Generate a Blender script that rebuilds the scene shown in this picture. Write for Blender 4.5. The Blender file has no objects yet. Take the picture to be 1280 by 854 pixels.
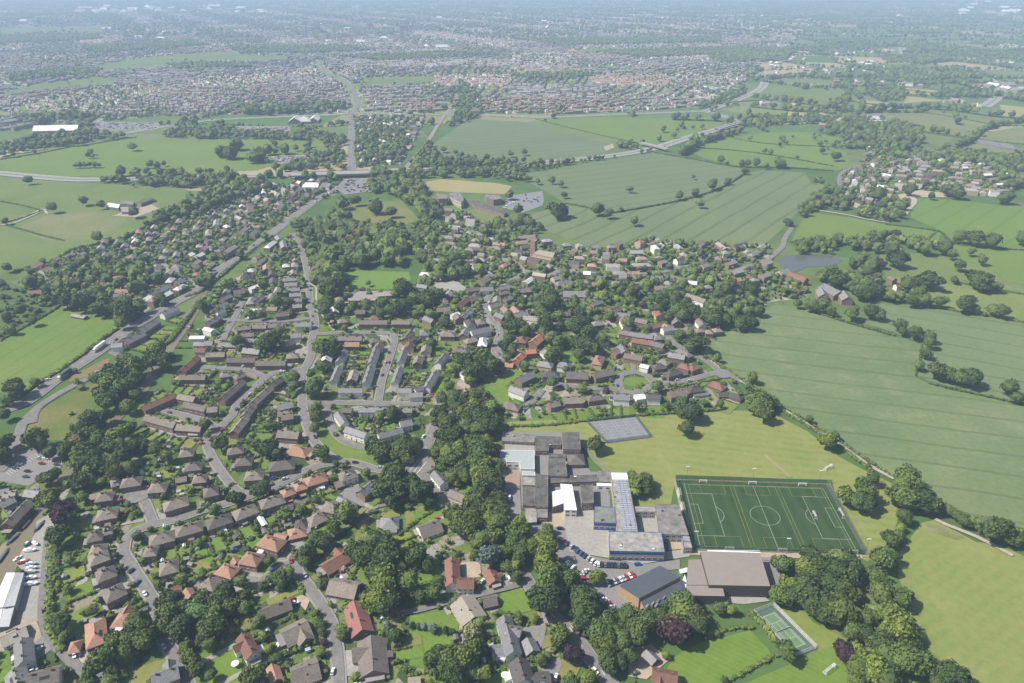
import bpy, bmesh, math, random
import numpy as np
from mathutils import Vector, Matrix
random.seed(7); RNG = np.random.default_rng(7)
SC = bpy.context.scene
COL = SC.collection

# ------------------------------------------------------------------ camera
F_PX = 890.0; H_CAM = 307.0; TH = math.radians(27.18)
CT, ST = math.cos(TH), math.sin(TH)
cam = bpy.data.cameras.new('camera'); camo = bpy.data.objects.new('camera', cam); COL.objects.link(camo)
cam.sensor_width = 36.0; cam.lens = F_PX/1280*36; cam.clip_start = 1.0; cam.clip_end = 120000
camo.location = (0, 0, H_CAM); camo.rotation_euler = (math.pi/2-TH, 0, 0)
SC.camera = camo

# ------------------------------------------------------------------ sky, sun, exposure
SUN_EL = math.radians(50); SUN_DIR = math.radians(8)      # light travels towards +x, turned 8 deg away from the viewer
world = bpy.data.worlds.new('World'); SC.world = world; world.use_nodes = True
wn = world.node_tree; wn.nodes.clear()
sky = wn.nodes.new('ShaderNodeTexSky'); sky.sky_type = 'NISHITA'; sky.sun_disc = False
sky.sun_elevation = SUN_EL; sky.sun_rotation = math.radians(-98); sky.altitude = 0; sky.air_density = 1.0; sky.dust_density = 2.0
bg = wn.nodes.new('ShaderNodeBackground'); bg.inputs['Strength'].default_value = 0.078
wo = wn.nodes.new('ShaderNodeOutputWorld')
wn.links.new(sky.outputs[0], bg.inputs[0]); wn.links.new(bg.outputs[0], wo.inputs[0])
sl = bpy.data.lights.new('sun', 'SUN'); sl.energy = 4.9; sl.angle = math.radians(0.5); sl.color = (1.0, 0.94, 0.84)
so = bpy.data.objects.new('sun', sl); COL.objects.link(so)
dv = Vector((math.cos(SUN_EL)*math.cos(SUN_DIR), math.cos(SUN_EL)*math.sin(SUN_DIR), -math.sin(SUN_EL)))
so.rotation_euler = dv.to_track_quat('-Z', 'Y').to_euler(); so.location = (-400, 300, 600)
SC.view_settings.view_transform = 'Standard'; SC.view_settings.look = 'None'
SC.view_settings.exposure = 0.5; SC.view_settings.gamma = 1.0
SC.view_settings.use_curve_mapping = False
SC.cycles.max_bounces = 5; SC.cycles.volume_bounces = 1; SC.cycles.diffuse_bounces = 2
SC.cycles.transparent_max_bounces = 6
SC.cycles.use_denoising = True

def W(px, py, z=0.0):
    u = px-640.0; v = py-427.0
    t = (H_CAM-z)/(F_PX*ST+v*CT)
    return (u*t, (F_PX*CT-v*ST)*t, z)
def P(x, y):                    # where a ground point shows in the photo (used only for areas in labels)
    dz = -H_CAM; zc = y*CT-dz*ST; yc = y*ST+dz*CT
    return 640+F_PX*x/zc, 427-F_PX*yc/zc

# ------------------------------------------------------------------ materials
MATS = {}
def newmat(name):
    m = bpy.data.materials.new(name); m.use_nodes = True
    nt = m.node_tree; b = nt.nodes['Principled BSDF']; b.inputs['Roughness'].default_value = 0.85
    b.inputs['Specular IOR Level'].default_value = 0.25
    return m, nt, b
def N(nt, t, **k):
    n = nt.nodes.new(t)
    for a, v in k.items(): setattr(n, a, v)
    return n
def mixc(nt, fac, a, b, mode='MIX'):
    n = nt.nodes.new('ShaderNodeMix'); n.data_type = 'RGBA'; n.blend_type = mode
    for s, v in ((n.inputs['Factor'], fac), (n.inputs['A'], a), (n.inputs['B'], b)):
        if hasattr(v, 'is_output'): nt.links.new(v, s)
        elif isinstance(v, (tuple, list)): s.default_value = (*v[:3], 1)
        else: s.default_value = v
    return n.outputs['Result']
def math_(nt, op, a, b=None, c=None):
    n = nt.nodes.new('ShaderNodeMath'); n.operation = op
    for i, v in enumerate((a, b, c)):
        if v is None: continue
        if hasattr(v, 'is_output'): nt.links.new(v, n.inputs[i])
        else: n.inputs[i].default_value = v
    return n.outputs[0]
def noise(nt, co, scale, detail=4, rough=0.55, dim='3D'):
    n = nt.nodes.new('ShaderNodeTexNoise'); n.noise_dimensions = dim
    n.inputs['Scale'].default_value = scale; n.inputs['Detail'].default_value = detail; n.inputs['Roughness'].default_value = rough
    nt.links.new(co, n.inputs['Vector']); return n.outputs['Fac']
def ramp(nt, fac, stops, interp='LINEAR'):
    n = nt.nodes.new('ShaderNodeValToRGB'); r = n.color_ramp; r.interpolation = interp
    while len(r.elements) > 1: r.elements.remove(r.elements[-1])
    r.elements[0].position = stops[0][0]; r.elements[0].color = (*stops[0][1], 1)
    for p, c in stops[1:]:
        e = r.elements.new(p); e.color = (*c, 1)
    nt.links.new(fac, n.inputs[0]); return n.outputs[0]
def coords(nt, geo=True):
    if geo: return N(nt, 'ShaderNodeNewGeometry').outputs['Position']
    return N(nt, 'ShaderNodeTexCoord').outputs['Object']
def speckle(name, col, amt=0.35, scale=0.6, scale2=0.08, rough=0.85, spec=0.25, metal=0.0, rnd=0.0):
    """plain surface with two sizes of weathering"""
    if name in MATS: return MATS[name]
    m, nt, b = newmat(name); co = coords(nt)
    n1 = noise(nt, co, scale, 5, 0.65); n2 = noise(nt, co, scale2, 3)
    d = tuple(c*(1-amt) for c in col); l = tuple(min(1, c*(1+amt*0.8)) for c in col)
    c1 = ramp(nt, n1, [(0.3, d), (0.7, l)])
    c2 = ramp(nt, n2, [(0.3, tuple(c*(1-amt*0.6) for c in (1, 1, 1))), (0.7, (1, 1, 1))])
    out = mixc(nt, 1.0, c1, c2, 'MULTIPLY')
    if rnd:
        oi = N(nt, 'ShaderNodeObjectInfo').outputs['Random']
        out = mixc(nt, 1.0, out, ramp(nt, oi, [(0, (1-rnd, 1-rnd, 1-rnd*0.9)), (1, (1+rnd*.6, 1+rnd*.5, 1+rnd*.4))]), 'MULTIPLY')
    nt.links.new(out, b.inputs['Base Color']); b.inputs['Roughness'].default_value = rough
    b.inputs['Specular IOR Level'].default_value = spec; b.inputs['Metallic'].default_value = metal
    MATS[name] = m; return m
def foliage(name, col, var=0.5, attr=False):
    if name in MATS: return MATS[name]
    m, nt, b = newmat(name); co = coords(nt)
    n1 = noise(nt, co, 0.55, 4, 0.6)
    base = N(nt, 'ShaderNodeAttribute', attribute_name='tint').outputs['Color'] if attr else None
    lo = tuple(c*(1-var*0.75) for c in col); hi = tuple(c*(1+var) for c in col)
    if attr:
        c = mixc(nt, 1.0, base, ramp(nt, n1, [(0.3, (1-var*.6,)*3), (0.7, (1+var*.7, 1+var*.65, 1+var*.3))]), 'MULTIPLY')
    else:
        c = ramp(nt, n1, [(0.28, lo), (0.72, hi)])
        oi = N(nt, 'ShaderNodeObjectInfo').outputs['Random']
        c = mixc(nt, 1.0, c, ramp(nt, oi, [(0, (0.74, 0.80, 0.82)), (0.5, (1, 1, 1)), (1, (1.5, 1.3, 0.9))]), 'MULTIPLY')
    nt.links.new(c, b.inputs['Base Color']); b.inputs['Roughness'].default_value = 0.7
    b.inputs['Specular IOR Level'].default_value = 0.2
    MATS[name] = m; return m
def dirmask(nt, co, ang, period, width, soft=0.15):
    """thin parallel lines: returns a 0..1 mask"""
    mp = N(nt, 'ShaderNodeMapping'); mp.inputs['Rotation'].default_value = (0, 0, ang)
    nz = nt.nodes.new('ShaderNodeTexNoise'); nz.inputs['Scale'].default_value = 0.006; nt.links.new(co, nz.inputs['Vector'])
    nt.links.new(co, mp.inputs['Vector'])
    sp = N(nt, 'ShaderNodeSeparateXYZ'); nt.links.new(mp.outputs[0], sp.inputs[0])
    y = math_(nt, 'ADD', sp.outputs['Y'], math_(nt, 'MULTIPLY', nz.outputs['Fac'], 14.0))
    f = math_(nt, 'FRACT', math_(nt, 'DIVIDE', y, period))
    d = math_(nt, 'ABSOLUTE', math_(nt, 'SUBTRACT', f, 0.5))
    n = N(nt, 'ShaderNodeMapRange'); n.interpolation_type = 'SMOOTHSTEP'
    nt.links.new(d, n.inputs['Value']); n.inputs['From Min'].default_value = width/period*0.5*(1-soft)
    n.inputs['From Max'].default_value = width/period*0.5*(1+soft)+1e-4
    n.inputs['To Min'].default_value = 1; n.inputs['To Max'].default_value = 0
    return n.outputs[0]
def field_mat(name, c1, c2, scale=0.01, ang=None, period=24, width=2.2, strength=0.35, mow=None, c3=None):
    if name in MATS: return MATS[name]
    m, nt, b = newmat(name); co = coords(nt)
    n1 = noise(nt, co, scale, 6, 0.6); n2 = noise(nt, co, 0.25, 5, 0.7); n3 = noise(nt, co, scale*4, 4, 0.6)
    out = ramp(nt, n1, [(0.32, c1), (0.68, c2)])
    if c3: out = mixc(nt, ramp(nt, n3, [(0.55, (0, 0, 0)), (0.75, (0.7, 0.7, 0.7))]), out, c3)
    out = mixc(nt, 1.0, out, ramp(nt, n2, [(0.25, (0.82, 0.82, 0.8)), (0.75, (1.15, 1.15, 1.12))]), 'MULTIPLY')
    if ang is not None:
        k = dirmask(nt, co, ang, period, width, 0.6)
        k = math_(nt, 'MULTIPLY', k, math_(nt, 'MULTIPLY', ramp(nt, n3, [(0.2, (0.3,)*3), (0.7, (1,)*3)]), strength))
        out = mixc(nt, k, out, tuple(c*0.38 for c in c1))
    if mow is not None:
        k = dirmask(nt, co, mow[0], mow[1], mow[1]*0.5, 0.3)
        out = mixc(nt, math_(nt, 'MULTIPLY', k, mow[2]), out, mow[3])
    nt.links.new(out, b.inputs['Base Color']); b.inputs['Specular IOR Level'].default_value = 0.08; b.inputs['Roughness'].default_value = 0.95
    MATS[name] = m; return m
def tint_mat(name, amt=0.25, scale=0.8, rough=0.9):
    if name in MATS: return MATS[name]
    m, nt, b = newmat(name); co = coords(nt)
    a = N(nt, 'ShaderNodeAttribute', attribute_name='tint').outputs['Color']
    n1 = noise(nt, co, scale, 5, 0.65)
    nt.links.new(mixc(nt, 1.0, a, ramp(nt, n1, [(0.25, (1-amt,)*3), (0.75, (1+amt,)*3)]), 'MULTIPLY'), b.inputs['Base Color'])
    b.inputs['Roughness'].default_value = rough; b.inputs['Specular IOR Level'].default_value = 0.15
    MATS[name] = m; return m

# garden mosaic: lawns, beds, paving seen between the houses
def mosaic(name, dark=1.0):
    if name in MATS: return MATS[name]
    m, nt, b = newmat(name); co = coords(nt)
    mp = N(nt, 'ShaderNodeMapping'); mp.inputs['Rotation'].default_value = (0, 0, 0.5); mp.inputs['Scale'].default_value = (1, 0.55, 1)
    nt.links.new(co, mp.inputs['Vector'])
    v = N(nt, 'ShaderNodeTexVoronoi'); v.voronoi_dimensions = '2D'; v.distance = 'CHEBYCHEV'; v.inputs['Scale'].default_value = 0.15
    nt.links.new(mp.outputs[0], v.inputs['Vector'])
    sp = N(nt, 'ShaderNodeSeparateColor'); nt.links.new(v.outputs['Color'], sp.inputs[0])
    g = ramp(nt, sp.outputs[0], [(0.0, (.065, .10, .03)), (0.15, (.09, .145, .035)), (0.36, (.12, .175, .04)), (0.52, (.16, .18, .06)), (0.64, (.05, .08, .025)), (0.74, (.24, .21, .15)), (0.85, (.27, .26, .24)), (0.95, (.33, .29, .24))], 'CONSTANT')
    n2 = noise(nt, co, 0.35, 5, 0.7)
    out = mixc(nt, ramp(nt, n2, [(0.54, (0,)*3), (0.64, (0.8,)*3)]), g, (.045, .07, .022))
    n3 = noise(nt, co, 1.1, 4, 0.7)
    out = mixc(nt, 1.0, out, ramp(nt, n3, [(0.25, (0.6*dark,)*3), (0.75, (1.3*dark,)*3)]), 'MULTIPLY')
    nt.links.new(out, b.inputs['Base Color']); b.inputs['Specular IOR Level'].default_value = 0.1
    MATS[name] = m; return m

# ------------------------------------------------------------------ mesh helpers
def mesh_obj(name, verts, faces, mats=(), fm=None, parent=None, loc=None, rz=0.0, link=True):
    me = bpy.data.meshes.new(name); me.from_pydata([tuple(v) for v in verts], [], [tuple(f) for f in faces])
    for m in (mats if isinstance(mats, (list, tuple)) else [mats]): me.materials.append(m)
    if fm is not None: me.polygons.foreach_set('material_index', list(fm))
    me.update()
    o = bpy.data.objects.new(name, me)
    if link: COL.objects.link(o)
    if parent: o.parent = parent
    if loc is not None: o.location = loc
    o.rotation_euler = (0, 0, rz)
    return o
class MB:
    def __init__(s): s.v = []; s.f = []; s.m = []
    def add(s, vs, fs, mi=0):
        o = len(s.v); s.v += [tuple(v) for v in vs]; s.f += [tuple(i+o for i in f) for f in fs]; s.m += [mi]*len(fs)
    def box(s, x0, x1, y0, y1, z0, z1, mi=0, rz=0, c=(0, 0)):
        vs = [(x0, y0, z0), (x1, y0, z0), (x1, y1, z0), (x0, y1, z0), (x0, y0, z1), (x1, y0, z1), (x1, y1, z1), (x0, y1, z1)]
        if rz:
            a, b = math.cos(rz), math.sin(rz); vs = [(c[0]+x*a-y*b, c[1]+x*b+y*a, z) for x, y, z in vs]
        s.add(vs, [(0, 3, 2, 1), (4, 5, 6, 7), (0, 1, 5, 4), (1, 2, 6, 5), (2, 3, 7, 6), (3, 0, 4, 7)], mi)
    def cyl(s, p0, p1, r0, r1, n=8, mi=0):
        p0 = Vector(p0); p1 = Vector(p1); d = (p1-p0).normalized()
        a = d.orthogonal().normalized(); b = d.cross(a)
        vs = []
        for p, r in ((p0, r0), (p1, r1)):
            vs += [tuple(p+(a*math.cos(2*math.pi*i/n)+b*math.sin(2*math.pi*i/n))*r) for i in range(n)]
        fs = [(i, (i+1) % n, n+(i+1) % n, n+i) for i in range(n)]+[tuple(range(n-1, -1, -1)), tuple(range(n, 2*n))]
        s.add(vs, fs, mi)
    def prism(s, pts, z0, z1, mt=0, ms=0, top=True, bottom=False):
        n = len(pts)
        ar = sum(pts[i][0]*pts[(i+1) % n][1]-pts[(i+1) % n][0]*pts[i][1] for i in range(n))
        if ar < 0: pts = pts[::-1]
        vs = [(p[0], p[1], z0) for p in pts]+[(p[0], p[1], z1) for p in pts]
        s.add(vs, [(i, (i+1) % n, n+(i+1) % n, n+i) for i in range(n)], ms)
        o = len(s.v)-2*n
        if top: s.f.append(tuple(range(o+n, o+2*n))); s.m.append(mt)
        if bottom: s.f.append(tuple(range(o+n-1, o-1, -1))); s.m.append(mt)
    def build(s, name, mats, parent=None, **k): return mesh_obj(name, s.v, s.f, mats, s.m, parent, **k)
def empty(name, loc, rz=0.0):
    o = bpy.data.objects.new(name, None); COL.objects.link(o); o.location = loc; o.rotation_euler = (0, 0, rz)
    o.empty_display_size = 0.5; return o
def struct(o, label, cat=None):
    o['kind'] = 'structure'; o['label'] = label; o['category'] = cat or o.name.split('.')[0].replace('_', ' '); return o
def stuff(o, label, cat): o['kind'] = 'stuff'; o['label'] = label; o['category'] = cat; return o
def tag(o, label, cat, group=None):
    o['label'] = label; o['category'] = cat
    if group: o['group'] = group
    return o
REG = []                 # things whose label gets its place words at the end
def reg(o, look, cat, x, y, group): REG.append((o, look, cat, x, y, group)); o['category'] = cat; o['group'] = group
def bulk(name, V, F, tint, mat, nper):
    """V (n,3), F flat loops with nper verts per face, tint (nf,3) per face"""
    me = bpy.data.meshes.new(name); nf = len(F)//nper
    me.vertices.add(len(V)); me.vertices.foreach_set('co', np.asarray(V, np.float32).ravel())
    me.loops.add(len(F)); me.loops.foreach_set('vertex_index', np.asarray(F, np.int32))
    me.polygons.add(nf); me.polygons.foreach_set('loop_start', np.arange(0, nf*nper, nper, dtype=np.int32))
    me.update(calc_edges=True)
    if tint is not None:
        a = me.attributes.new('tint', 'FLOAT_COLOR', 'FACE')
        c = np.ones((nf, 4), np.float32); c[:, :3] = tint; a.data.foreach_set('color', c.ravel())
    me.polygons.foreach_set('use_smooth', np.zeros(nf, bool))
    me.materials.append(mat); o = bpy.data.objects.new(name, me); COL.objects.link(o); return o
# ------------------------------------------------------------------ survey data (photo pixels, turned into ground metres by W)
TILE = {'A0': (0, 684), 'A1': (256, 684), 'A2': (512, 684), 'A3': (768, 684), 'A4': (1024, 684),
        'B0': (0, 514), 'B1': (256, 514), 'B2': (512, 514), 'B3': (768, 514), 'B4': (1024, 514),
        'C0': (0, 344), 'C1': (256, 344), 'C2': (512, 344), 'C3': (768, 344), 'C4': (1024, 344),
        'D0': (0, 174), 'D1': (256, 174), 'D2': (512, 174), 'D3': (768, 174), 'D4': (1024, 174)}
def tp(t, x, y): a, b = TILE[t]; return a+x/5.0, b+y/5.0
def tpts(s):
    t, *r = s.split(); r = list(map(float, r)); return [tp(t, r[i], r[i+1]) for i in range(0, len(r), 2)]
def fpts(s): r = list(map(float, s.split())); return [(r[i], r[i+1]) for i in range(0, len(r), 2)]

# houses: shape(h hipped, g gabled) + roof colour, ridge ends, depth in m, flags W white walls, 1 one storey, + cross wing, T terrace, C cream
HOUSES = {
'A0': """hb 552 75 672 30 11;hb 600 175 715 130 11;hb 645 300 770 240 12;ho 715 440 860 440 11 1+;ho 590 450 600 600 10 1;ho 430 620 500 605 8 1;gs 140 580 150 720 9 W;gl 40 560 130 520 12 1W;gb 175 820 370 770 11 W;gs 90 770 115 850 10;gs 950 820 1110 760 10 +;hb 995 125 1110 95 12;gr 1050 270 1130 245 6 1;go 1165 265 1195 310 6 1;hb 900 20 980 10 9""",
'A1': """hb 0 250 60 180 10 1;ho 90 120 190 150 10;ho 235 50 345 70 11;go 175 60 200 100 5 1;gr 740 130 920 20 11 1+;gb 785 225 955 255 13 1;gR 932 350 985 528 12 1;gb 1040 570 1055 785 15 1+;gb 335 415 532 342 9 1;gb 490 555 640 480 14 1+;gb 550 795 700 740 14 1;gr 235 550 300 670 8 W+;go 420 740 450 830 6 1""",
'A2': """gr 265 70 270 230 9 W;gr 300 215 400 215 9 W;gr 500 150 535 215 8 1;gl 330 330 400 440 17 1C;gb 460 335 540 318 8 1;gs 590 440 650 660 9 W;gs 625 505 690 520 7 W;gs 530 640 595 635 8 W1;gs 735 578 772 652 8 1C;gd 680 705 720 840 11 W;gd 745 835 870 825 12 1;gl 0 845 60 838 6 1""",
'A3': """gr 240 790 390 820 12 +;gs 200 650 260 710 6 1""",
'B0': """gb 165 575 38 708 9 L;gs 10 575 75 545 8;gs 25 605 90 575 7 1;gs 165 500 245 510 8 1;gs 0 500 45 492 7 1;gl 20 520 95 505 7;hb 690 445 740 430 9;hb 755 440 880 420 11;hb 600 530 705 515 10;hb 600 640 730 615 12;hb 545 780 640 760 10;hb 640 745 700 730 8;hb 930 470 1040 460 11;hb 1020 590 1170 545 11;hb 1120 255 1210 245 10;hb 1155 340 1260 330 10;hb 1205 415 1290 405 10;gb 1100 425 1165 415 6 1;hb 930 800 1085 760 11;hb 1095 745 1260 700 11;gb 915 30 1100 80 9 T;gb 1110 90 1260 100 9 T;gs 1185 130 1240 130 6 1;hb 560 860 660 845 10""",
'B1': """hb 140 245 240 230 9;hb 190 310 295 300 10;hb 250 395 365 385 11;hb 400 335 560 315 12;ho 515 225 650 250 12 1;gb 460 130 590 140 10;gb 480 30 550 20 9;gb 178 130 250 40 8 T;gb 245 30 290 -30 8 T;hb -10 500 80 480 11;hb 10 700 160 650 11;hb 180 645 320 590 11;hb 345 575 490 530 11;ho 480 510 555 482 9;ho 562 470 630 450 9;ho 625 435 755 395 11;hb 840 405 940 370 11 W;gb 815 455 870 435 7 1;gs 970 510 1060 440 9 +;gs 835 540 940 590 5 1;hb 735 580 840 600 10 1;hd 560 700 640 690 10 1;hb 640 690 745 640 10 1;ho 520 760 630 735 10 1;go 440 775 510 790 7 1;ho 350 790 480 830 11;hs 1100 690 1210 680 12 W1;gs 885 105 1010 145 8 WT;gs 1085 150 1230 110 8 WT;gs 1220 75 1290 60 9 W;gs 830 10 875 75 7 W;gw 330 640 375 710 3 1;gb 500 600 540 590 6 1""",
'B2': """gs 155 380 215 450 7 W;gb 255 500 350 540 8 C;gb 60 742 185 698 13 1W""",
'C0': """gs 700 435 765 430 8 W;gs 780 415 890 360 10 T;gs 872 350 975 280 10 T;gs 1010 240 1105 200 9 W;gw 890 160 940 130 8 W;gs 930 125 1000 95 9 W;gs 990 90 1060 60 9 W;gs 1090 45 1150 25 9;gw 885 15 970 15 8 W;go 725 95 805 95 8;gs 710 125 780 115 8 W;ho 595 60 660 45 8;hr 580 180 630 155 8;ho 700 10 780 10 8;go 355 30 450 20 8;gb 260 50 320 45 8;gr 180 105 260 100 8 1;gl 455 245 535 260 6 1;gr 1130 600 1230 510 8 T;gb 1125 632 1285 632 8 T;gr 890 830 1085 745 8 T;gb 1120 750 1220 770 8;gb 1155 800 1290 830 8 T;gw 1190 385 1280 385 7 1W;gs 1215 425 1290 425 7 1""",
'C1': """gb 10 493 125 490 8 T;gb 140 525 315 525 8 T;gb 320 545 505 545 8 T;hb 95 620 160 610 8;hb 185 635 250 610 8;gb 100 775 235 660 8 T;gb 20 835 75 830 8 T;gb 410 685 480 640 8 T;gb 300 795 405 700 8 T;gb 240 850 292 805 8 T;gb 200 330 285 320 8;gb 290 315 385 315 8;gb 395 310 490 310 8;gb 225 370 305 365 8;gs 220 405 330 402 7;gs 90 430 200 430 8 1;gs 0 420 50 420 8 1;gd 480 430 560 410 9;hb 510 500 585 495 9;gs 540 375 600 370 8 W;gs 565 305 665 300 9 W;gb 445 245 525 235 8;hb 830 285 890 275 8;gb 965 290 1140 290 8 T;gb 1170 290 1280 290 8 T;gb 795 390 980 390 8 T;hb 1035 405 1095 395 8;gb 1250 400 1290 350 8;gs 835 540 875 470 7 WT;gs 800 660 840 570 7 WT;gs 1040 545 1075 445 7 WT;gs 1005 670 1040 565 7 WT;gs 1220 540 1245 470 7 WT;gs 1185 670 1220 575 7 WT;gs 840 715 985 715 7 WT;gs 1205 715 1290 715 7 WT;gs 965 835 1140 835 7 WT;gb 860 835 920 840 7;gs 100 150 160 125 7;gs 88 190 135 170 7;gs 75 235 120 215 7 W;gs 50 275 95 255 7;gs 15 300 70 275 7;gw 0 330 50 345 7 W;gs 320 160 360 130 7;gw 270 215 350 215 6 1W;gs 265 235 300 225 6 W;gb 180 105 265 90 10;gw 280 80 340 60 8 W;gs 455 820 545 800 9;gs 490 25 560 20 8;gs 500 55 575 50 8 W;gs 520 88 590 82 8;gs 530 120 600 115 8;gs 535 155 605 148 8 W;gs 550 190 605 185 8;gs 1215 840 1290 835 7 W;gb 460 860 545 855 8""",
'C2': """gO 768 420 828 372 11;gO 725 475 785 468 8;gO 662 535 708 490 8;gO 560 548 648 560 7 1;gs 680 650 770 610 10;gs 635 700 730 735 9 W;hb 590 800 690 820 10 1;hd 835 610 935 615 10;gb 980 615 1115 620 12;gb 1150 620 1270 595 10;gb 965 775 1080 770 10;hb 1110 765 1205 750 9;gb 870 805 930 790 9;gs 175 550 225 490 7 W;gs 105 700 165 600 7 W;hb 195 360 285 362 10;gs 385 355 500 330 10 W;hb 345 410 420 390 9;gb -10 400 25 380 9;hb 270 460 370 470 9;gs 330 260 385 210 7;gw 265 250 305 235 7 W;gb 170 215 250 205 8;gr 305 190 365 140 8;gs 540 240 590 260 8;gs 650 250 730 230 10;gl 715 260 810 275 10 W;gs 440 85 520 80 9 W;gb 380 150 430 135 8;hs 915 50 1020 30 10;gs 960 110 1100 110 14 1;gb 930 240 1000 235 8 1;hs 1140 300 1210 290 9;gr 1215 205 1285 200 8 W;gs 1140 180 1200 160 7;go 1140 50 1190 50 8;gb 670 95 770 85 9;gs 560 80 640 60 8;gb 500 190 570 175 8 W;gs 590 150 640 130 8;gs 30 715 75 695 7 W;gs 0 745 80 740 7 W;gs 345 240 385 225 6 W;gb 560 110 620 100 7;gs 50 60 110 70 8;gb 360 90 430 80 8""",
'C3': """gs -5 750 95 757 9 W;gw 130 760 185 752 8 W;gd 200 750 285 752 8 W;gb 345 735 440 725 11;hd 460 710 550 698 9;hr 600 665 690 700 10 1;gs 490 740 580 728 6 W1;gd 650 740 705 740 7 1;hd 715 735 800 765 8 1;gb 65 495 175 515 9;gr 115 400 228 418 9 T;gb 232 418 310 440 9 T;gs 100 362 240 382 8 T;gb 35 350 110 362 8;gs 340 490 440 508 9;hd 325 615 410 590 9;hd 240 570 310 560 9;gw 165 560 215 572 7 W;hr 405 555 475 575 9;hr 470 580 520 560 8;gs 300 335 365 325 8 W;gr 225 320 280 305 8;gb 135 275 205 290 8;gs 20 240 95 250 9 W;hb 440 335 495 315 8;hb 510 340 560 335 8;hb 570 348 615 350 8;hb 620 340 670 335 8;gb 455 120 570 160 9 W;gb 250 75 320 72 9;gb 300 115 360 105 8;gs 570 20 630 15 8 W;gs 230 12 300 10 8;gb 0 215 25 205 8;gb 0 480 20 470 7""",
'C4': """gb 440 10 475 25 8;gr 478 62 510 60 7 W""",
}
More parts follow.
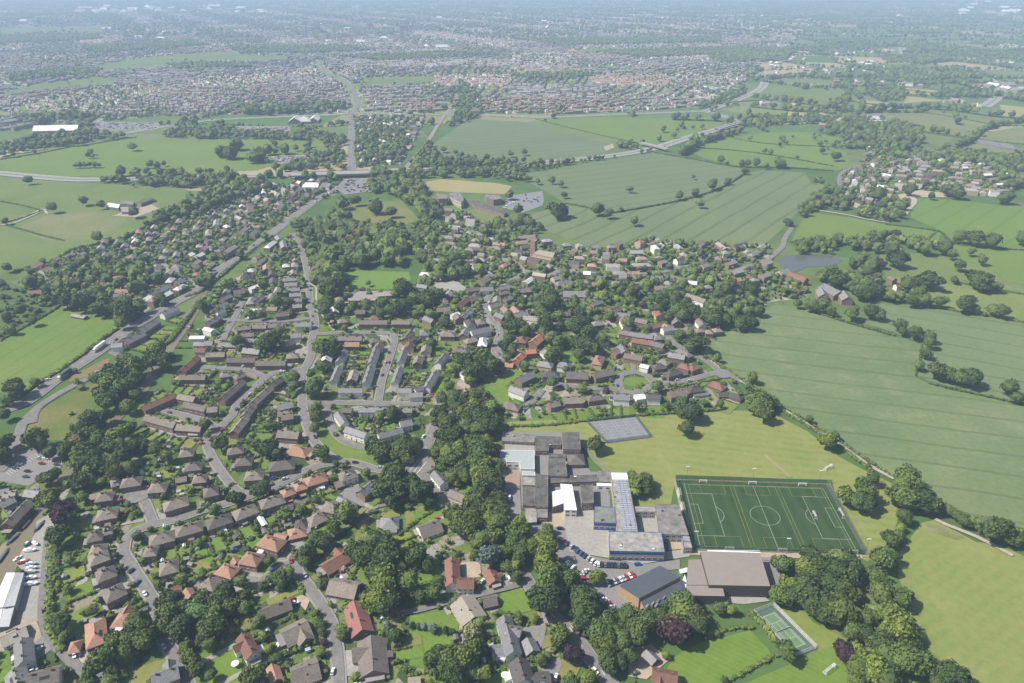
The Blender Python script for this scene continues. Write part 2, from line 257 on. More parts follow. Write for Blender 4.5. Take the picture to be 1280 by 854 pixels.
# named buildings far enough out that they are surveyed in full-photo pixels
TREES = {
'A0': """m340 450 45;d380 490 60;l405 395 22;m430 265 32;d575 400 42;m640 700 85;m700 600 60;m770 570 60;d840 560 70;m880 530 60;m930 510 55;d1060 350 80;d1090 440 80;d1130 520 80;d1050 480 60;d1240 390 60;d1170 430 60;m1250 330 50;d660 740 60;m680 830 45;m540 840 50;d1160 620 40;l1140 650 25;d1180 700 55;d1220 760 50;l820 235 22;d1000 245 40;m1140 200 40;d1150 140 28;m440 80 32;d880 590 70;d1265 580 50;d700 760 50;d720 55 25;l810 355 22;m880 370 25;m750 130 25;d400 560 40;d60 840 25""",
'A1': """d130 290 70;m230 220 45;d160 380 60;m50 440 65;d110 330 60;d30 520 70;d330 470 45;d260 390 50;m470 200 50;m420 200 40;m520 165 45;d370 245 30;d400 85 35;d650 40 60;d620 90 45;d1000 60 70;d1130 50 90;m1080 170 80;m1100 240 100;m1060 330 75;d1150 340 80;d1130 100 80;m690 420 32;p745 600 28;l400 640 32;d455 690 40;m720 660 35;m855 520 40;m370 560 35;l170 520 25;d1180 560 50;l1165 535 22;b1140 490 30;m1250 40 40;d290 820 70;d720 230 30;d735 480 30;d40 800 40;d735 530 30;m700 480 30;d950 30 60;d155 200 25;d100 590 30;d30 610 45;d20 360 60;m790 360 20;d240 300 40;m860 560 35;m1180 725 14""",
'A2': """d60 70 70;d110 110 50;m150 280 55;d60 300 50;b505 60 75;d400 50 30;m600 30 50;d620 130 45;d670 190 40;m840 70 80;m860 160 80;m850 250 90;d860 350 100;d920 300 70;m1010 220 70;d1080 330 80;d1090 420 90;m1170 190 50;d1060 480 50;m1230 470 80;m1190 540 75;d1230 600 80;d960 560 60;p1015 660 60;w385 530 55;m440 470 35;c20 490 22;c55 500 20;b90 500 24;b140 510 34;c230 520 25;c262 530 25;d150 690 70;d270 710 80;d370 700 90;d250 790 80;d420 640 60;m460 790 50;m820 710 42;m870 690 28;d1100 540 30;d1240 720 65;l1120 820 50;m1010 830 50;l880 520 18;l775 450 30;d680 440 30;d700 30 60;d780 20 60;d930 150 50;d180 210 40;w350 270 22;m660 120 40;d250 370 20;m560 190 20""",
'A3': """m40 500 50;d20 550 60;d150 510 80;d210 470 70;d280 430 70;m430 360 80;m470 440 70;p390 530 90;d520 490 60;d100 680 50;d30 720 50;m320 680 28;m1060 110 65;m1190 120 60;d1230 50 60;m1090 240 60;m1020 310 60;d1110 310 60;d1210 280 90;d1250 180 60;d1230 370 70;m1070 650 62;d650 390 40;m730 395 35;d690 830 25;d590 540 30;d640 540 25;m1150 280 60;m700 360 20""",
'A4': """d100 140 90;d180 160 80;d60 230 90;d150 260 90;d60 350 80;d130 400 90;d50 430 70;d170 100 70;m400 80 75;d450 60 50;m370 190 70;d370 290 60;d420 250 50;m510 310 75;m450 420 80;l330 430 50;m480 520 90;d590 590 60;m560 540 60;d280 540 55;m200 530 60;p175 655 65;d380 600 70;m520 720 95;m600 740 90;d680 740 70;m330 760 90;d240 730 60;d430 800 70;d820 810 80;m880 820 70;l240 840 50;c378 470 15;d750 830 50;d20 150 70""",
'B0': """d200 180 60;d250 200 45;d20 200 60;d20 270 60;d310 265 45;m300 420 50;d340 390 40;l300 560 75;m340 530 50;p390 650 75;d360 790 60;d430 680 50;d560 60 60;d640 40 60;d500 110 50;m570 140 50;m600 180 50;m500 260 65;d580 270 60;l685 235 50;d620 340 60;d700 330 65;d760 290 60;d840 210 50;d720 380 60;d410 240 50;d530 340 60;d500 430 60;d450 450 40;m740 150 60;d810 110 45;m640 440 30;m950 250 28;d1030 280 45;d900 210 40;m975 220 36;d470 170 50;m570 430 40;m510 540 40;d260 430 40;d940 740 20;d860 790 35;m800 580 22;d850 640 22;m1240 830 30;d30 20 40""",
'B1': """d95 200 55;d200 545 50;d360 490 55;d400 230 60;d440 260 40;d320 210 35;d690 110 38;m735 265 50;d815 325 20;d885 320 15;d1085 250 75;m1060 230 50;d1210 270 55;m1250 200 50;d1180 420 85;d1110 500 75;d1220 480 70;d1160 560 50;m890 640 65;m500 650 45;m600 600 32;d800 720 50;m690 800 50;d750 820 50;l1000 750 28;m1020 800 40;d1180 20 50;m1100 30 40;d700 40 45;m60 620 38;m400 90 32;m800 410 28;d1010 390 30;m420 720 25;d700 560 30;d590 620 30;m550 540 22;d660 380 14;d1270 440 60;m1260 300 40;d0 90 40;m20 150 30""",
'B2': """d30 220 50;d60 500 80;d20 470 60;d110 540 50;d210 80 70;d260 60 60;m350 120 45;d220 150 60;m170 250 60;m270 280 70;d330 40 60;d460 40 70;d470 110 60;m390 200 60;m440 260 80;l480 190 45;d330 370 50;m400 340 60;d510 440 70;d440 500 80;d550 480 50;d400 570 70;d480 600 60;d570 640 55;m500 660 50;d340 680 70;d270 650 60;d360 740 80;m520 780 60;m670 760 75;m690 720 60;m840 790 55;d1170 210 55;l300 450 28;d180 10 50;d540 540 50;m430 420 60;d380 20 60;d290 150 60;d520 70 50;d560 590 40;m470 340 60;d300 720 60;m640 820 60;d700 820 60;d860 740 40""",
'B3': """d455 115 50;d470 10 70;m150 450 65;d200 470 50;d940 15 60;m880 -20 50;d1215 50 25;m110 410 40;d190 420 45;l130 500 40;d420 0 40;d520 5 40""",
'B4': """l60 190 58;d100 150 28;d335 430 42;m170 530 60;m280 500 70;d300 570 70;m540 420 70;m540 550 80;d640 560 70;d700 580 65;d530 660 50;d450 800 60;d500 780 40;m510 730 30;d860 650 40;d910 690 40;m810 620 35;m970 690 35;d1100 740 90;d1180 770 60;d1240 800 50;d1030 720 50;m230 560 60;d310 345 16;d600 470 50;m500 470 50;l570 450 30""",
'C0': """d190 50 50;d410 160 60;d520 170 60;d650 200 70;d720 210 50;d800 230 70;d760 300 40;d610 110 50;d740 50 40;d850 80 50;m990 470 60;m940 540 60;d1030 540 60;d100 710 60;d60 770 50;d225 670 30;m820 590 70;d740 620 70;m690 690 70;m780 700 70;d850 640 50;m640 740 60;d720 770 60;m800 820 50;d600 650 40;d840 750 40;d1010 150 40;d880 200 40;d1260 40 50;m1260 190 40;d560 130 40;m700 650 60;m660 800 60;d870 590 40;d470 600 16;d130 220 35;d200 290 30;d40 260 30;d290 150 30""",
'C1': """d20 40 50;m130 60 45;d200 410 42;d220 460 32;d390 420 68;d350 440 48;m460 360 36;d455 170 40;d770 100 58;d770 170 48;d840 40 58;d740 220 42;m700 190 36;d770 270 30;m700 430 32;d770 470 72;d730 460 48;m720 570 42;d665 620 28;m690 710 56;d560 640 45;d560 690 38;d840 200 38;d930 200 38;d1010 190 38;d1110 190 48;d1230 90 58;d1230 200 58;d1150 220 38;m690 840 45;d520 170 35;d360 60 30;m270 240 30;d350 250 30;d800 430 40;d1025 50 18;d800 320 18;m870 330 25;d1100 240 36;d890 130 22""",
'C2': """d60 240 36;m40 240 36;d110 150 65;d180 120 46;m130 250 36;d220 290 46;d140 430 38;d330 530 66;d450 520 76;d520 560 76;d400 600 86;l270 590 46;d350 770 56;d430 780 66;m370 660 46;d620 320 56;d680 320 56;d620 400 46;d600 450 56;d640 470 46;d860 130 76;d880 170 56;d810 200 46;d790 90 46;d850 310 56;m890 260 28;d1060 240 56;d1070 320 66;d1130 370 66;d1110 430 76;d1150 460 56;d880 510 56;d720 570 38;d890 670 46;m1080 710 36;p1230 720 26;d980 590 28;m700 160 38;m670 130 38;d1060 500 46;d620 260 40;d720 350 40;d830 360 40;d1200 400 50;d930 480 40;d200 770 50;d270 810 40;m30 140 40;l120 240 30;d250 700 40;d500 420 26;d610 520 30""",
'C3': """d90 300 48;d520 420 76;d400 380 48;m390 220 56;d500 230 56;d610 270 66;d560 260 46;d700 280 46;d790 300 56;d850 300 56;d300 170 56;d250 210 36;d380 150 46;d440 180 56;d640 130 46;d720 160 46;m720 60 56;d850 80 56;l800 180 20;m930 130 28;d1240 190 50;d1150 180 34;d50 100 46;d120 90 46;m180 70 46;d545 90 32;d830 700 24;m900 790 76;d870 760 56;m960 790 56;d750 665 18;d250 620 24;m430 800 56;d660 810 28;l265 705 18;m340 430 28;d470 450 46;d340 270 40;d430 250 50;d240 60 40;d210 330 30;d40 430 26;d300 480 30;d560 800 30;d330 820 30;d140 820 36;m470 370 30""",
'C4': """d15 190 45;d75 230 30;d210 240 50;d320 230 45;d385 250 35;d510 320 40;d520 350 30;d600 360 45;d685 380 40;d690 420 40;d665 490 35;d730 590 65;d810 620 50;d880 640 50;d950 640 60;d1200 710 50;d1240 770 35;d690 40 75;d755 165 42;d915 180 60;d1145 225 45;d1035 245 15;d990 40 70;d1060 70 40;d1120 80 30;d560 60 50;d850 30 25;d340 100 60;d260 110 50;m620 120 50;d660 160 40;d580 160 40;m450 130 40;m250 60 30;d100 30 60""",
'D2': """d930 455 60;d1180 440 45;d1240 465 32;d680 440 34;d630 90 20;d720 80 20;d625 350 28""",
'D3': """d93 312 23;d410 352 28;d505 328 26;d538 405 26;d495 236 14;d125 512 30;d615 285 36;d670 125 26;d950 165 20;d1030 150 38;d800 152 22;d835 150 20;d890 145 25;d410 645 26;d540 710 30""",
'D0': """d170 255 28;d520 382 32;d325 425 36;d635 410 26;d565 80 18;d550 100 16;d580 105 15;d470 165 15;d500 162 17;d530 160 18;d560 158 17;d590 160 17;d615 162 15;d840 455 36;d40 800 32;d610 610 40;d760 200 34;d850 210 34;d940 155 24;d980 165 24;d1025 152 16;d830 45 30""",
'D1': """d100 85 40;d190 40 46;d160 95 50;d395 70 36;d340 110 50;d295 120 40;d500 65 34;d865 400 45;d945 380 36;d1075 430 50;d1160 455 36;d590 530 50;d640 530 45""",
'D4': """d495 760 60;d450 700 46;d880 610 44;d960 620 56;d1080 640 50;d830 720 34;d870 785 38;d780 680 44;d1265 620 40;d90 35 18;d110 105 34;d560 320 36;d700 355 22;d800 320 40;d870 340 46;d1160 370 46;d670 680 50;d1020 755 32;d950 705 26;d380 350 50""",
}
# roads: width, surface (a asphalt, l light track), pixels of the centre line
ROADS = [
 (6.5, 'a', "512 584 476 588 436 578 400 582 376 592 352 604 340 610 312 620 284 630 254 638 220 650 192 656 170 664 157 676 154 690 162 704 172 720 186 742 196 760 200 778 203 796 218 820 228 838 236 860", 1.6, 'estate road'),
 (6, 'a', "192 656 186 640 180 626 172 620", 1.5, 'cul-de-sac'),
 (6, 'a', "312 620 296 614 276 590 264 570 259 554 268 544 278 532 290 520 296 506 310 492 324 480 336 470 352 464 380 462", 1.5, 'side street'),
 (6, 'a', "332 473 312 464 292 461 268 460 240 459", 1.4, 'side street'),
 (6, 'a', "272 538 256 527 230 520 208 514 198 512", 1.4, 'side street'),
 (6.3, 'a', "365 292 374 305 380 322 384 340 386 354 387 370 388 386 393 396 394 408 390 422 389 432 389 444 384 456 378 466 379 484 378 504 380 520 386 538 394 554 408 568 424 577 440 580", 1.8, 'spine road'),
 (6, 'a', "394 418 426 416.5 456 416 486 417 493 424 490 438 484 456 478 474 474 494 472 505", 1.5, 'side street'),
 (6, 'a', "378 504 404 504 440 504 472 505 512 505 528 506", 1.5, 'side street'),
 (5, 'a', "408 508 411 522 416 538 428 552 448 559 466 562 482 557", 1.0, 'crescent lane'),
 (5.5, 'a', "256 400 300 401 340 402 366 401 392 398", 1.2, 'side street'),
 (5.5, 'a', "304 376 296 392 291 402 284 414 278 426", 1.2, 'side street'),
 (8.5, 'a', "476 588 500 586 518 580 528 570 535 554 542 536 548 524", 1.5, 'junction road'),
 (7, 'a', "512 586 526 592 534 600 546 612 562 632 575 648", 0.8, 'lane'),
 (3.5, 'a', "520 620 496 630 472 634 454 648 436 659 420 668 404 680", 0, 'drive'),
 (6.5, 'a', "316 738 330 726 344 716 356 708 368 702 372 716 384 732 400 754 414 780 420 804 423 830 424 860", 1.5, 'close'),
 (5, 'a', "368 702 376 688 392 676 404 680 412 688", 0.5, 'close'),
 (4.5, 'a', "500 768 530 762 558 754 592 746 624 738 656 730 660 722 652 714 648 704", 0, 'private lane'),
 (8, 'a', "636 700 652 716 664 736 680 758 698 778 712 786 724 804 738 824 752 840 766 860", 1.2, 'church lane'),
 (6, 'a', "64 660 60 684 58 714 55 744 54 772 62 796 78 816 94 832 112 846 126 860", 0, 'boatyard track'),
 (5, 'a', "94 832 108 838 122 842 135 850", 0, 'boatyard drive'),
 (11.5, 'a', "-20 528 8 512 34 502 74 472 120 442 152 418 192 394 220 378 250 362 270 340 300 322 320 308 336 295 359 278 385 258 402 246 418 238 434 229 444 222 440 211 439 180 440 161 437 144", 1.5, 'main road'),
 (7, 'a', "40 530 46 512 72 494 106 476 138 460 152 451 149 444 140 440", 0.8, 'service road'),
 (8, 'a', "46 512 30 528 24 544 16 564 10 580 0 590", 0.5, 'service road'),
 (26, 'm', "-60 212 0 217 77 224 129 225 232 222 364 219 454 216 501 213 620 211 669 205 758 196 817 186 862 172 905 160 930 152", 0, 'motorway'),
 (20, 'm', "925 153 905 146 880 140 840 141 760 144 679 147 588 144 501 143 450 141 437 142 417 144 340 147 250 152 150 168 60 178", 0, 'bypass'),
 (26, 'm', "880 140 924 124 950 112 956 100 950 86", 0, 'motorway slip'),
 (9, 'r', "505 213 534 178 551 151 568 128 570 118", 0, 'railway'),
 (30, 'm', "1126 56 1134 75 1160 80 1190 83 1224 93 1248 108 1246 122 1230 134", 0, 'far motorway'),
 (14, 'a', "437 144 447 128 434 104 405 90 398 76", 0, 'town road'),
 (6.5, 'a', "700 338 684 346 663 340 652 344 636 354 620 364 608 376 608 390 616 400 624 412 623 424 618 436 624 448 632 452", 1.5, 'village street'),
 (6, 'a', "684 346 700 340 722 341 758 342 817 342 847 336 874 328 866 318", 1, 'village street'),
 (6, 'a', "817 342 860 350 900 344 940 332 959 325 977 310 981 299 990 285", 1, 'village street'),
 (4, 'l', "722 319 740 322 758 328", 0, 'churchyard path'),
 (4.5, 'l', "1010 262 1040 266 1063 270 1086 275 1111 279", 0, 'farm track'),
 (7, 'a', "1100 200 1078 207 1058 213 1050 222 1050 242", 1, 'village road'),
 (6, 'a', "678 488 664 504 652 512", 0.8, 'avenue'),
 (6, 'a', "690 480 710 483 740 486 768 487 776 490 792 492 806 488 818 481 848 478 868 474 890 468 908 468 930 478", 1.2, 'avenue'),
 (6, 'a', "776 488 773 478 776 470 784 467 796 466 808 470 818 481", 1, 'avenue'),
 (4, 'a', "792 466 792 458 788 452", 0.6, 'avenue'),
 (6, 'a', "900 466 886 454 864 442 842 430 834 420", 1, 'avenue'),
 (3, 'l', "925 476 946 490 972 508 990 520 1007 530 1028 545 1050 557 1085 582 1118 600", 0, 'field track'),
 (2.4, 'a', "730 558 740 572 752 582 760 590", 0, 'school path'),
 (2, 'l', "385 355 395 360 396 376 404 396 418 414", 0, 'footpath'),
 (1.6, 'w', "956 570 962 576 974 586 988 598", 0, 'worn path'),
 (3, 'l', "1168 650 1180 656 1220 672 1266 696", 0, 'long jump track'),
 (8, 'l', "1129 270 1135 262 1143 252 1136 244", 0, 'field gateway'),
 (3, 'l', "0 280 40 268 52 262 60 268", 0, 'farm lane'), (3.5, 'l', "0 281 16 280 52 265 58 262", 0, 'farm lane'),
]
# ground cover polygons in full-photo pixels: material key, pixels
GROUND = [
 ('scrub', "0 350 60 368 74 384 66 390 0 428"),
 ('gravel', "0 584 44 564 76 556 80 582 46 600 36 608 0 602"),
 ('wheat', "969 379 1016 390 1060 402 1115 418 1152 430 1144 472 1162 480 1204 490 1290 506 1290 662 1224 650 1178 628 1148 610 1116 594 1085 580 1050 556 1007 529 972 507 930 476 900 458 884 430 912 414 948 410 956 390"),
 ('wheat2', "1090 378 1164 384 1196 391 1290 408 1290 506 1204 488 1160 476 1146 470 1155 430 1120 416 1080 404"),
 ('pasture_pale', "1108 346 1146 346 1182 355 1256 355 1290 372 1290 404 1200 389 1164 382 1120 374"),
 ('grass_bright', "1013 266 1063 272 1108 281 1150 286 1176 291 1173 304 1114 297 1090 302 1054 305 989 302 1000 280"),
 ('grass_bright2', "1143 248 1197 250 1290 262 1290 310 1230 308 1197 305 1173 287 1138 272"),
 ('grass_bright', "1173 302 1191 306 1290 314 1290 358 1256 350 1235 334 1200 330 1190 312"),
 ('pasture', "1099 317 1167 317 1197 328 1235 334 1256 352 1182 355 1146 346 1108 346"),
 ('wheat3', "645 219 720 207 818 191 870 200 924 210 936 214 900 236 847 251 764 266 708 254"),
 ('wheat4', "938 216 953 213 1007 216 1014 230 1031 233 1010 251 974 290 955 306 900 306 877 305 812 299 746 311 711 299 645 275 681 263 708 256 764 268 847 253 900 238"),
 ('straw', "524 229 550 224 620 229 640 233 632 243 560 240 530 237"),
 ('wheat3', "568 161 588 149 662 153 769 181 756 191 700 202 635 205 548 201 541 181"),
 ('pasture', "660 152 700 150 736 164 806 180 812 186 769 182 720 170"),
 ('grass_bright', "669 149 750 147 840 148 880 146 909 151 886 165 830 180 806 181 736 165"),
 ('grass_bright', "849 184 912 172 969 165 1010 165 1051 172 1062 202 1078 206 1040 214 980 210 924 208 880 198"),
 ('pasture_pale', "901 137 930 132 987 139 970 145 942 144"),
 ('pasture', "957 105 1059 109 1055 124 1021 135 931 127"),
 ('straw', "984 103 1036 105 1010 108"), ('straw', "1081 105 1122 109 1179 114 1175 120 1126 116"),
 ('straw', "1070 124 1122 130 1077 134"), ('straw', "1132 120 1182 126 1130 129"), ('straw', "1250 131 1290 135 1290 146 1254 146"),
 ('pasture_tan', "1089 142 1111 141 1239 157 1205 171 1137 163"), ('pasture_tan', "1160 139 1269 154 1230 156 1150 146"),
 ('pasture_tan', "1212 169 1290 156 1290 182 1240 178"), ('pasture', "1141 165 1194 172 1182 184 1140 176"), ('pasture_tan', "1200 174 1240 180 1280 186 1270 200 1220 190"),
 ('pasture', "1107 81 1194 84 1242 101 1224 103 1150 96"), ('pasture', "1227 92 1290 96 1290 107 1240 103"),
 ('grass_bright', "-40 205 0 199 40 190 85 182 160 174 300 174 400 176 412 190 345 207 320 213 232 218 77 221 0 213 -40 210"),
 ('pasture', "-40 224 0 222 116 229 200 234 270 238 265 246 230 252 190 270 185 282 150 300 120 305 60 330 0 338 -40 340"),
 ('pasture_tan', "20 286 62 268 100 262 140 268 160 272 150 284 110 300 70 306"),
 ('grass_left', "-40 450 0 428 68 388 72 383 100 392 144 400 144 412 120 430 76 462 36 486 0 504 -40 520"),
 ('waste', "50 514 72 500 110 482 130 478 128 500 110 520 95 548 60 552 30 540"), ('waste2', "130 450 138 448 132 464 86 478 90 470"),
 ('school_grass', "634 528 735 524 770 522 800 520 850 516 900 513 935 514 970 519 1010 540 1050 572 1080 588 1118 606 1124 640 1118 668 1100 690 1085 702 1060 692 1040 600 845 594 838 635 800 640 770 640 766 600 740 575 730 560 700 548 636 545"),
 ('big_grass', "1152 654 1168 650 1220 678 1250 682 1290 700 1290 864 1222 864 1180 830 1165 815 1155 800 1140 775 1130 740 1122 720 1125 690"),
 ('lawn', "840 824 858 812 880 802 908 796 938 788 960 812 968 824 914 852 870 864 830 864 830 844"),
 ('lawn', "928 856 984 832 1024 812 1060 800 1062 820 1058 864 920 864"),
 ('lawn_pale', "976 762 1000 756 1016 778 1040 790 1060 800 1024 814 1020 808 974 766"),
 ('sports', "434 340 444 338 511 340 514 350 491 362 440 362 437 358"),
 ('meadow', "444 255 501 250 524 275 490 288 467 292 430 272 425 262"), ('cemetery', "581 265 599 260 640 274 609 282"),
 ('asphalt_pale', "636 245 678 239 680 250 678 257 654 266 628 260"),
 ('tarmac_lot', "632 541 726 541 728 566 738 590 752 590 762 620 768 690 705 662 652 632 650 590 630 570"),
 ('concrete_yard', "793 636 822 636 826 666 797 666"), ('tan_yard', "834 669 850 669 856 686 836 688"),
 ('verge', "396 528 408 530 414 544 426 554 450 561 482 566 484 580 466 581 436 576 416 568 400 555"),
 ('verge', "396 406 404 406 412 414 398 415"), ('verge', "397 421 412 420 410 432 396 436"), ('verge', "382 470 402 470 402 500 382 500"),
 ('verge', "780 473 796 471 808 473 812 478 806 483 788 484 779 480"), ('verge', "516 560 526 548 534 538 528 560 522 568"), ('verge', "528 574 536 574 536 596 526 590"),
 ('verge', "395 356 402 372 400 384 392 380 390 356"), ('lawn', "168 652 180 648 184 662 170 666"), ('lawn_pale', "190 646 204 650 196 654"),
 ('lawn', "620 492 656 466 640 460 612 480"), ('lawn', "600 486 640 484 634 510 604 514"), ('lawn', "700 440 722 442 720 454 700 452"), ('lawn', "552 478 570 478 570 492 554 492"),
 ('lawn', "512 770 560 764 574 780 570 800 540 840 512 832"), ('lawn', "520 708 548 700 550 730 512 740"), ('lawn', "626 742 652 736 664 750 664 764 640 770 622 760"),
 ('lawn', "0 796 0 838 14 840 12 808"), ('lawn_dry', "150 864 160 840 196 826 214 824 190 854"), ('lawn', "256 800 292 800 304 816 300 860 240 860 244 826"),
 ('lawn_pale', "332 750 372 736 374 742 336 758"), ('lawn', "318 722 330 700 342 712 340 716 320 728"), ('lawn', "430 690 446 684 444 690"), ('lawn_dry', "506 640 530 634 540 650 508 656"),
 ('lawn_dry', "698 824 730 826 720 846 696 848"), ('lawn', "600 850 640 834 644 860 604 862"), ('lawn_dry', "512 848 536 842 540 862 512 862"), ('lawn_dry', "676 796 690 794 690 808 678 812"),
 ('lawn', "85 786 106 772 108 786 84 802"), ('lawn', "78 694 100 696 98 712 80 708"), ('lawn', "516 640 556 634 556 650 520 656"), ('lawn', "1206 860 1180 832 1150 800 1140 790 1130 864"),
 ('mown_strip', "1158 654 1184 660 1206 672 1196 676 1160 664"),
 ('water', "256 372 270 350 262 348 244 374 230 395 206 428 200 444 190 460 178 478 170 490 158 505 142 518 128 540 106 562 84 586 70 602 40 642 18 668 0 700 -20 726 -20 766 0 748 12 730 26 700 48 660 56 646 84 606 96 590 116 568 136 548 152 524 170 504 186 488 196 470 212 448 220 434 248 392"),
 ('pond', "971 325 989 319 1020 319 1043 320 1053 326 1043 333 1010 334 996 340 984 342 978 334"),
 ('tarmac_lot', "0 576 12 572 44 560 76 552 80 580 70 592 60 600 46 602 36 608 0 602"),
 ('concrete_yard', "20 706 28 688 36 678 62 684 57 744 54 774 26 786 18 770 30 730 32 716"),
 ('concrete_yard', "46 652 60 644 68 652 66 684 34 684 44 668"), ('gravel', "12 770 46 776 54 800 40 812 20 800"), ('tarmac_lot', "14 810 40 806 60 790 66 812 40 830 22 824"),
 ('concrete_yard', "678 646 704 630 742 632 743 650 760 664 762 690 806 694 850 688 862 686 862 696 800 706 760 698 710 690 690 672"),
 ('tarmac_lot', "690 654 706 660 712 690 760 700 804 706 850 700 850 712 808 716 790 730 776 740 786 756 800 766 800 776 784 780 764 766 748 744 720 724 696 708 688 690"),
 ('brick_pave', "626 588 650 588 650 610 636 612 624 606"), ('tarmac_lot', "630 610 650 610 652 650 690 660 690 668 640 672 630 650"),
 ('concrete_yard', "630 553 668 552 668 564 632 564"), ('tarmac_lot', "628 540 668 543 668 553 630 552"), ('tan_yard', "676 642 706 640 706 660 680 658"),
 ('tarmac_lot', "860 692 960 692 976 692 974 732 966 740 950 712"), ('tan_yard', "850 686 980 690 1076 694 1078 700 976 698 860 694"), ('concrete_yard', "904 744 950 742 962 752 930 756 906 754"),
 ('tan_yard', "784 812 814 806 836 826 808 850 786 846"), ('tan_yard', "96 818 104 814 112 826 114 834 104 834"), ('tan_yard', "574 704 600 702 602 722 580 724"), ('tarmac_lot', "652 784 684 782 680 800 676 812 660 800"),
 ('tarmac_lot', "672 836 700 822 702 832 696 850 700 862 684 862 686 842"), ('tarmac_lot', "300 716 324 708 320 730 312 742"), ('concrete_yard', "430 814 454 812 448 846 432 846"), ('tan_yard', "378 744 388 750 382 764 368 748"),
 ('tarmac_lot', "424 618 448 604 456 634 444 632 436 624"), ('tan_yard', "706 476 736 476 738 480 708 482"), ('tan_yard', "656 402 672 404 670 416 656 414"),
 ('concrete_yard', "540 354 572 352 584 362 570 368 548 364"), ('tarmac_lot', "612 434 624 434 632 450 620 448"), ('tarmac_lot', "430 224 468 224 462 240 430 244 420 236"), ('tarmac_lot', "338 196 385 194 388 203 350 206"),
 ('tan_yard', "1122 244 1150 238 1184 242 1184 247 1140 247 1126 250"), ('gravel', "140 270 190 256 200 262 170 272"), ('straw', "230 236 262 235 264 240 236 239"), ('gravel', "754 184 766 180 768 185 758 189"),
 ('tarmac_lot', "112 152 200 154 196 163 120 164"), ('tarmac_lot', "288 158 362 158 364 166 294 166"),
]
RESIDENTIAL = [
 "40 640 90 600 130 594 150 574 190 520 220 470 256 440 256 372 300 345 345 300 375 295 400 340 432 364 500 366 540 350 600 380 640 460 640 520 560 640 690 760 720 864 -20 864 -20 780 20 700",
 "30 345 60 330 120 308 180 285 240 262 300 245 350 232 400 226 430 228 426 240 380 264 330 305 270 345 240 368 190 398 150 410 140 398 80 384 60 370 30 370",
 "545 290 560 265 600 268 640 280 640 292 680 305 720 312 760 306 812 299 877 305 900 306 960 300 970 322 960 335 1000 350 1010 372 960 378 940 408 884 430 900 460 940 500 860 514 640 526 600 490 520 360 530 330",
 "1050 240 1052 215 1080 200 1085 182 1110 180 1120 205 1180 190 1240 205 1262 228 1265 240 1240 246 1190 242 1140 242 1120 240 1110 250 1070 262",
 "440 146 530 146 520 170 500 205 445 210", "1016 222 1034 228 1030 233 1016 228", "-10 560 40 540 50 600 40 640 0 700 -40 700",
]
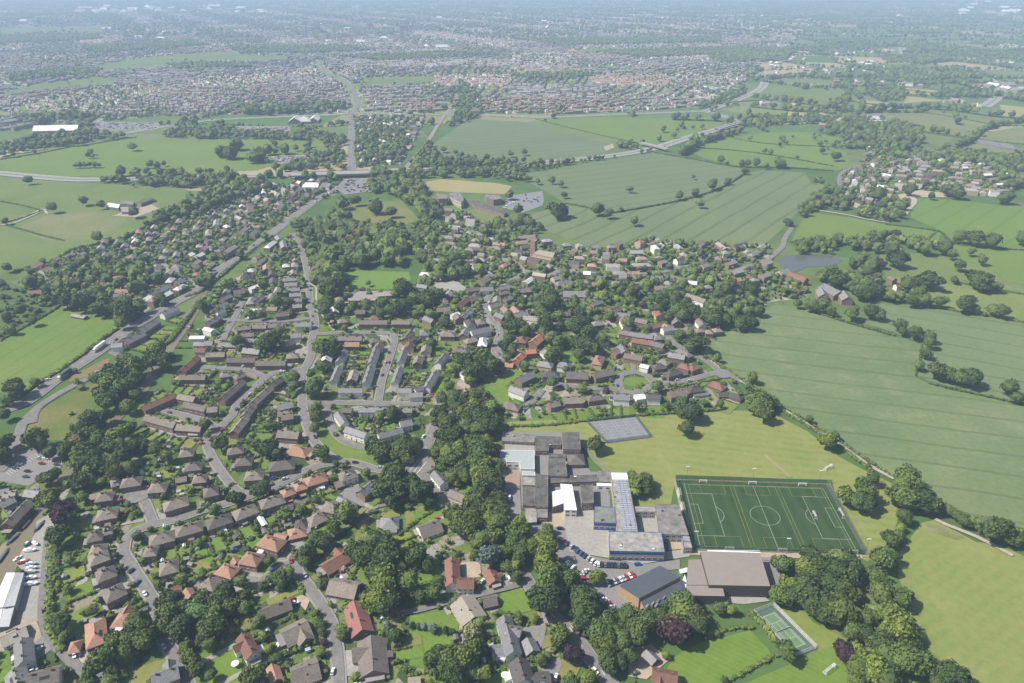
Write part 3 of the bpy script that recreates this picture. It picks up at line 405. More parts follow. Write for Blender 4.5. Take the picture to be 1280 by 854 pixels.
# woods: density per hectare, tree radius, pixels
WOODS = [
 (100, 7.5, "388 283 444 275 480 288 506 291 504 335 434 337 421 360 403 366 380 330 385 299"),
 (85, 6.5, "462 222 524 212 524 231 547 265 542 278 522 275 496 247 470 244 455 240"),
 (85, 6, "256 221 300 221 326 224 340 236 330 241 300 250 258 268 196 283 191 275 230 256 256 246"),
 (120, 5, "116 226 160 220 270 216 270 224 240 236 150 234"),
 (120, 5, "312 190 340 178 350 184 345 206 318 204"), (110, 5, "365 200 372 186 400 180 430 180 428 206 365 208"),
 (120, 5, "525 186 535 181 558 190 620 204 700 200 700 204 640 208 620 210 512 209"), (120, 5, "512 213 620 214 676 207 640 216 660 226 720 234 706 250 680 232 640 228 610 222 512 224"),
 (120, 5, "452 176 470 160 500 164 512 180 500 202 454 204"), (90, 4, "600 212 680 205 760 197 818 188 818 190 720 206 645 219"),
 (60, 5, "820 355 870 345 900 350 935 366 950 396 940 408 900 408 860 406 830 400 800 395 768 372 770 352"),
 (120, 5, "989 306 1060 300 1070 312 1050 318 990 318"), (110, 5.5, "1030 345 1060 337 1080 320 1105 338 1105 352 1080 378 1060 376 1044 358 1020 352"),
 (110, 5, "1010 248 1048 232 1069 251 1060 266 1020 262"), (110, 5, "1066 266 1110 254 1135 256 1136 270 1110 279 1075 272"),
 (110, 5.5, "1137 206 1180 190 1290 200 1290 236 1262 240 1240 212 1200 200"), (110, 5.5, "1030 160 1060 150 1140 160 1150 185 1110 195 1085 185 1060 170"),
 (110, 5.5, "530 336 560 310 596 330 600 345 560 352 540 352"), (110, 5, "530 250 552 262 556 300 548 330 520 330 508 300 520 280"),
 (100, 5, "600 284 668 276 676 290 640 312 602 306"), (100, 5, "536 560 560 500 600 490 618 520 616 570 628 600 626 640 632 664 670 680 690 700 720 760 700 776 672 730 640 690 600 690 560 650 552 600"),
 (100, 5, "95 560 100 540 128 500 140 470 165 455 178 466 170 484 140 512 118 544 112 562 140 570 176 560 172 596 130 600 100 600 96 580"),
 (100, 5, "1086 770 1124 720 1150 780 1180 850 1180 864 1056 864 1070 800"), (100, 5, "1020 690 1066 690 1072 750 1040 784 1010 760 976 752 980 736 1010 720"),
 (90, 5, "768 790 800 764 836 750 870 760 880 780 848 810 800 800 780 830 756 830 748 800"), (90, 5, "210 740 260 720 300 760 320 790 300 800 256 790 230 830 210 790"),
 (90, 5, "120 800 150 790 200 780 196 810 160 836 140 852 118 840"), (90, 5, "540 826 570 816 610 820 600 850 560 864 536 850"), (90, 5, "450 690 480 670 520 680 516 740 480 770 456 740"),
 (60, 3, "0 352 60 370 70 386 0 424"), (110, 5, "74 384 130 370 170 386 150 406 100 396"), (110, 5, "40 345 100 330 190 330 200 360 130 370 60 372"),
 (90, 5.5, "810 170 850 160 900 162 880 172 826 182"), (100, 5, "770 186 786 176 806 178 800 188"), (110, 5, "1100 320 1050 306 1110 296 1170 300 1190 312 1140 318"),
 (25, 5, "640 380 700 346 760 360 770 400 730 440 720 450 660 420 650 400"), (100, 5, "560 160 574 140 600 145 590 152"), (90, 5, "0 184 60 170 120 166 156 172 100 180 0 197"),
 (35, 5, "560 118 575 100 600 118 606 143 590 145 566 140"), (70, 7, "280 60 430 58 470 64 400 68 300 68"), (70, 7, "0 96 60 90 130 88 120 94 20 104"), (70, 7, "210 82 300 80 320 86 220 88"), (70, 7, "100 60 240 52 260 58 120 68"), (70, 7, "640 50 900 48 900 54 700 58"), (70, 7, "740 66 930 60 960 66 800 74"), (70, 7, "880 70 990 66 980 78 900 80"), (70, 7, "300 138 430 132 430 140 310 146"), (70, 7, "20 150 90 144 120 148 40 158"), (70, 7, "420 72 560 66 620 70 480 78"), (70, 7, "640 96 720 92 760 96 680 102"), (70, 7, "0 46 120 44 130 50 0 56"),
 (67, 5, "905 152 940 148 1000 146 1060 148 1060 154 1000 156 940 160 910 158"), (75, 5, "964 178 975 168 990 166 992 176 982 186 966 186"), (75, 5, "1008 172 1040 162 1072 168 1080 184 1052 190 1044 180 1020 178"), (45, 5, "1010 188 1024 176 1032 178 1050 194 1044 200 1030 198 1014 192"), (30, 5, "924 206 940 200 960 190 976 192 980 212 950 210 926 210"), (82, 5, "1012 248 1030 240 1042 240 1036 260 1010 268 1000 280 986 292 976 296 980 284 996 270 1004 258"), (67, 5, "1082 112 1100 108 1130 112 1130 126 1104 128 1086 122"), (67, 5, "1098 96 1130 90 1170 92 1176 100 1130 102 1100 102"), (60, 5, "900 66 960 60 1000 62 990 70 930 74"), (60, 5, "1180 66 1290 62 1290 74 1200 76"), (52, 5, "1000 60 1100 52 1110 60 1020 70"), (60, 5, "1096 70 1180 68 1190 78 1110 80"), (60, 5, "1140 116 1240 112 1236 122 1180 124 1150 122"), (60, 5, "870 134 900 122 930 110 936 118 910 134 884 142"),  (37, 5, "1030 110 1060 106 1066 140 1040 136"),
 (100, 5, "340 212 380 208 434 208 434 213 380 214 340 216"),
 (100, 5, "208 166 280 160 340 166 430 172 430 180 350 176 200 172"), (90, 5.5, "1060 185 1110 196 1180 195 1240 200 1290 192 1290 206 1180 206 1120 200"),
]
# hedges with trees: half width, spacing m, tree radius, pixels
HEDGES = [
 (3.6, "940 122 1000 130 1055 134"), (3.6, "1060 88 1060 108 1078 132 1066 150"), (3.6, "1080 142 1120 136 1180 138 1240 146 1290 150"), (3.6, "1142 164 1200 172 1216 176 1240 160 1290 152"), (3.6, "1190 136 1196 156"), (3.6, "1100 150 1140 166 1150 180"), (3.6, "1080 100 1140 106 1200 118 1290 122"), (3.6, "1140 80 1150 96 1230 104"), (3.6, "1250 84 1290 92"), (3.6, "960 100 1000 96 1050 100"), (3.6, "1180 190 1216 178"), (3.6, "850 196 880 180 925 166"), (3.6, "938 134 975 138 1010 140 1060 138"), (3.6, "840 150 900 152"),
 (2.2, "885 446 930 478 972 510 1007 532 1050 560 1090 590"), (2.0, "930 474 972 504 1007 526 1050 553 1085 577"),
 (2.2, "1085 577 1118 598 1150 612 1180 630 1224 652 1290 668"), (2.0, "1164 382 1200 390 1250 398 1290 405"), (2.2, "1016 390 1060 404 1116 420"), (1.8, "1152 432 1150 450 1144 470"),
 (2.2, "1162 480 1204 490 1250 500 1290 510"), (2.2, "989 303 1054 306 1090 303 1114 298 1173 304"), (2.0, "1108 281 1150 286 1176 291 1197 306 1290 314"), (2.5, "936 214 900 236 847 252 764 267"),
 (2, "764 267 708 255 681 262"), (3, "818 191 870 200 924 209 980 210 1040 214"), (2, "669 149 736 166 806 181"), (2, "849 184 912 188 969 195 1040 208"), (2, "912 172 960 180 1050 184"),
 (2.5, "1190 352 1230 360 1290 370"), (2, "0 252 30 258 52 264"), (2, "0 281 30 272 54 264"), (2, "8 282 50 294 80 301"), (3, "20 340 60 330 90 314 120 306"), (3, "120 306 150 300 186 282 200 274"),
 (3, "-10 520 36 488 76 464 120 432 146 412"), (2.2, "0 200 50 192 90 184 120 180 160 172"), (2, "96 184 130 178 170 172"), (2.2, "0 427 68 388 74 380"),
 (3.5, "65 684 64 720 62 760 66 790 80 814"), (2.5, "60 684 70 680 72 740"), (2.2, "636 534 690 532 740 526 800 520"), (2.5, "800 520 850 517 900 513"), (2.2, "646 838 660 826 690 816 704 810"),
 (2.4, "512 846 560 836 600 826 640 818 660 816"), (2, "880 800 900 792 920 786 938 786"), (2, "914 850 944 834 970 820"), (3, "940 770 960 790 974 810"), (2, "314 742 346 732 370 728 380 742"),
 (2.2, "600 690 630 700 650 726"), (2, "396 776 392 800"), (2.4, "346 824 376 812 394 800"), (2, "244 606 236 596 220 588"), (2.2, "430 668 448 650 470 640"), (2, "500 670 516 656 540 640 560 632"),
 (2, "400 600 404 590 420 584"), (2, "230 400 214 422"), (3, "250 376 232 404 216 424 200 438"), (3, "232 372 256 362 300 326 340 296"), (2.5, "250 640 292 606"), (2, "150 680 146 660 160 640"),
 (2, "1080 105 1130 112 1180 118"), (3, "1056 126 1120 134 1190 134"), (2, "1089 140 1160 142 1240 156"), (2.5, "1141 164 1205 173 1290 182"), (2, "1205 171 1240 158 1290 150"), (3, "900 130 960 126 1020 136 1060 128"),
 (2, "930 148 990 146 1040 150"), (3, "560 216 620 216 680 206"), (2, "1100 352 1110 374 1164 384"), (2, "1173 288 1160 300 1168 312"), (2.2, "768 500 810 494 860 482 900 474"), (2, "640 512 680 506 720 504"), (2, "930 500 972 514"),
]
# ------------------------------------------------------------------ occupancy raster (2 m cells) used by the scatterers
GX0, GY0, GS, GW, GH = -1500.0, 180.0, 2.0, 1500, 1050
OCC = np.zeros((GH, GW), np.uint8)       # 1 field/water, 2 road/paving, 3 building, 4 tree
def inpoly(X, Y, poly):
    c = np.zeros(X.shape, bool); n = len(poly)
    for i in range(n):
        x1, y1 = poly[i][:2]; x2, y2 = poly[(i+1) % n][:2]
        if y1 == y2: continue
        c ^= ((y1 > Y) != (y2 > Y)) & (X < (x2-x1)*(Y-y1)/(y2-y1)+x1)
    return c
def occ_poly(poly, val):
    xs = [p[0] for p in poly]; ys = [p[1] for p in poly]
    i0, i1 = max(0, int((min(xs)-GX0)/GS)), min(GW, int((max(xs)-GX0)/GS)+2)
    j0, j1 = max(0, int((min(ys)-GY0)/GS)), min(GH, int((max(ys)-GY0)/GS)+2)
    if i0 >= i1 or j0 >= j1: return
    X, Y = np.meshgrid(GX0+(np.arange(i0, i1)+.5)*GS, GY0+(np.arange(j0, j1)+.5)*GS)
    m = inpoly(X, Y, poly); OCC[j0:j1, i0:i1][m] = val
def occ_at(x, y):
    i = np.clip(((np.asarray(x)-GX0)/GS).astype(int), 0, GW-1); j = np.clip(((np.asarray(y)-GY0)/GS).astype(int), 0, GH-1)
    return OCC[j, i]
def occ_disc(x, y, r, val): occ_poly([(x+r*math.cos(a*math.pi/4), y+r*math.sin(a*math.pi/4)) for a in range(8)], val)

# ------------------------------------------------------------------ ground materials
def wang(p, q):                       # stripe direction from two photo points
    a, b = W(*p), W(*q); return -math.atan2(b[1]-a[1], b[0]-a[0])
GM = {}
GM['wheat'] = field_mat('wheat', (.112, .160, .070), (.150, .190, .090), .012, wang((1024, 456), (1120, 468)), 26, 2.6, .42, c3=(.195, .215, .115))
GM['wheat2'] = field_mat('wheat_b', (.120, .166, .080), (.150, .190, .095), .012, wang((1180, 415), (1280, 432)), 26, 2.8, .45)
GM['wheat3'] = field_mat('wheat_c', (.115, .156, .078), (.138, .176, .090), .008, wang((650, 225), (760, 212)), 30, 4, .45)
GM['wheat4'] = field_mat('wheat_d', (.118, .158, .076), (.146, .182, .091), .008, wang((880, 300), (1000, 228)), 30, 4.5, .55)
GM['grass_bright'] = field_mat('grass_bright', (.112, .172, .038), (.140, .195, .048), .01)
GM['grass_bright2'] = field_mat('grass_bright_b', (.105, .176, .036), (.132, .196, .044), .01, wang((1150, 300), (1230, 255)), 30, 4, .3)
GM['grass_left'] = field_mat('grass_left', (.100, .175, .035), (.150, .195, .055), .012, wang((0, 470), (100, 410)), 18, 3, .2)
GM['pasture'] = field_mat('pasture', (.105, .155, .045), (.150, .185, .065), .012)
GM['pasture_pale'] = field_mat('pasture_pale', (.140, .185, .055), (.185, .210, .080), .02)
GM['pasture_tan'] = field_mat('pasture_tan', (.130, .165, .065), (.190, .190, .095), .02)
GM['straw'] = field_mat('straw', (.300, .260, .130), (.250, .240, .110), .02)
GM['school_grass'] = field_mat('school_grass', (.155, .200, .052), (.205, .228, .072), .02, c3=(.255, .245, .110), mow=(wang((900, 545), (1000, 556)), 8, .5, (.225, .225, .085)))
GM['big_grass'] = field_mat('big_grass', (.148, .200, .052), (.205, .226, .072), .012, c3=(.225, .235, .095), mow=(wang((1150, 760), (1230, 700)), 7, .28, (.225, .228, .08)))
GM['lawn'] = field_mat('lawn', (.098, .172, .028), (.138, .198, .038), .06, mow=(0.6, 3, .25, (.15, .23, .04)))
GM['lawn_pale'] = field_mat('lawn_pale', (.135, .190, .035), (.190, .210, .060), .05)
GM['lawn_dry'] = field_mat('lawn_dry', (.160, .175, .050), (.210, .200, .075), .05)
GM['verge'] = field_mat('verge', (.095, .165, .028), (.150, .190, .045), .03)
GM['sports'] = field_mat('sports', (.110, .195, .035), (.135, .210, .045), .02)
GM['meadow'] = field_mat('meadow', (.120, .160, .045), (.180, .175, .070), .02)
GM['cemetery'] = field_mat('cemetery', (.120, .170, .045), (.170, .175, .080), .08)
GM['waste'] = field_mat('waste', (.090, .135, .030), (.190, .160, .065), .025)
GM['waste2'] = field_mat('waste_b', (.180, .140, .065), (.200, .165, .085), .03)
GM['scrub'] = field_mat('scrub', (.060, .105, .030), (.095, .140, .045), .03)
GM['mown_strip'] = field_mat('mown_strip', (.150, .165, .060), (.220, .220, .110), .08)
GM['tarmac_lot'] = speckle('car_park_tarmac', (.205, .200, .195), .15, .7, .08)
GM['asphalt_pale'] = speckle('pale_tarmac', (.20, .21, .22), .12, .3, .04)
GM['concrete_yard'] = speckle('yard_concrete', (.300, .290, .265), .18, .5, .07)
GM['tan_yard'] = speckle('tan_paving', (.380, .310, .230), .18, .6, .1)
GM['brick_pave'] = speckle('brick_paving', (.300, .215, .175), .15, .6, .1)
GM['gravel'] = speckle('gravel', (.350, .300, .220), .25, .5, .08)
wm, wnt, wb = newmat('still_water'); wco = coords(wnt)
wb.inputs['Base Color'].default_value = (.17, .145, .090, 1); wb.inputs['Roughness'].default_value = 0.25; wb.inputs['Specular IOR Level'].default_value = .5
bmp = N(wnt, 'ShaderNodeBump'); bmp.inputs['Strength'].default_value = .12; wnt.links.new(noise(wnt, wco, .8, 3), bmp.inputs['Height']); wnt.links.new(bmp.outputs[0], wb.inputs['Normal'])
GM['water'] = wm
pm_, pnt, pb = newmat('pond_water'); pb.inputs['Base Color'].default_value = (.10, .105, .095, 1); pb.inputs['Roughness'].default_value = .08; pb.inputs['Specular IOR Level'].default_value = .7; GM['pond'] = pm_
GNAME = {'wheat': ('wheat_field', 'crop'), 'school_grass': ('playing_field', 'grass'), 'big_grass': ('playing_field', 'grass'), 'water': ('water', 'water'), 'scrub': ('rough_ground', 'scrub')}
def gname(k):
    if k.startswith('wheat'): return 'crop_field', 'pale green cereal field with tramlines'
    if k in ('school_grass', 'big_grass', 'sports'): return 'playing_field', 'mown grass playing field'
    if k in ('water', 'pond'): return 'water', 'still brown-green water'
    if k in ('tarmac_lot', 'asphalt_pale'): return 'car_park_ground', 'grey tarmac surface'
    if k in ('concrete_yard', 'tan_yard', 'brick_pave', 'gravel'): return 'yard_ground', 'pale paved yard'
    if k in ('lawn', 'lawn_pale', 'lawn_dry', 'verge', 'mown_strip', 'cemetery'): return 'lawn_ground', 'stretch of grass lawn'
    if k == 'straw': return 'stubble_field', 'straw coloured field'
    if k in ('scrub', 'waste', 'waste2'): return 'rough_ground', 'rough grass and scrub ground'
    return 'pasture', 'green pasture field'

# base sheet reaching past the horizon of the view
gm, gnt, gb = newmat('country_ground'); gco = coords(gnt)
gv = N(gnt, 'ShaderNodeTexVoronoi'); gv.voronoi_dimensions = '2D'; gv.inputs['Scale'].default_value = .0045; gnt.links.new(gco, gv.inputs['Vector'])
gsp = N(gnt, 'ShaderNodeSeparateColor'); gnt.links.new(gv.outputs['Color'], gsp.inputs[0])
gc = ramp(gnt, gsp.outputs[0], [(0, (.08, .135, .04)), (.25, (.11, .155, .05)), (.5, (.075, .13, .035)), (.7, (.14, .165, .07)), (.9, (.115, .15, .06))], 'CONSTANT')
gc = mixc(gnt, 1, gc, ramp(gnt, noise(gnt, gco, .03, 6, .65), [(.25, (.7, .7, .7)), (.75, (1.2, 1.2, 1.2))]), 'MULTIPLY')
gnt.links.new(gc, gb.inputs['Base Color']); gb.inputs['Specular IOR Level'].default_value = .05
g = mesh_obj('ground', [(-24000, -1500, 0), (24000, -1500, 0), (24000, 30000, 0), (-24000, 30000, 0)], [(0, 1, 2, 3)], gm)
struct(g, 'green countryside ground reaching to the horizon', 'ground')

Z = [0.02]
def layer():
    Z[0] += 0.004; return Z[0]
mos = mosaic('garden_ground')
for s in RESIDENTIAL:
    z = layer(); poly = [W(x, y)[:2] for x, y in fpts(s)]
    struct(mesh_obj('garden_ground', [(x, y, z) for x, y in poly], [tuple(range(len(poly)))], mos), 'patchwork of garden plots between the houses', 'ground')
RESP = [[W(x, y)[:2] for x, y in fpts(s)] for s in RESIDENTIAL]
for k, s in GROUND:
    z = layer(); poly = [W(x, y)[:2] for x, y in fpts(s)]
    # gently irregular edges
    out = []
    for i in range(len(poly)):
        a, b = poly[i], poly[(i+1) % len(poly)]; L = math.dist(a, b); n = max(1, min(8, int(L/30)))
        for t in range(n):
            f = t/n; j = 0 if t == 0 else 0.8
            out.append((a[0]+(b[0]-a[0])*f+random.uniform(-j, j), a[1]+(b[1]-a[1])*f+random.uniform(-j, j)))
    nm, lb = gname(k)
    struct(mesh_obj(nm, [(x, y, z) for x, y in out], [tuple(range(len(out)))], GM[k]), lb, nm.split('_')[0])
    occ_poly(poly, 2 if k in ('tarmac_lot', 'asphalt_pale', 'concrete_yard', 'tan_yard', 'brick_pave', 'gravel') else 1)

# ------------------------------------------------------------------ roads
RM = {'a': speckle('road_asphalt', (.185, .178, .170), .22, .35, .05), 'r': speckle('rail_ballast', (.24, .22, .20), .2, .5, .1), 'm': speckle('motorway_surface', (.27, .265, .26), .1, .2, .03),
      'l': speckle('track_surface', (.36, .33, .27), .18, .6, .08), 'w': speckle('worn_grass', (.30, .27, .14), .2, .6, .1)}
PAVE = speckle('pavement', (.25, .24, .225), .15, .7, .1)
MARK = speckle('road_paint', (.75, .75, .72), .1, 1, .2)
def smooth(pts, step=6.0):
    out = []; n = len(pts)
    for i in range(n-1):
        p0, p1, p2, p3 = (np.array(pts[max(0, min(n-1, j))][:2]) for j in (i-1, i, i+1, i+2))
        m = max(1, min(40, int(np.linalg.norm(p2-p1)/step)))
        for t in range(m):
            t /= m
            out.append(tuple(0.5*((2*p1)+(-p0+p2)*t+(2*p0-5*p1+4*p2-p3)*t*t+(-p0+3*p1-3*p2+p3)*t**3)))
    out.append(tuple(pts[-1][:2])); return out
def ribbon(pts, w, z, off=0.0):
    vs = []; fs = []; n = len(pts)
    for i, p in enumerate(pts):
        a = pts[max(0, i-1)]; b = pts[min(n-1, i+1)]; dx, dy = b[0]-a[0], b[1]-a[1]; L = math.hypot(dx, dy) or 1
        nx, ny = -dy/L, dx/L
        vs += [(p[0]+nx*(off+w/2), p[1]+ny*(off+w/2), z), (p[0]+nx*(off-w/2), p[1]+ny*(off-w/2), z)]
        if i: fs.append((2*i-2, 2*i-1, 2*i+1, 2*i))
    return vs, fs
ROADPTS = []; SEG = []
zp = 0.55; zr = 0.75; mk = MB()
for k, (w, srf, s, pv, nm) in enumerate(ROADS):
    if w < 9 and srf == 'a': w *= .84; pv *= .75
    pts = smooth([W(x, y) for x, y in fpts(s)], 6 if w < 12 else 25)
    if pv:
        v, f = ribbon(pts, w+2*pv, zp+k*.004); struct(mesh_obj('pavement', v, f, PAVE), 'grey pavement beside the '+nm, 'pavement')
    v, f = ribbon(pts, w, zr+k*.004); struct(mesh_obj('road' if srf in 'amr' else 'path', v, f, RM[srf]), nm+' surface seen from above', 'road')
    for a, b in zip(pts, pts[1:]):
        c = ((a[0]+b[0])/2, (a[1]+b[1])/2)
        if -1500 < c[0] < 1500 and c[1] < 2200:
            dx, dy = b[0]-a[0], b[1]-a[1]; L = math.hypot(dx, dy) or 1; nx, ny = -dy/L*(w/2+pv+.4), dx/L*(w/2+pv+.4)
            occ_poly([(a[0]+nx, a[1]+ny), (b[0]+nx, b[1]+ny), (b[0]-nx, b[1]-ny), (a[0]-nx, a[1]-ny)], 2)
            if srf == 'a': SEG.append((a[0], a[1], b[0], b[1]))
    ROADPTS.append(pts)
    if nm in ('church lane', 'junction road', 'village street', 'main road'):
        acc = 0.0; zm = zr+.3
        for a, b in zip(pts, pts[1:]):
            L = math.dist(a, b); acc += L
            if acc > 9 and L > 1:
                acc = 0; dx, dy = (b[0]-a[0])/L, (b[1]-a[1])/L; nx, ny = -dy, dx
                for o in ((-4.2, 4.2) if w > 12 else (0,)):
                    q = [(a[0]+nx*(o+s*.12)+dx*t, a[1]+ny*(o+s*.12)+dy*t, zm) for s, t in ((-1, 0), (-1, 3.2), (1, 3.2), (1, 0))]
                    mk.add(q, [(0, 3, 2, 1)])
    if srf == 'm':                    # central reservation and edge line
        for o, ww, mt in ((0, 3.0, 'verge'),):
            v, f = ribbon(pts, ww, zr+.32, o); struct(mesh_obj('central_reservation', v, f, GM['verge']), 'grass strip between the carriageways', 'road')
        for o in (-w/2+1, w/2-1):
            v, f = ribbon(pts, .35, zr+.33, o); mk.add(v, f)
# turning circle of the cul-de-sac and the junction splay
for (px, py, r) in ((172, 620, 8.5), (528, 583, 9), (546, 566, 5), (903, 468, 8)):
    c = W(px, py); z = zr+.22+r*.001
    struct(mesh_obj('road', [(c[0]+r*math.cos(a*math.pi/10), c[1]+r*math.sin(a*math.pi/10), z) for a in range(20)], [tuple(range(20))], RM['a']), 'widened tarmac where the road ends or meets another', 'road'); occ_disc(c[0], c[1], r+1, 2)
for (a, b) in (((517, 592), (528, 577)), ((521, 594), (533, 579)), ((512, 590), (524, 576))):
    A, B = W(*a), W(*b); v, f = ribbon([A, B], .3, zr+.31); mk.add(v, f)
struct(mk.build('road_marking', [MARK]), 'white painted lines along the roads', 'road marking')
# car park bay lines: main school car park and the canal-side car park
bm_ = MB()
for (a, b, n, dx, dy) in (((58, 571), (78, 575), 9, -1.5, 8), ((8, 592), (46, 566), 12, 6, 4), ((700, 676), (745, 707), 12, 3, -4), ((748, 704), (784, 706), 9, 0, 4)):
    for i in range(n+1):
        p = (a[0]+(b[0]-a[0])*i/n, a[1]+(b[1]-a[1])*i/n); v, f = ribbon([W(*p), W(p[0]+dx, p[1]+dy)], .14, zr+.34); bm_.add(v, f)
struct(bm_.build('bay_marking', [MARK]), 'white bay lines of the car parks', 'road marking')
SEGA = np.array(SEG)
def nearest_road(x, y):
    ax, ay, bx, by = SEGA.T; dx, dy = bx-ax, by-ay; t = np.clip(((x-ax)*dx+(y-ay)*dy)/(dx*dx+dy*dy+1e-9), 0, 1)
    qx, qy = ax+t*dx, ay+t*dy; d = np.hypot(qx-x, qy-y); i = int(np.argmin(d)); return float(d[i]), float(qx[i]), float(qy[i]), math.atan2(dy[i], dx[i])
# ------------------------------------------------------------------ houses
ROOF = {'b': speckle('roof_brown_tile', (.215, .190, .165), .32, 1.1, .25, rnd=.36), 'o': speckle('roof_terracotta', (.34, .20, .145), .22, 1.0, .25, rnd=.15),
        's': speckle('roof_slate', (.205, .208, .215), .3, 1.1, .25, rough=.6, spec=.4, rnd=.2), 'r': speckle('roof_red_brown', (.215, .115, .085), .25, 1.1, .25, rnd=.15),
        'R': speckle('roof_red', (.27, .125, .11), .15, 1.0, .25), 'd': speckle('roof_dark_tile', (.095, .088, .088), .25, 1.0, .25, rnd=.15),
        'l': speckle('roof_pale_tile', (.30, .27, .225), .2, 1.0, .2), 'w': speckle('roof_white_sheet', (.62, .63, .63), .12, .8, .1, rough=.5), 'O': speckle('roof_orange_tile', (.42, .185, .115), .2, .9, .25)}
WALL = {'k': speckle('brick_wall', (.245, .165, .130), .25, 1.5, .3, rnd=.2), 'W': speckle('white_render', (.72, .71, .67), .1, .8, .2), 'C': speckle('buff_wall', (.48, .40, .30), .15, 1.2, .3), 'L': speckle('dark_brick_wall', (.20, .10, .08), .25, 1.5, .3)}
GLASS, gn, gbp = newmat('window_glass'); gbp.inputs['Base Color'].default_value = (.03, .035, .04, 1); gbp.inputs['Roughness'].default_value = .08; gbp.inputs['Specular IOR Level'].default_value = .8
FRAME = speckle('white_frame', (.75, .75, .74), .06, 1, .3); DOORM = speckle('painted_door', (.16, .07, .06), .2, 1, .3, rnd=.5); POT = speckle('chimney_brick', (.20, .13, .10), .25, 2, .4)
CONSV = speckle('conservatory_roof', (.55, .60, .62), .08, 1, .3, rough=.2, spec=.6); FELT = speckle('garage_felt', (.26, .255, .25), .25, 1, .2, rnd=.3)
CNAME = {'b': 'brown tiled', 'o': 'terracotta', 's': 'grey slate', 'r': 'red-brown', 'R': 'bright red', 'd': 'dark tiled', 'l': 'pale buff', 'w': 'white sheet', 'O': 'orange tiled'}
MESHC = {}
def cached(key, fn):
    if key not in MESHC: MESHC[key] = fn()
    return MESHC[key]
def inst(name, me, parent, loc=(0, 0, 0), rz=0.0):
    o = bpy.data.objects.new(name, me); COL.objects.link(o); o.parent = parent; o.location = loc; o.rotation_euler = (0, 0, rz); return o
def as_mesh(mb, name, mats):
    o = mb.build(name, mats, link=False); me = o.data; bpy.data.objects.remove(o); return me
def window_mesh(w, h):
    def fn():
        m = MB(); m.box(-w/2, w/2, -.05, .0, 0, h, 0); m.box(-w/2+.09, w/2-.09, -.065, -.052, .09, h-.09, 1)
        m.box(-.03, .03, -.075, -.066, .09, h-.09, 0); return as_mesh(m, 'window', [FRAME, GLASS])
    return cached(('win', w, h), fn)
def door_mesh():
    def fn():
        m = MB(); m.box(-.5, .5, -.05, 0, 0, 2.1, 1); m.box(-.62, -.5, -.08, 0, 0, 2.2, 0); m.box(.5, .62, -.08, 0, 0, 2.2, 0); m.box(-.62, .62, -.1, 0, 2.2, 2.35, 0); return as_mesh(m, 'door', [FRAME, DOORM])
    return cached('door', fn)
def roof_mesh(m, L, D, h, rh, hip, ov=.45, th=.18):
    l, d = L/2+ov, D/2+ov; k = min(D/2+ov, l*.98) if hip else 0.0; zo = h-ov*rh/(D/2)
    def shell(dz): return [(-l, -d, zo+dz), (l, -d, zo+dz), (l, d, zo+dz), (-l, d, zo+dz), (-l+k, 0, h+rh+dz), (l-k, 0, h+rh+dz)]
    top = shell(th); bot = shell(0)
    vs = top+bot
    fs = [(0, 1, 5, 4), (2, 3, 4, 5)]+([(1, 2, 5), (3, 0, 4)] if hip else [])
    fb = [tuple(6+i for i in f[::-1]) for f in fs]
    if hip: ed = [(0, 1), (1, 2), (2, 3), (3, 0)]
    else: ed = [(0, 1), (1, 5), (5, 2), (2, 3), (3, 4), (4, 0)]
    m.add(vs, fs+fb+[(a, 6+a, 6+b, b) for a, b in ed])
    # ridge tiles
    m.box(-l+k, l-k, -.14, .14, h+rh+th-.06, h+rh+th+.07)
def wall_mesh(m, L, D, h, rh, hip):
    x, y = L/2, D/2
    if hip:
        m.box(-x, x, -y, y, 0, h)
    else:
        vs = [(-x, -y, 0), (x, -y, 0), (x, y, 0), (-x, y, 0), (-x, -y, h), (x, -y, h), (x, y, h), (-x, y, h), (-x, 0, h+rh), (x, 0, h+rh)]
        m.add(vs, [(0, 1, 5, 4), (1, 2, 6, 9, 5), (2, 3, 7, 6), (3, 0, 4, 8, 7)])
def chimney_mesh():
    def fn():
        m = MB(); m.box(-.45, .45, -.3, .3, -1.2, 1.1, 0); m.box(-.55, .55, -.4, .4, 1.1, 1.25, 0)
        for dx in (-.22, .22): m.cyl((dx, 0, 1.25), (dx, 0, 1.65), .12, .1, 6, 1)
        return as_mesh(m, 'chimney', [POT, ROOF['o']])
    return cached('chim', fn)
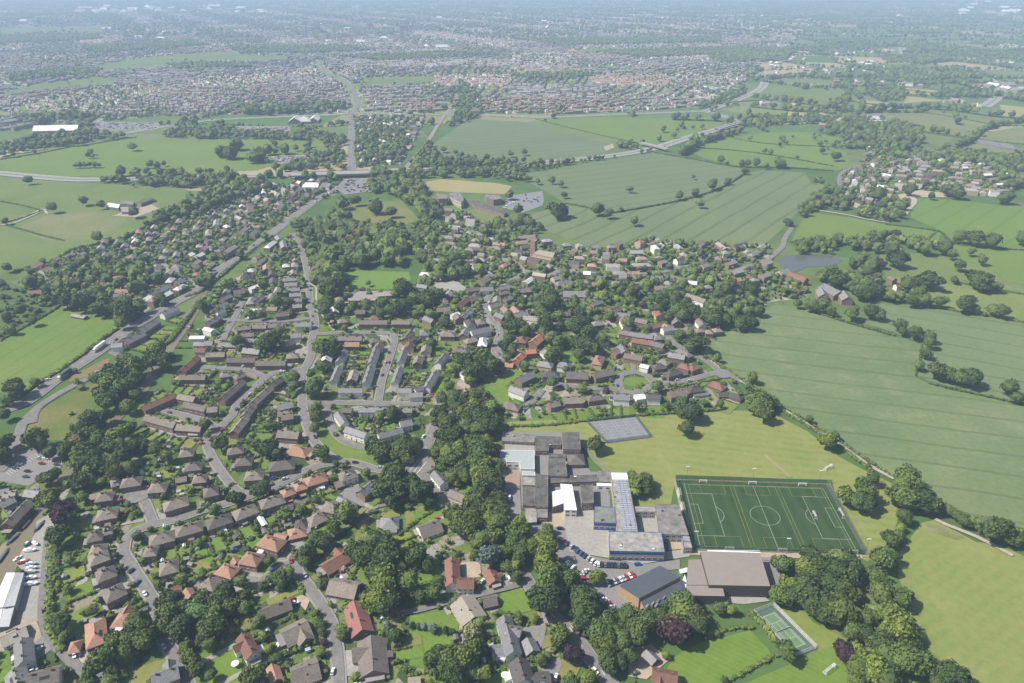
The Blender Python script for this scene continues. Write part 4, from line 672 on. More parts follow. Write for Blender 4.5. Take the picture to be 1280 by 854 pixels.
def make_house(name, x, y, rz, L, D, h, rh, hip, rc, wc, detail=2, wing=None, chim=2, terrace=False, side=-1):
    root = empty(name, (x, y, 0), rz)
    m = MB(); wall_mesh(m, L, D, h, rh, hip)
    if wing: wl, wd, wx, ws = wing
    if wing:
        m2 = MB(); wall_mesh(m2, wl, wd, h-.05, rh*.8, False)
        m.add([(wx-v[1], ws*(wl/2)+v[0], v[2]) for v in m2.v], m2.f)
    m.build('wall', WALL[wc], root)
    r = MB(); roof_mesh(r, L, D, h, rh, hip)
    if wing:
        r2 = MB(); roof_mesh(r2, wl, wd, h-.05, rh*.8, False)
        r.add([(wx-v[1], ws*(wl/2)+v[0], v[2]) for v in r2.v], r2.f)
    ro = r.build('roof', ROOF[rc], root)
    if chim:
        if terrace: xs = [-L/2+(i+.5)*L/chim for i in range(chim)]
        elif chim == 1: xs = [L*.18]
        else: xs = [-L*.3, L*.3] if not hip else [-L*.12, L*.14]
        for cx in xs: inst('chimney', chimney_mesh(), ro, (cx, .35*side*-1, h+rh*.93))
    rr_ = random.Random(int(abs(x*13+y*7)))
    if detail and not terrace and L > 7 and rr_.random() < .6:       # conservatory or lean-to on the garden side
        w_, d_ = rr_.uniform(2.5, 4.5), rr_.uniform(2.2, 3.4); cx = rr_.uniform(-L*.25, L*.25); s_ = -side; y0, y1 = s_*(D/2+.01), s_*(D/2+d_); g_ = rr_.random() < .5
        e = MB(); lo, hi = min(y0, y1), max(y0, y1); e.box(cx-w_/2, cx+w_/2, lo, hi, 0, 2.1, 0)
        t = [(cx-w_/2-.15, y0, 2.85), (cx+w_/2+.15, y0, 2.85), (cx+w_/2+.15, y1+s_*.15, 2.12), (cx-w_/2-.15, y1+s_*.15, 2.12)]; n_ = len(e.v)
        e.v += t; e.f += [tuple(n_+i for i in ((3, 2, 1, 0) if s_ > 0 else (0, 1, 2, 3))[::-1])]; e.m += [1]
        e.build('conservatory' if g_ else 'rear_extension', [FRAME if g_ else WALL[wc], CONSV if g_ else ROOF[rc]], root)
    if detail and not terrace and L > 7 and rr_.random() < .45:      # flat-roofed garage at one end
        s_ = 1 if rr_.random() < .5 else -1; e = MB(); x0, x1 = s_*(L/2+.01), s_*(L/2+2.9); e.box(min(x0, x1), max(x0, x1), -D*.3, D*.35, 0, 2.4, 0); e.box(min(x0, x1)-.1, max(x0, x1)+.1, -D*.3-.15, D*.35+.15, 2.4, 2.55, 1); e.build('garage', [WALL[wc], FELT], root)
    if detail == 2 and not wing:
        sl_ = math.atan2(rh, D/2)
        for k in range(rr_.choice((0, 1, 1, 2))):
            s_ = rr_.choice((-1, 1)); xx = rr_.uniform(-L*.18, L*.18)
            kind_ = rr_.choice(('rooflight', 'rooflight', 'solar_panel', 'dormer'))
            if kind_ == 'dormer':
                e = MB(); yy = s_*D*.27; zz = h+rh*.28; e.box(xx-.9, xx+.9, min(yy, yy-s_*1.6), max(yy, yy-s_*1.6), zz, zz+1.35, 0); e.box(xx-1.05, xx+1.05, min(yy+s_*.15, yy-s_*1.7), max(yy+s_*.15, yy-s_*1.7), zz+1.35, zz+1.5, 1); e.box(xx-.6, xx+.6, yy+s_*.003-.01, yy+s_*.003+.01, zz+.3, zz+1.1, 2); e.build('dormer', [WALL['W'], FELT, GLASS], ro)
            else:
                a_, b_ = (.5, .45) if kind_ == 'rooflight' else (2.2, .8)
                e = MB(); e.box(-a_, a_, -b_, b_, 0, .08, 0); e.box(-a_+.06, a_-.06, -b_+.06, b_-.06, .08, .1, 1); q_ = e.build(kind_, [FELT, GLASS], ro); q_.location = (xx, s_*D*.25, h+rh*.5+.22); q_.rotation_euler = (-s_*sl_, 0, 0)
    if detail:
        st = 2 if h > 4 else 1; n = max(2, int(L/(2.9 if detail == 2 else 4.5))); n = min(n, 12)
        for s in (-1, 1):
            for fl in range(st):
                for i in range(n):
                    wx_ = -L/2+(i+.5)*L/n
                    if fl == 0 and s == side and (i == n//2 or (terrace and i % 3 == 1)):
                        inst('door', door_mesh(), root, (wx_, s*(D/2+.003), .05), 0 if s < 0 else math.pi); continue
                    inst('window', window_mesh(1.5, 1.15), root, (wx_, s*(D/2+.003), .95+fl*2.65), 0 if s < 0 else math.pi)
        if detail == 2:
            for s in (-1, 1):
                for fl in range(st): inst('window', window_mesh(1.0, 1.0), root, (s*(L/2+.003), D*.15, 1.1+fl*2.65), math.pi/2*s)
    return root

def rect(x, y, rz, l, d, ox=0.0, oy=0.0):
    c, s = math.cos(rz), math.sin(rz)
    return [(x+(ox+a)*c-(oy+b)*s, y+(ox+a)*s+(oy+b)*c) for a, b in ((-l/2, -d/2), (l/2, -d/2), (l/2, d/2), (-l/2, d/2))]
HL = []     # x, y, rz, L, D, side(front), detail
for t, rows in HOUSES.items():
    for row in rows.split(';'):
        q = row.split(); kc = q[0]; x1, y1, x2, y2, D = map(float, q[1:6]); fl = ''.join(q[6:])
        hip = kc[0] == 'h'; rc = kc[1]; one = '1' in fl
        h = 2.6 if one else 5.1
        if D <= 7 and one: h = 2.3
        rh = min(4.0, D*.5*(.62 if rc not in 'wl' else .35))
        a = W(*tp(t, x1, y1), h+rh*.5); b = W(*tp(t, x2, y2), h+rh*.5)
        x, y = (a[0]+b[0])/2, (a[1]+b[1])/2; L = max(4.5, math.dist(a[:2], b[:2])); rz = math.atan2(b[1]-a[1], b[0]-a[0])
        if L < D and not hip: L = max(L, D*.9)
        D = min(D, 15)*(.88 if not one else .93)
        d, qx, qy, ra = nearest_road(x, y)
        ly = -(qx-x)*math.sin(rz)+(qy-y)*math.cos(rz); side = 1 if ly > 0 else -1
        wc = 'W' if 'W' in fl else 'C' if 'C' in fl else 'L' if 'L' in fl else 'k'
        py = tp(t, 0, (y1+y2)/2)[1]; detail = 2 if py > 590 else 1 if py > 500 else 0
        small = L*D < 60 and one
        terr = 'T' in fl
        kind = 'outbuilding' if small else 'terrace_row' if terr else 'bungalow' if one else 'semi_detached_house' if (hip and rc in 'bo' and L > 10) else 'detached_house'
        wing = (D*.75, D*.55, L*.16, side) if '+' in fl else None
        if wing: wing = (D*.5+2.6, D*.62, L*.18*(1 if hash((x1, y1)) % 2 else -1), side)
        ch = 0 if small or rc == 'w' else (max(2, int(L/9)) if terr else 1 if one else 2)
        o = make_house(kind, x, y, rz, L, D, h, rh, hip, rc, wc, 0 if small else detail, wing, ch, terr, side)
        walln = {'W': 'white', 'C': 'buff', 'L': 'dark brick', 'k': 'brick'}[wc]
        look = {'outbuilding': 'small outbuilding', 'terrace_row': 'terrace', 'bungalow': 'bungalow', 'semi_detached_house': 'semis', 'detached_house': 'house'}[kind]
        reg(o, f"{walln} {look} with {CNAME[rc]} {'hipped ' if hip else ''}roof", {'terrace_row': 'terrace', 'outbuilding': 'outbuilding', 'bungalow': 'bungalow'}.get(kind, 'house'), x, y, 'houses of the village and its estates')
        occ_poly(rect(x, y, rz, L+1.5, D+1.5), 3)
        HL.append((x, y, rz, L, D, side, detail, small, d, qx, qy))
# ------------------------------------------------------------------ school and other large buildings surveyed corner by corner
FR = {'grey': speckle('felt_roof_grey', (.22, .212, .20), .45, .25, .12), 'dark': speckle('felt_roof_dark', (.125, .12, .112), .5, .25, .1), 'pale': speckle('felt_roof_pale', (.31, .30, .28), .42, .3, .14),
      'blue': speckle('roof_pale_blue_metal', (.34, .37, .37), .1, .5, .1, rough=.5), 'white': speckle('roof_white_membrane', (.70, .72, .74), .1, .6, .1, rough=.5), 'green': speckle('felt_roof_green_grey', (.185, .20, .175), .3, .4, .1),
      'slateblue': speckle('standing_seam_roof', (.075, .085, .10), .12, .4, .08, rough=.45, spec=.5), 'brown': speckle('hall_roof_brown', (.235, .205, .185), .06, .3, .05), 'pink': speckle('school_roof_pink', (.30, .265, .25), .3, .5, .1)}
BLUEP = speckle('blue_panel', (.035, .085, .33), .15, .8, .2, rough=.4); TIMB = speckle('timber_cladding', (.42, .29, .17), .2, 1.2, .3); DARKC = speckle('dark_cladding', (.085, .075, .075), .15, 1, .2)
def hpoly(pts, z): return [W(x, y, z) for x, y in pts]
def flat_block(name, pts, h, roof, wall, look, blue=False, parapet=True, wins=True, extra=None):
    """pts: roof outline in photo pixels"""
    w = hpoly(pts, h); cx = sum(p[0] for p in w)/len(w); cy = sum(p[1] for p in w)/len(w)
    root = empty(name, (cx, cy, 0)); L = [(p[0]-cx, p[1]-cy) for p in w]
    n = len(L); ar = sum(L[i][0]*L[(i+1) % n][1]-L[(i+1) % n][0]*L[i][1] for i in range(n))
    if ar < 0: L = L[::-1]
    m = MB(); m.prism(L, 0, h-.02, top=False); m.build('wall', wall, root)
    r = MB(); r.prism([(x*.992, y*.992) for x, y in L], h-.35, h-.12, top=True); ro = r.build('roof', roof, root)
    if parapet:
        pm = MB()
        for i in range(n):
            a, b = L[i], L[(i+1) % n]; dx, dy = b[0]-a[0], b[1]-a[1]; l = math.hypot(dx, dy)
            if l < .5: continue
            rz = math.atan2(dy, dx); mx, my = (a[0]+b[0])/2, (a[1]+b[1])/2
            pm.box(-l/2-.1, l/2+.1, -.12, .14+i*.003, h-.3, h+.06+i*.004, 0, rz, (mx, my))
        pm.build('fascia', [BLUEP if blue else FRAME if roof in (FR['white'], FR['blue']) else FR['grey']], root)
    for i in range(n):
        a, b = L[i], L[(i+1) % n]; dx, dy = b[0]-a[0], b[1]-a[1]; l = math.hypot(dx, dy)
        if l < 4: continue
        nx, ny = dy/l, -dx/l; rz = math.atan2(dy, dx)
        if blue and ny < -.2:
            bb = MB()
            for z0, z1 in (((h-2.2, h-.9), (.3, 1.3)) if h > 5 else ((.3, 1.4),)):
                bb.box(-l/2+.2, l/2-.2, -.10, -.004, z0, z1, 0, rz, ((a[0]+b[0])/2, (a[1]+b[1])/2))
            bb.build('blue_panel', [BLUEP], root)
        if wins and (ny < -.1 or nx < -.3):
            k = min(9, int(l/3.4)); fl = 2 if h > 5.5 else 1
            for f in range(fl):
                for j in range(k):
                    t = (j+.5)/k; z = (1.45 if blue else 1.0)+f*(h/2-.2)
                    if z+1.5 > h-.4: continue
                    inst('window', window_mesh(2.4, 1.4), root, (a[0]+dx*t+nx*.004, a[1]+dy*t+ny*.004, z), rz)
    # roof plant: vents and rooflights
    area = abs(ar)/2
    if roof in (FR['grey'], FR['dark'], FR['pale'], FR['green']) and area > 150:
        for k in range(min(6, int(area/160))):
            for _ in range(20):
                px, py = random.uniform(min(p[0] for p in L), max(p[0] for p in L)), random.uniform(min(p[1] for p in L), max(p[1] for p in L))
                if inpoly(np.array([px]), np.array([py]), [(a*.85, b*.85) for a, b in L])[0]: break
            else: continue
            v = MB(); s = random.uniform(.5, 1.1); v.box(-s, s, -s*.7, s*.7, h-.12, h+.25); v.box(-s*.8, s*.8, -s*.5, s*.5, h+.25, h+.4, 1)
            inst('roof_vent', as_mesh(v, 'roof_vent', [FR['grey'], FR['white'] if random.random() < .5 else GLASS]), root, (px, py, 0), .05)
    reg(root, look, 'school building' if name == 'school_block' else 'building', cx, cy, 'large flat-roofed blocks' if name == 'school_block' else 'large buildings')
    occ_poly([p[:2] for p in w], 3)
    return root, L, h
BR = WALL['k']; CON = speckle('concrete_wall', (.36, .34, .31), .15, 1, .2); WH = WALL['W']
def s3(*c): return [(580+c[i]/3.881, 500+c[i+1]/3.881) for i in range(0, len(c), 2)]
def b2(*c): return [tp('B2', c[i], c[i+1]) for i in range(0, len(c), 2)]
def a3(*c): return [tp('A3', c[i], c[i+1]) for i in range(0, len(c), 2)]
flat_block('school_block', b2(580, 133, 782, 150, 780, 196, 576, 186), 3.2, FR['grey'], BR, 'low school wing with plain grey roof at the rear')
flat_block('school_block', b2(785, 155, 947, 160, 947, 212, 872, 212, 868, 248, 786, 246), 4.2, FR['dark'], BR, 'dark-roofed L-shaped school wing')
flat_block('school_block', b2(950, 130, 1062, 133, 1068, 240, 960, 236), 7.5, FR['dark'], BR, 'tall dark-roofed school hall with rooflight rows')
flat_block('school_block', b2(545, 243, 778, 246, 780, 362, 692, 358, 688, 318, 604, 316, 602, 298, 545, 296), 5, FR['blue'], FRAME, 'school wing with pale blue-green metal roof')
flat_block('school_block', b2(868, 292, 972, 292, 985, 405, 866, 400), 6, FR['dark'], BR, 'square dark-roofed school block in the middle')
flat_block('school_block', b2(872, 266, 972, 268, 974, 286, 872, 286), 4, FR['dark'], BR, 'narrow dark school link')
flat_block('school_block', b2(705, 376, 783, 380, 783, 402, 706, 400), 3.6, FR['blue'], WH, 'thin pale blue roofed school strip')
flat_block('school_block', b2(706, 408, 783, 412, 783, 464, 706, 462), 3.8, FR['pale'], BR, 'small pale-roofed school block')
flat_block('school_block', b2(787, 392, 864, 400, 864, 598, 787, 594), 6, FR['dark'], BR, 'long dark-roofed two storey school block')
flat_block('school_block', b2(706, 470, 782, 474, 782, 590, 706, 586), 5, FR['dark'], BR, 'dark-roofed school block with brick end')
flat_block('school_block', b2(868, 410, 1172, 396, 1174, 438, 868, 448), 4, FR['dark'], BR, 'long dark corridor roof joining the school blocks')
flat_block('school_block', b2(942, 455, 1014, 460, 1044, 618, 970, 616), 6, FR['white'], WH, 'tall white-roofed school hall strip')
flat_block('school_block', b2(892, 504, 954, 488, 962, 574, 896, 597), 6.2, FR['white'], DARKC, 'small white-roofed school block')
flat_block('school_block', b2(1066, 462, 1146, 462, 1150, 572, 1076, 576), 6.5, FR['dark'], BR, 'dark-roofed school tower block')
flat_block('school_block', b2(720, 606, 793, 607, 795, 694, 722, 698), 3.2, FR['pale'], CON, 'low pale-roofed school store')
flat_block('school_block', b2(797, 602, 862, 603, 862, 666, 798, 664), 4, FR['grey'], BR, 'small grey-roofed school annexe')
flat_block('school_block', b2(1176, 370, 1253, 377, 1260, 443, 1179, 440), 3.5, FR['grey'], CON, 'grey-roofed school link beside the ribbed roof')
flat_block('school_block', b2(1170, 450, 1260, 453, 1262, 468, 1171, 466), 3.6, FR['white'], FRAME, 'narrow white school canopy roof')
flat_block('school_block', s3(633, 516, 729, 520, 738, 598, 630, 594), 6.2, FR['green'], CON, 'school block with green-grey roof and blue bands', blue=True)
flat_block('school_block', s3(702, 638, 958, 642, 974, 738, 706, 732), 7.5, FR['pale'], CON, 'wide pale concrete school block with blue bands', blue=True)
flat_block('school_block', s3(926, 505, 1040, 508, 1090, 655, 946, 650), 6.2, FR['grey'], CON, 'grey-roofed school block beside the green pitch')
flat_block('school_block', s3(822, 517, 924, 516, 930, 541, 828, 541), 5.6, FR['pale'], CON, 'narrow pale school wing above the courtyard')
flat_block('school_block', s3(1058, 658, 1092, 658, 1108, 716, 1066, 716), 5.2, FR['pale'], CON, 'small pale school block with blue base', blue=True)
flat_block('school_block', s3(700, 640, 706, 640, 712, 732, 704, 732), 2.4, FR['white'], FRAME, 'thin white canopy against the blue banded block', wins=False)
# hipped block
w = hpoly(b2(982, 268, 1080, 266, 1100, 330, 996, 334), 4); x = sum(p[0] for p in w)/4; y = sum(p[1] for p in w)/4
L_ = math.dist(w[0][:2], w[1][:2]); D_ = math.dist(w[1][:2], w[2][:2])
o = make_house('school_hall', x, y, math.atan2(w[1][1]-w[0][1], w[1][0]-w[0][0]), max(L_, D_*.9), D_*.95, 3.6, 3.4, True, 'b', 'k', 1, None, 0)
reg(o, 'brick school pavilion with brown pyramid roof', 'school building', x, y, 'large flat-roofed blocks'); occ_disc(x, y, 10, 3)
# long ribbed roof
root, L, h = flat_block('school_block', s3(711, 350, 791, 353, 843, 640, 746, 640), 7.0, FR['pale'], CON, 'long school block with ribbed blue-grey glass roof')
cx, cy = root.location[:2]; A = [(p[0]-cx, p[1]-cy) for p in hpoly(s3(722, 392, 792, 392, 840, 632, 756, 632), 7.0)]
rb = MB(); RIBG = speckle('rooflight_glass', (.33, .37, .46), .15, .8, .2, rough=.3); nn = 26
for i in range(nn):
    for j in range(3):
        def pt(u, v): a0 = np.array(A[0])*(1-v)+np.array(A[3])*v; b0 = np.array(A[1])*(1-v)+np.array(A[2])*v; return tuple(a0*(1-u)+b0*u)
        u0, u1 = .22+j*.26, .22+j*.26+.2; v0, v1 = i/nn, (i+.62)/nn
        q = [pt(u0, v0), pt(u1, v0), pt(u1, v1), pt(u0, v1)]; rb.prism(q, h-.12, h+.3)
ob = rb.build('rooflight', [RIBG], root); ob['kind'] = 'stuff'
wp = MB(); wp.prism([(p[0]-cx, p[1]-cy) for p in hpoly(s3(713, 352, 790, 354, 797, 386, 719, 386), 7.1)], h-.1, h+.12); wp.build('white_roof_panel', [FR['white']], root)
# dark gym with timber ends, stepped roof
def poly_building(name, parts, look, cat):
    allp = [p for q in parts for p in q[1]]; c = [W(*p)[:2] for p in allp]; cx = sum(p[0] for p in c)/len(c); cy = sum(p[1] for p in c)/len(c)
    root = empty(name, (cx, cy, 0))
    for k, (nm, pts, hs, z0, mt, ms) in enumerate(parts):
        w = [W(p[0], p[1], hh) for p, hh in zip(pts, hs)]; n = len(w); V = [(p[0]-cx, p[1]-cy, hh) for p, hh in zip(w, hs)]
        ar = sum(V[i][0]*V[(i+1) % n][1]-V[(i+1) % n][0]*V[i][1] for i in range(n))
        if ar < 0: V = V[::-1]
        b = MB(); b.add([(p[0], p[1], z0) for p in V]+[(p[0], p[1], p[2]-.25) for p in V], [(i, (i+1) % n, n+(i+1) % n, n+i) for i in range(n)])
        b.build('wall', [ms], root)
        r = MB(); g = 1.012
        r.add([(p[0]*1, p[1]*1, p[2]-.24) for p in V]+[(p[0], p[1], p[2]) for p in V], [(i, (i+1) % n, n+(i+1) % n, n+i) for i in range(n)]+[tuple(range(n, 2*n))])
        r.build(nm, [mt], root); occ_poly([p[:2] for p in w], 3)
    reg(root, look, cat, cx, cy, 'large buildings'); return root, cx, cy
gym, gx, gy = poly_building('sports_hall', [('roof', a3(30, 240, 285, 115, 415, 185, 155, 320), (7.5, 7.5, 8.7, 8.7), 0, FR['slateblue'], TIMB),
    ('lower_roof', a3(165, 338, 415, 210, 440, 290, 200, 402), (6.6, 6.6, 5.2, 5.2), 0, FR['slateblue'], TIMB)], 'sports hall with dark blue-grey roof and timber end wall', 'sports hall')
for i, (px, py) in enumerate(((205, 365), (240, 348), (275, 331), (310, 312), (225, 378), (262, 360), (298, 343), (332, 325))[:6]):
    c = W(*tp('A3', px, py), 6.6); v = MB(); v.box(-1.3, 1.3, -.5, .5, 0, .9); v.box(-1.2, 1.2, -.53, -.5, .15, .8, 1)
    inst('rooflight', as_mesh(v, 'rooflight', [FR['grey'], GLASS]), gym, (c[0]-gx, c[1]-gy, 5.6), .9)
hall, hx, hy = poly_building('leisure_hall', [('roof', a3(537, 28, 910, 36, 974, 244, 592, 236), (9, 9, 9, 9), 0, FR['brown'], DARKC),
    ('lower_roof', a3(462, 78, 540, 76, 584, 236, 452, 236), (7, 7, 7, 7), 0, FR['brown'], DARKC), ('lower_roof', a3(452, 238, 582, 240, 590, 254, 678, 256, 690, 306, 452, 302), (6.6,)*6, 0, FR['brown'], DARKC)], 'big brown flat-roofed leisure hall with dark walls', 'leisure hall')
wl = MB(); a, b = W(*tp('A3', 582, 22), 9.2), W(*tp('A3', 912, 34), 9.2); v, f = ribbon([a, b], .9, 9.25); wl.add([(p[0]-hx, p[1]-hy, p[2]) for p in v], f); wl.box(min(a[0], b[0])-hx, max(a[0], b[0])-hx, a[1]-hy+.1, a[1]-hy+.4, 8.6, 9.2); wl.build('white_edge', [FR['white']], hall)
for k in range(12):
    c = W(*tp('A3', 470+k*18, 306), 3); v = MB(); v.cyl((0, 0, 0), (0, 0, 6.2), .12, .12, 6); inst('post', as_mesh(v, 'post', [FR['grey']]), hall, (c[0]-hx, c[1]-hy-1.2, 0))
# pale canopy sails between the halls
for q, lk in ((a3(405, 140, 466, 124, 470, 152, 410, 166), 'upper'), (a3(408, 252, 440, 170, 452, 212, 446, 290), 'lower')):
    w = hpoly(q, 3.2); cx, cy = sum(p[0] for p in w)/4, sum(p[1] for p in w)/4; r = empty('entrance_canopy', (cx, cy, 0)); m = MB(); m.prism([(p[0]-cx, p[1]-cy) for p in w], 3.1, 3.25, bottom=True); m.build('canopy', [FR['white']], r)
    for p in w: m = MB(); m.cyl((p[0]-cx, p[1]-cy, 0), (p[0]-cx, p[1]-cy, 3.1), .08, .08, 6); m.build('post', [FRAME], r)
    tag(r, lk+' white sail canopy between the dark and the brown hall', 'canopy', 'canopies')
# other big roofs
def ff(s): return fpts(s)
poly_building('boat_shed', [('roof', [tp('A0', 40, 160), tp('A0', 95, 158), tp('A0', 18, 375), tp('A0', -60, 380)], (5, 7, 7, 5), 0, ROOF['w'], FR['grey']), ('roof', [tp('A0', 97, 158), tp('A0', 150, 160), tp('A0', 92, 366), tp('A0', 20, 375)], (7, 5, 5, 7), 0, ROOF['w'], FR['blue'])], 'long boat shed with white corrugated roof', 'shed')
poly_building('boat_shed', [('roof', [tp('A0', -60, 392), tp('A0', 16, 384), tp('A0', -8, 500), tp('A0', -80, 505)], (4.5, 6, 6, 4.5), 0, ROOF['w'], FR['grey']), ('roof', [tp('A0', 19, 384), tp('A0', 88, 376), tp('A0', 56, 496), tp('A0', -6, 500)], (6, 4.5, 4.5, 6), 0, ROOF['w'], FR['grey'])], 'lower boat shed with white corrugated roof', 'shed')
flat_block('primary_school', [tp('C1', *p) for p in ((890, 140), (960, 100), (1165, 97), (1170, 128), (1075, 135), (1065, 158), (900, 160))], 4, FR['pink'], BR, 'low primary school with pinkish-brown flat roofs')
flat_block('warehouse', ff("42 157 98 156 96 163 40 164"), 9, FR['white'], speckle('warehouse_cladding', (.40, .27, .22), .1, .2, .05), 'big white-roofed warehouse on the far left', wins=False)
flat_block('showroom', [tp('D1', *p) for p in ((625, 270), (715, 272), (705, 302), (605, 300))], 6, FR['white'], WH, 'white-roofed showroom near the motorway bridge', wins=False)
flat_block('showroom', [tp('D1', *p) for p in ((735, 270), (785, 275), (775, 305), (715, 300))], 5, FR['grey'], WH, 'grey-roofed showroom near the motorway bridge', wins=False)
flat_block('office_block', [tp('D2', *p) for p in ((165, 340), (240, 350), (235, 372), (180, 372))], 11, FR['grey'], BR, 'tall red-brick office block with grey roof')
flat_block('office_block', [tp('D2', *p) for p in ((248, 335), (310, 330), (340, 378), (322, 395), (245, 358))], 10, FR['grey'], WALL['C'], 'long buff-brick office block with grey roof')
flat_block('office_block', [tp('D2', *p) for p in ((470, 345), (560, 348), (575, 372), (525, 380), (480, 366))], 9, FR['grey'], BR, 'red-brick office block beside the big car park')
flat_block('office_block', [tp('D2', *p) for p in ((380, 390), (430, 385), (610, 455), (590, 470), (400, 412))], 5, FR['dark'], BR, 'long low dark-roofed office range')
flat_block('farm_barn', [tp('D0', *p) for p in ((675, 398), (750, 408), (740, 430), (662, 420))], 5, FR['white'], FR['grey'], 'white-roofed farm barn', wins=False)
flat_block('farm_barn', [tp('D0', *p) for p in ((760, 385), (840, 388), (830, 410), (740, 402))], 4.5, FR['grey'], FR['grey'], 'grey-roofed farm barn', wins=False)
flat_block('farm_barn', [tp('D0', *p) for p in ((860, 395), (900, 372), (960, 365), (965, 372), (880, 405))], 4.5, FR['dark'], FR['grey'], 'dark-roofed narrow farm barn', wins=False)
flat_block('farm_barn', [tp('D0', *p) for p in ((750, 425), (800, 422), (805, 455), (760, 455))], 4, FR['pink'], FR['grey'], 'pinkish-roofed farm barn', wins=False)
flat_block('glasshouse', ff("1222 174 1262 180 1272 186 1268 187 1220 178"), 4, FR['grey'], FR['grey'], 'long grey glasshouse in the right-hand fields', wins=False)
flat_block('village_hall', [tp('C2', *p) for p in ((715, 248), (815, 262), (800, 290), (715, 275))], 5, FR['pale'], WH, 'pale-roofed hall above the orange-roofed house')
# country hotel by the pond
for args, lk in (((1030, 357, 1050, 367, 16, 's'), 'main range'), ((1026, 362, 1030, 370, 10, 's'), 'left wing'), ((1054, 366, 1060, 374, 11, 's'), 'right wing'), ((986, 342, 1008, 350, 9, 'r'), 'red farmhouse range')):
    x1, y1, x2, y2, D, rc = args; a, b = W(x1, y1, 7), W(x2, y2, 7); x, y = (a[0]+b[0])/2, (a[1]+b[1])/2
    o = make_house('country_hotel', x, y, math.atan2(b[1]-a[1], b[0]-a[0]), math.dist(a[:2], b[:2]), D, 5.5, 4, False, rc, 'k', 0, None, 3, True); tag(o, f'brick {lk} of the country hotel near the pond', 'hotel'); occ_disc(x, y, 14, 3)
# church
a, b = W(*tp('D2', 790, 705), 8), W(*tp('D2', 905, 728), 8); x, y = (a[0]+b[0])/2, (a[1]+b[1])/2; rz = math.atan2(b[1]-a[1], b[0]-a[0])
STONE = speckle('sandstone', (.30, .21, .165), .2, .8, .2); WALL['S'] = STONE
ch = make_house('church', x, y, rz, math.dist(a[:2], b[:2]), 9, 7, 4.5, False, 'l', 'S', 0, None, 0); tag(ch, 'red sandstone parish church with square tower beside tall trees', 'church')
t = W(*tp('D2', 775, 738)); m = MB(); tx, ty = -math.dist(a[:2], b[:2])/2-3.2, 0.0
m.box(tx-3.2, tx+3.1, -3.2, 3.2, 0, 22)
for i in range(4):
    for s in (-1, 1): m.box(tx-3.2+i*1.8, tx-3.2+i*1.8+.9, s*3.0-.2, s*3.0+.2, 22, 23)
m.build('tower', [STONE], ch)
for s in (-1, 1):
    m = MB(); m.box(-14, 14, s*6-1.8, s*6+1.8, 0, 4); m.add([(-14.3, s*4.2, 6.2), (14.3, s*4.2, 6.2), (14.3, s*8.2, 3.9), (-14.3, s*8.2, 3.9)], [(0, 1, 2, 3) if s < 0 else (3, 2, 1, 0)]); m.build('aisle', [STONE], ch)
occ_disc(x, y, 16, 3)
# motorway bridges
def bridge(pts, w, z, label):
    p = smooth([W(*q, z) for q in pts], 15); cx, cy = p[len(p)//2]; root = empty('road_bridge', (cx, cy, 0)); q = [(a-cx, b-cy) for a, b in p]
    v, f = ribbon(q, w, z); n = len(v); m = MB(); m.add(v+[(a, b, z-1.6) for a, b, c in v], f+[tuple(i+n for i in g[::-1]) for g in f]+[(2*i, 2*i+2, 2*i+2+n, 2*i+n) for i in range(len(q)-1)]+[(2*i+3, 2*i+1, 2*i+1+n, 2*i+3+n) for i in range(len(q)-1)]); m.build('deck', [RM['m']], root)
    for s in (-1, 1):
        v, f = ribbon(q, .4, z+1.0, s*(w/2-.2)); n = len(v); m = MB(); m.add(v+[(a, b, z-.2) for a, b, c in v], f+[(2*i, 2*i+2, 2*i+2+n, 2*i+n) for i in range(len(q)-1)]+[(2*i+3, 2*i+1, 2*i+1+n, 2*i+3+n) for i in range(len(q)-1)]); m.build('parapet', [CON], root)
    for i in range(2, len(q)-1, 3): m = MB(); m.cyl((q[i][0], q[i][1], 0), (q[i][0], q[i][1], z-1.6), 1, 1, 8); m.build('pier', [CON], root)
    tag(root, label, 'bridge')
bridge([(364, 218), (400, 217), (430, 216), (460, 215)], 27, 7, 'long grey motorway bridge over the main road')
bridge([(800, 178), (818, 182), (834, 186)], 8, 6.5, 'small road bridge crossing over the motorway')
bridge([(897, 162), (912, 157), (930, 153)], 10, 6.5, 'road bridge at the motorway junction, right')

# ------------------------------------------------------------------ artificial pitch
G_ = {k: v for k, v in (('turf', field_mat('pitch_turf', (.030, .058, .022), (.040, .072, .028), .05, mow=(math.pi/2, 9, .5, (.046, .082, .034)))), ('edge', speckle('pitch_edge', (.03, .10, .06), .1)))}
PW = speckle('line_white', (.45, .50, .46), .1, 1); PY = speckle('line_yellow', (.30, .33, .08), .1, 1)
TL, TR, BR_, BL = (np.array(W(*p)[:2]) for p in ((855.2, 605.6), (1028.2, 610.9), (1070.4, 689), (875.4, 684)))
def pp(u, v): a = TL*(1-u)+TR*u; b = BL*(1-u)+BR_*u; return tuple(a*(1-v)+b*v)   # u along the length, v across
PL, PWD = float(np.linalg.norm(TR-TL)), float(np.linalg.norm(BL-TL))
z0 = layer(); e = 3.4
q = [pp(-e/PL*1.5, -e/PWD), pp(1+e/PL, -e/PWD), pp(1+e/PL, 1+e/PWD), pp(-e/PL*1.5, 1+e/PWD)]
cpx, cpy = pp(.5, .5)
struct(mesh_obj('pitch_surface', [(a, b, .42) for a, b in q], [(0, 1, 2, 3)], G_['turf']), 'dark green artificial turf surface', 'sports pitch'); occ_poly(q, 1)
b = MB(); q2 = [pp(-.075, -.09), pp(1.075, -.09), pp(1.075, 1.085), pp(-.075, 1.085)]
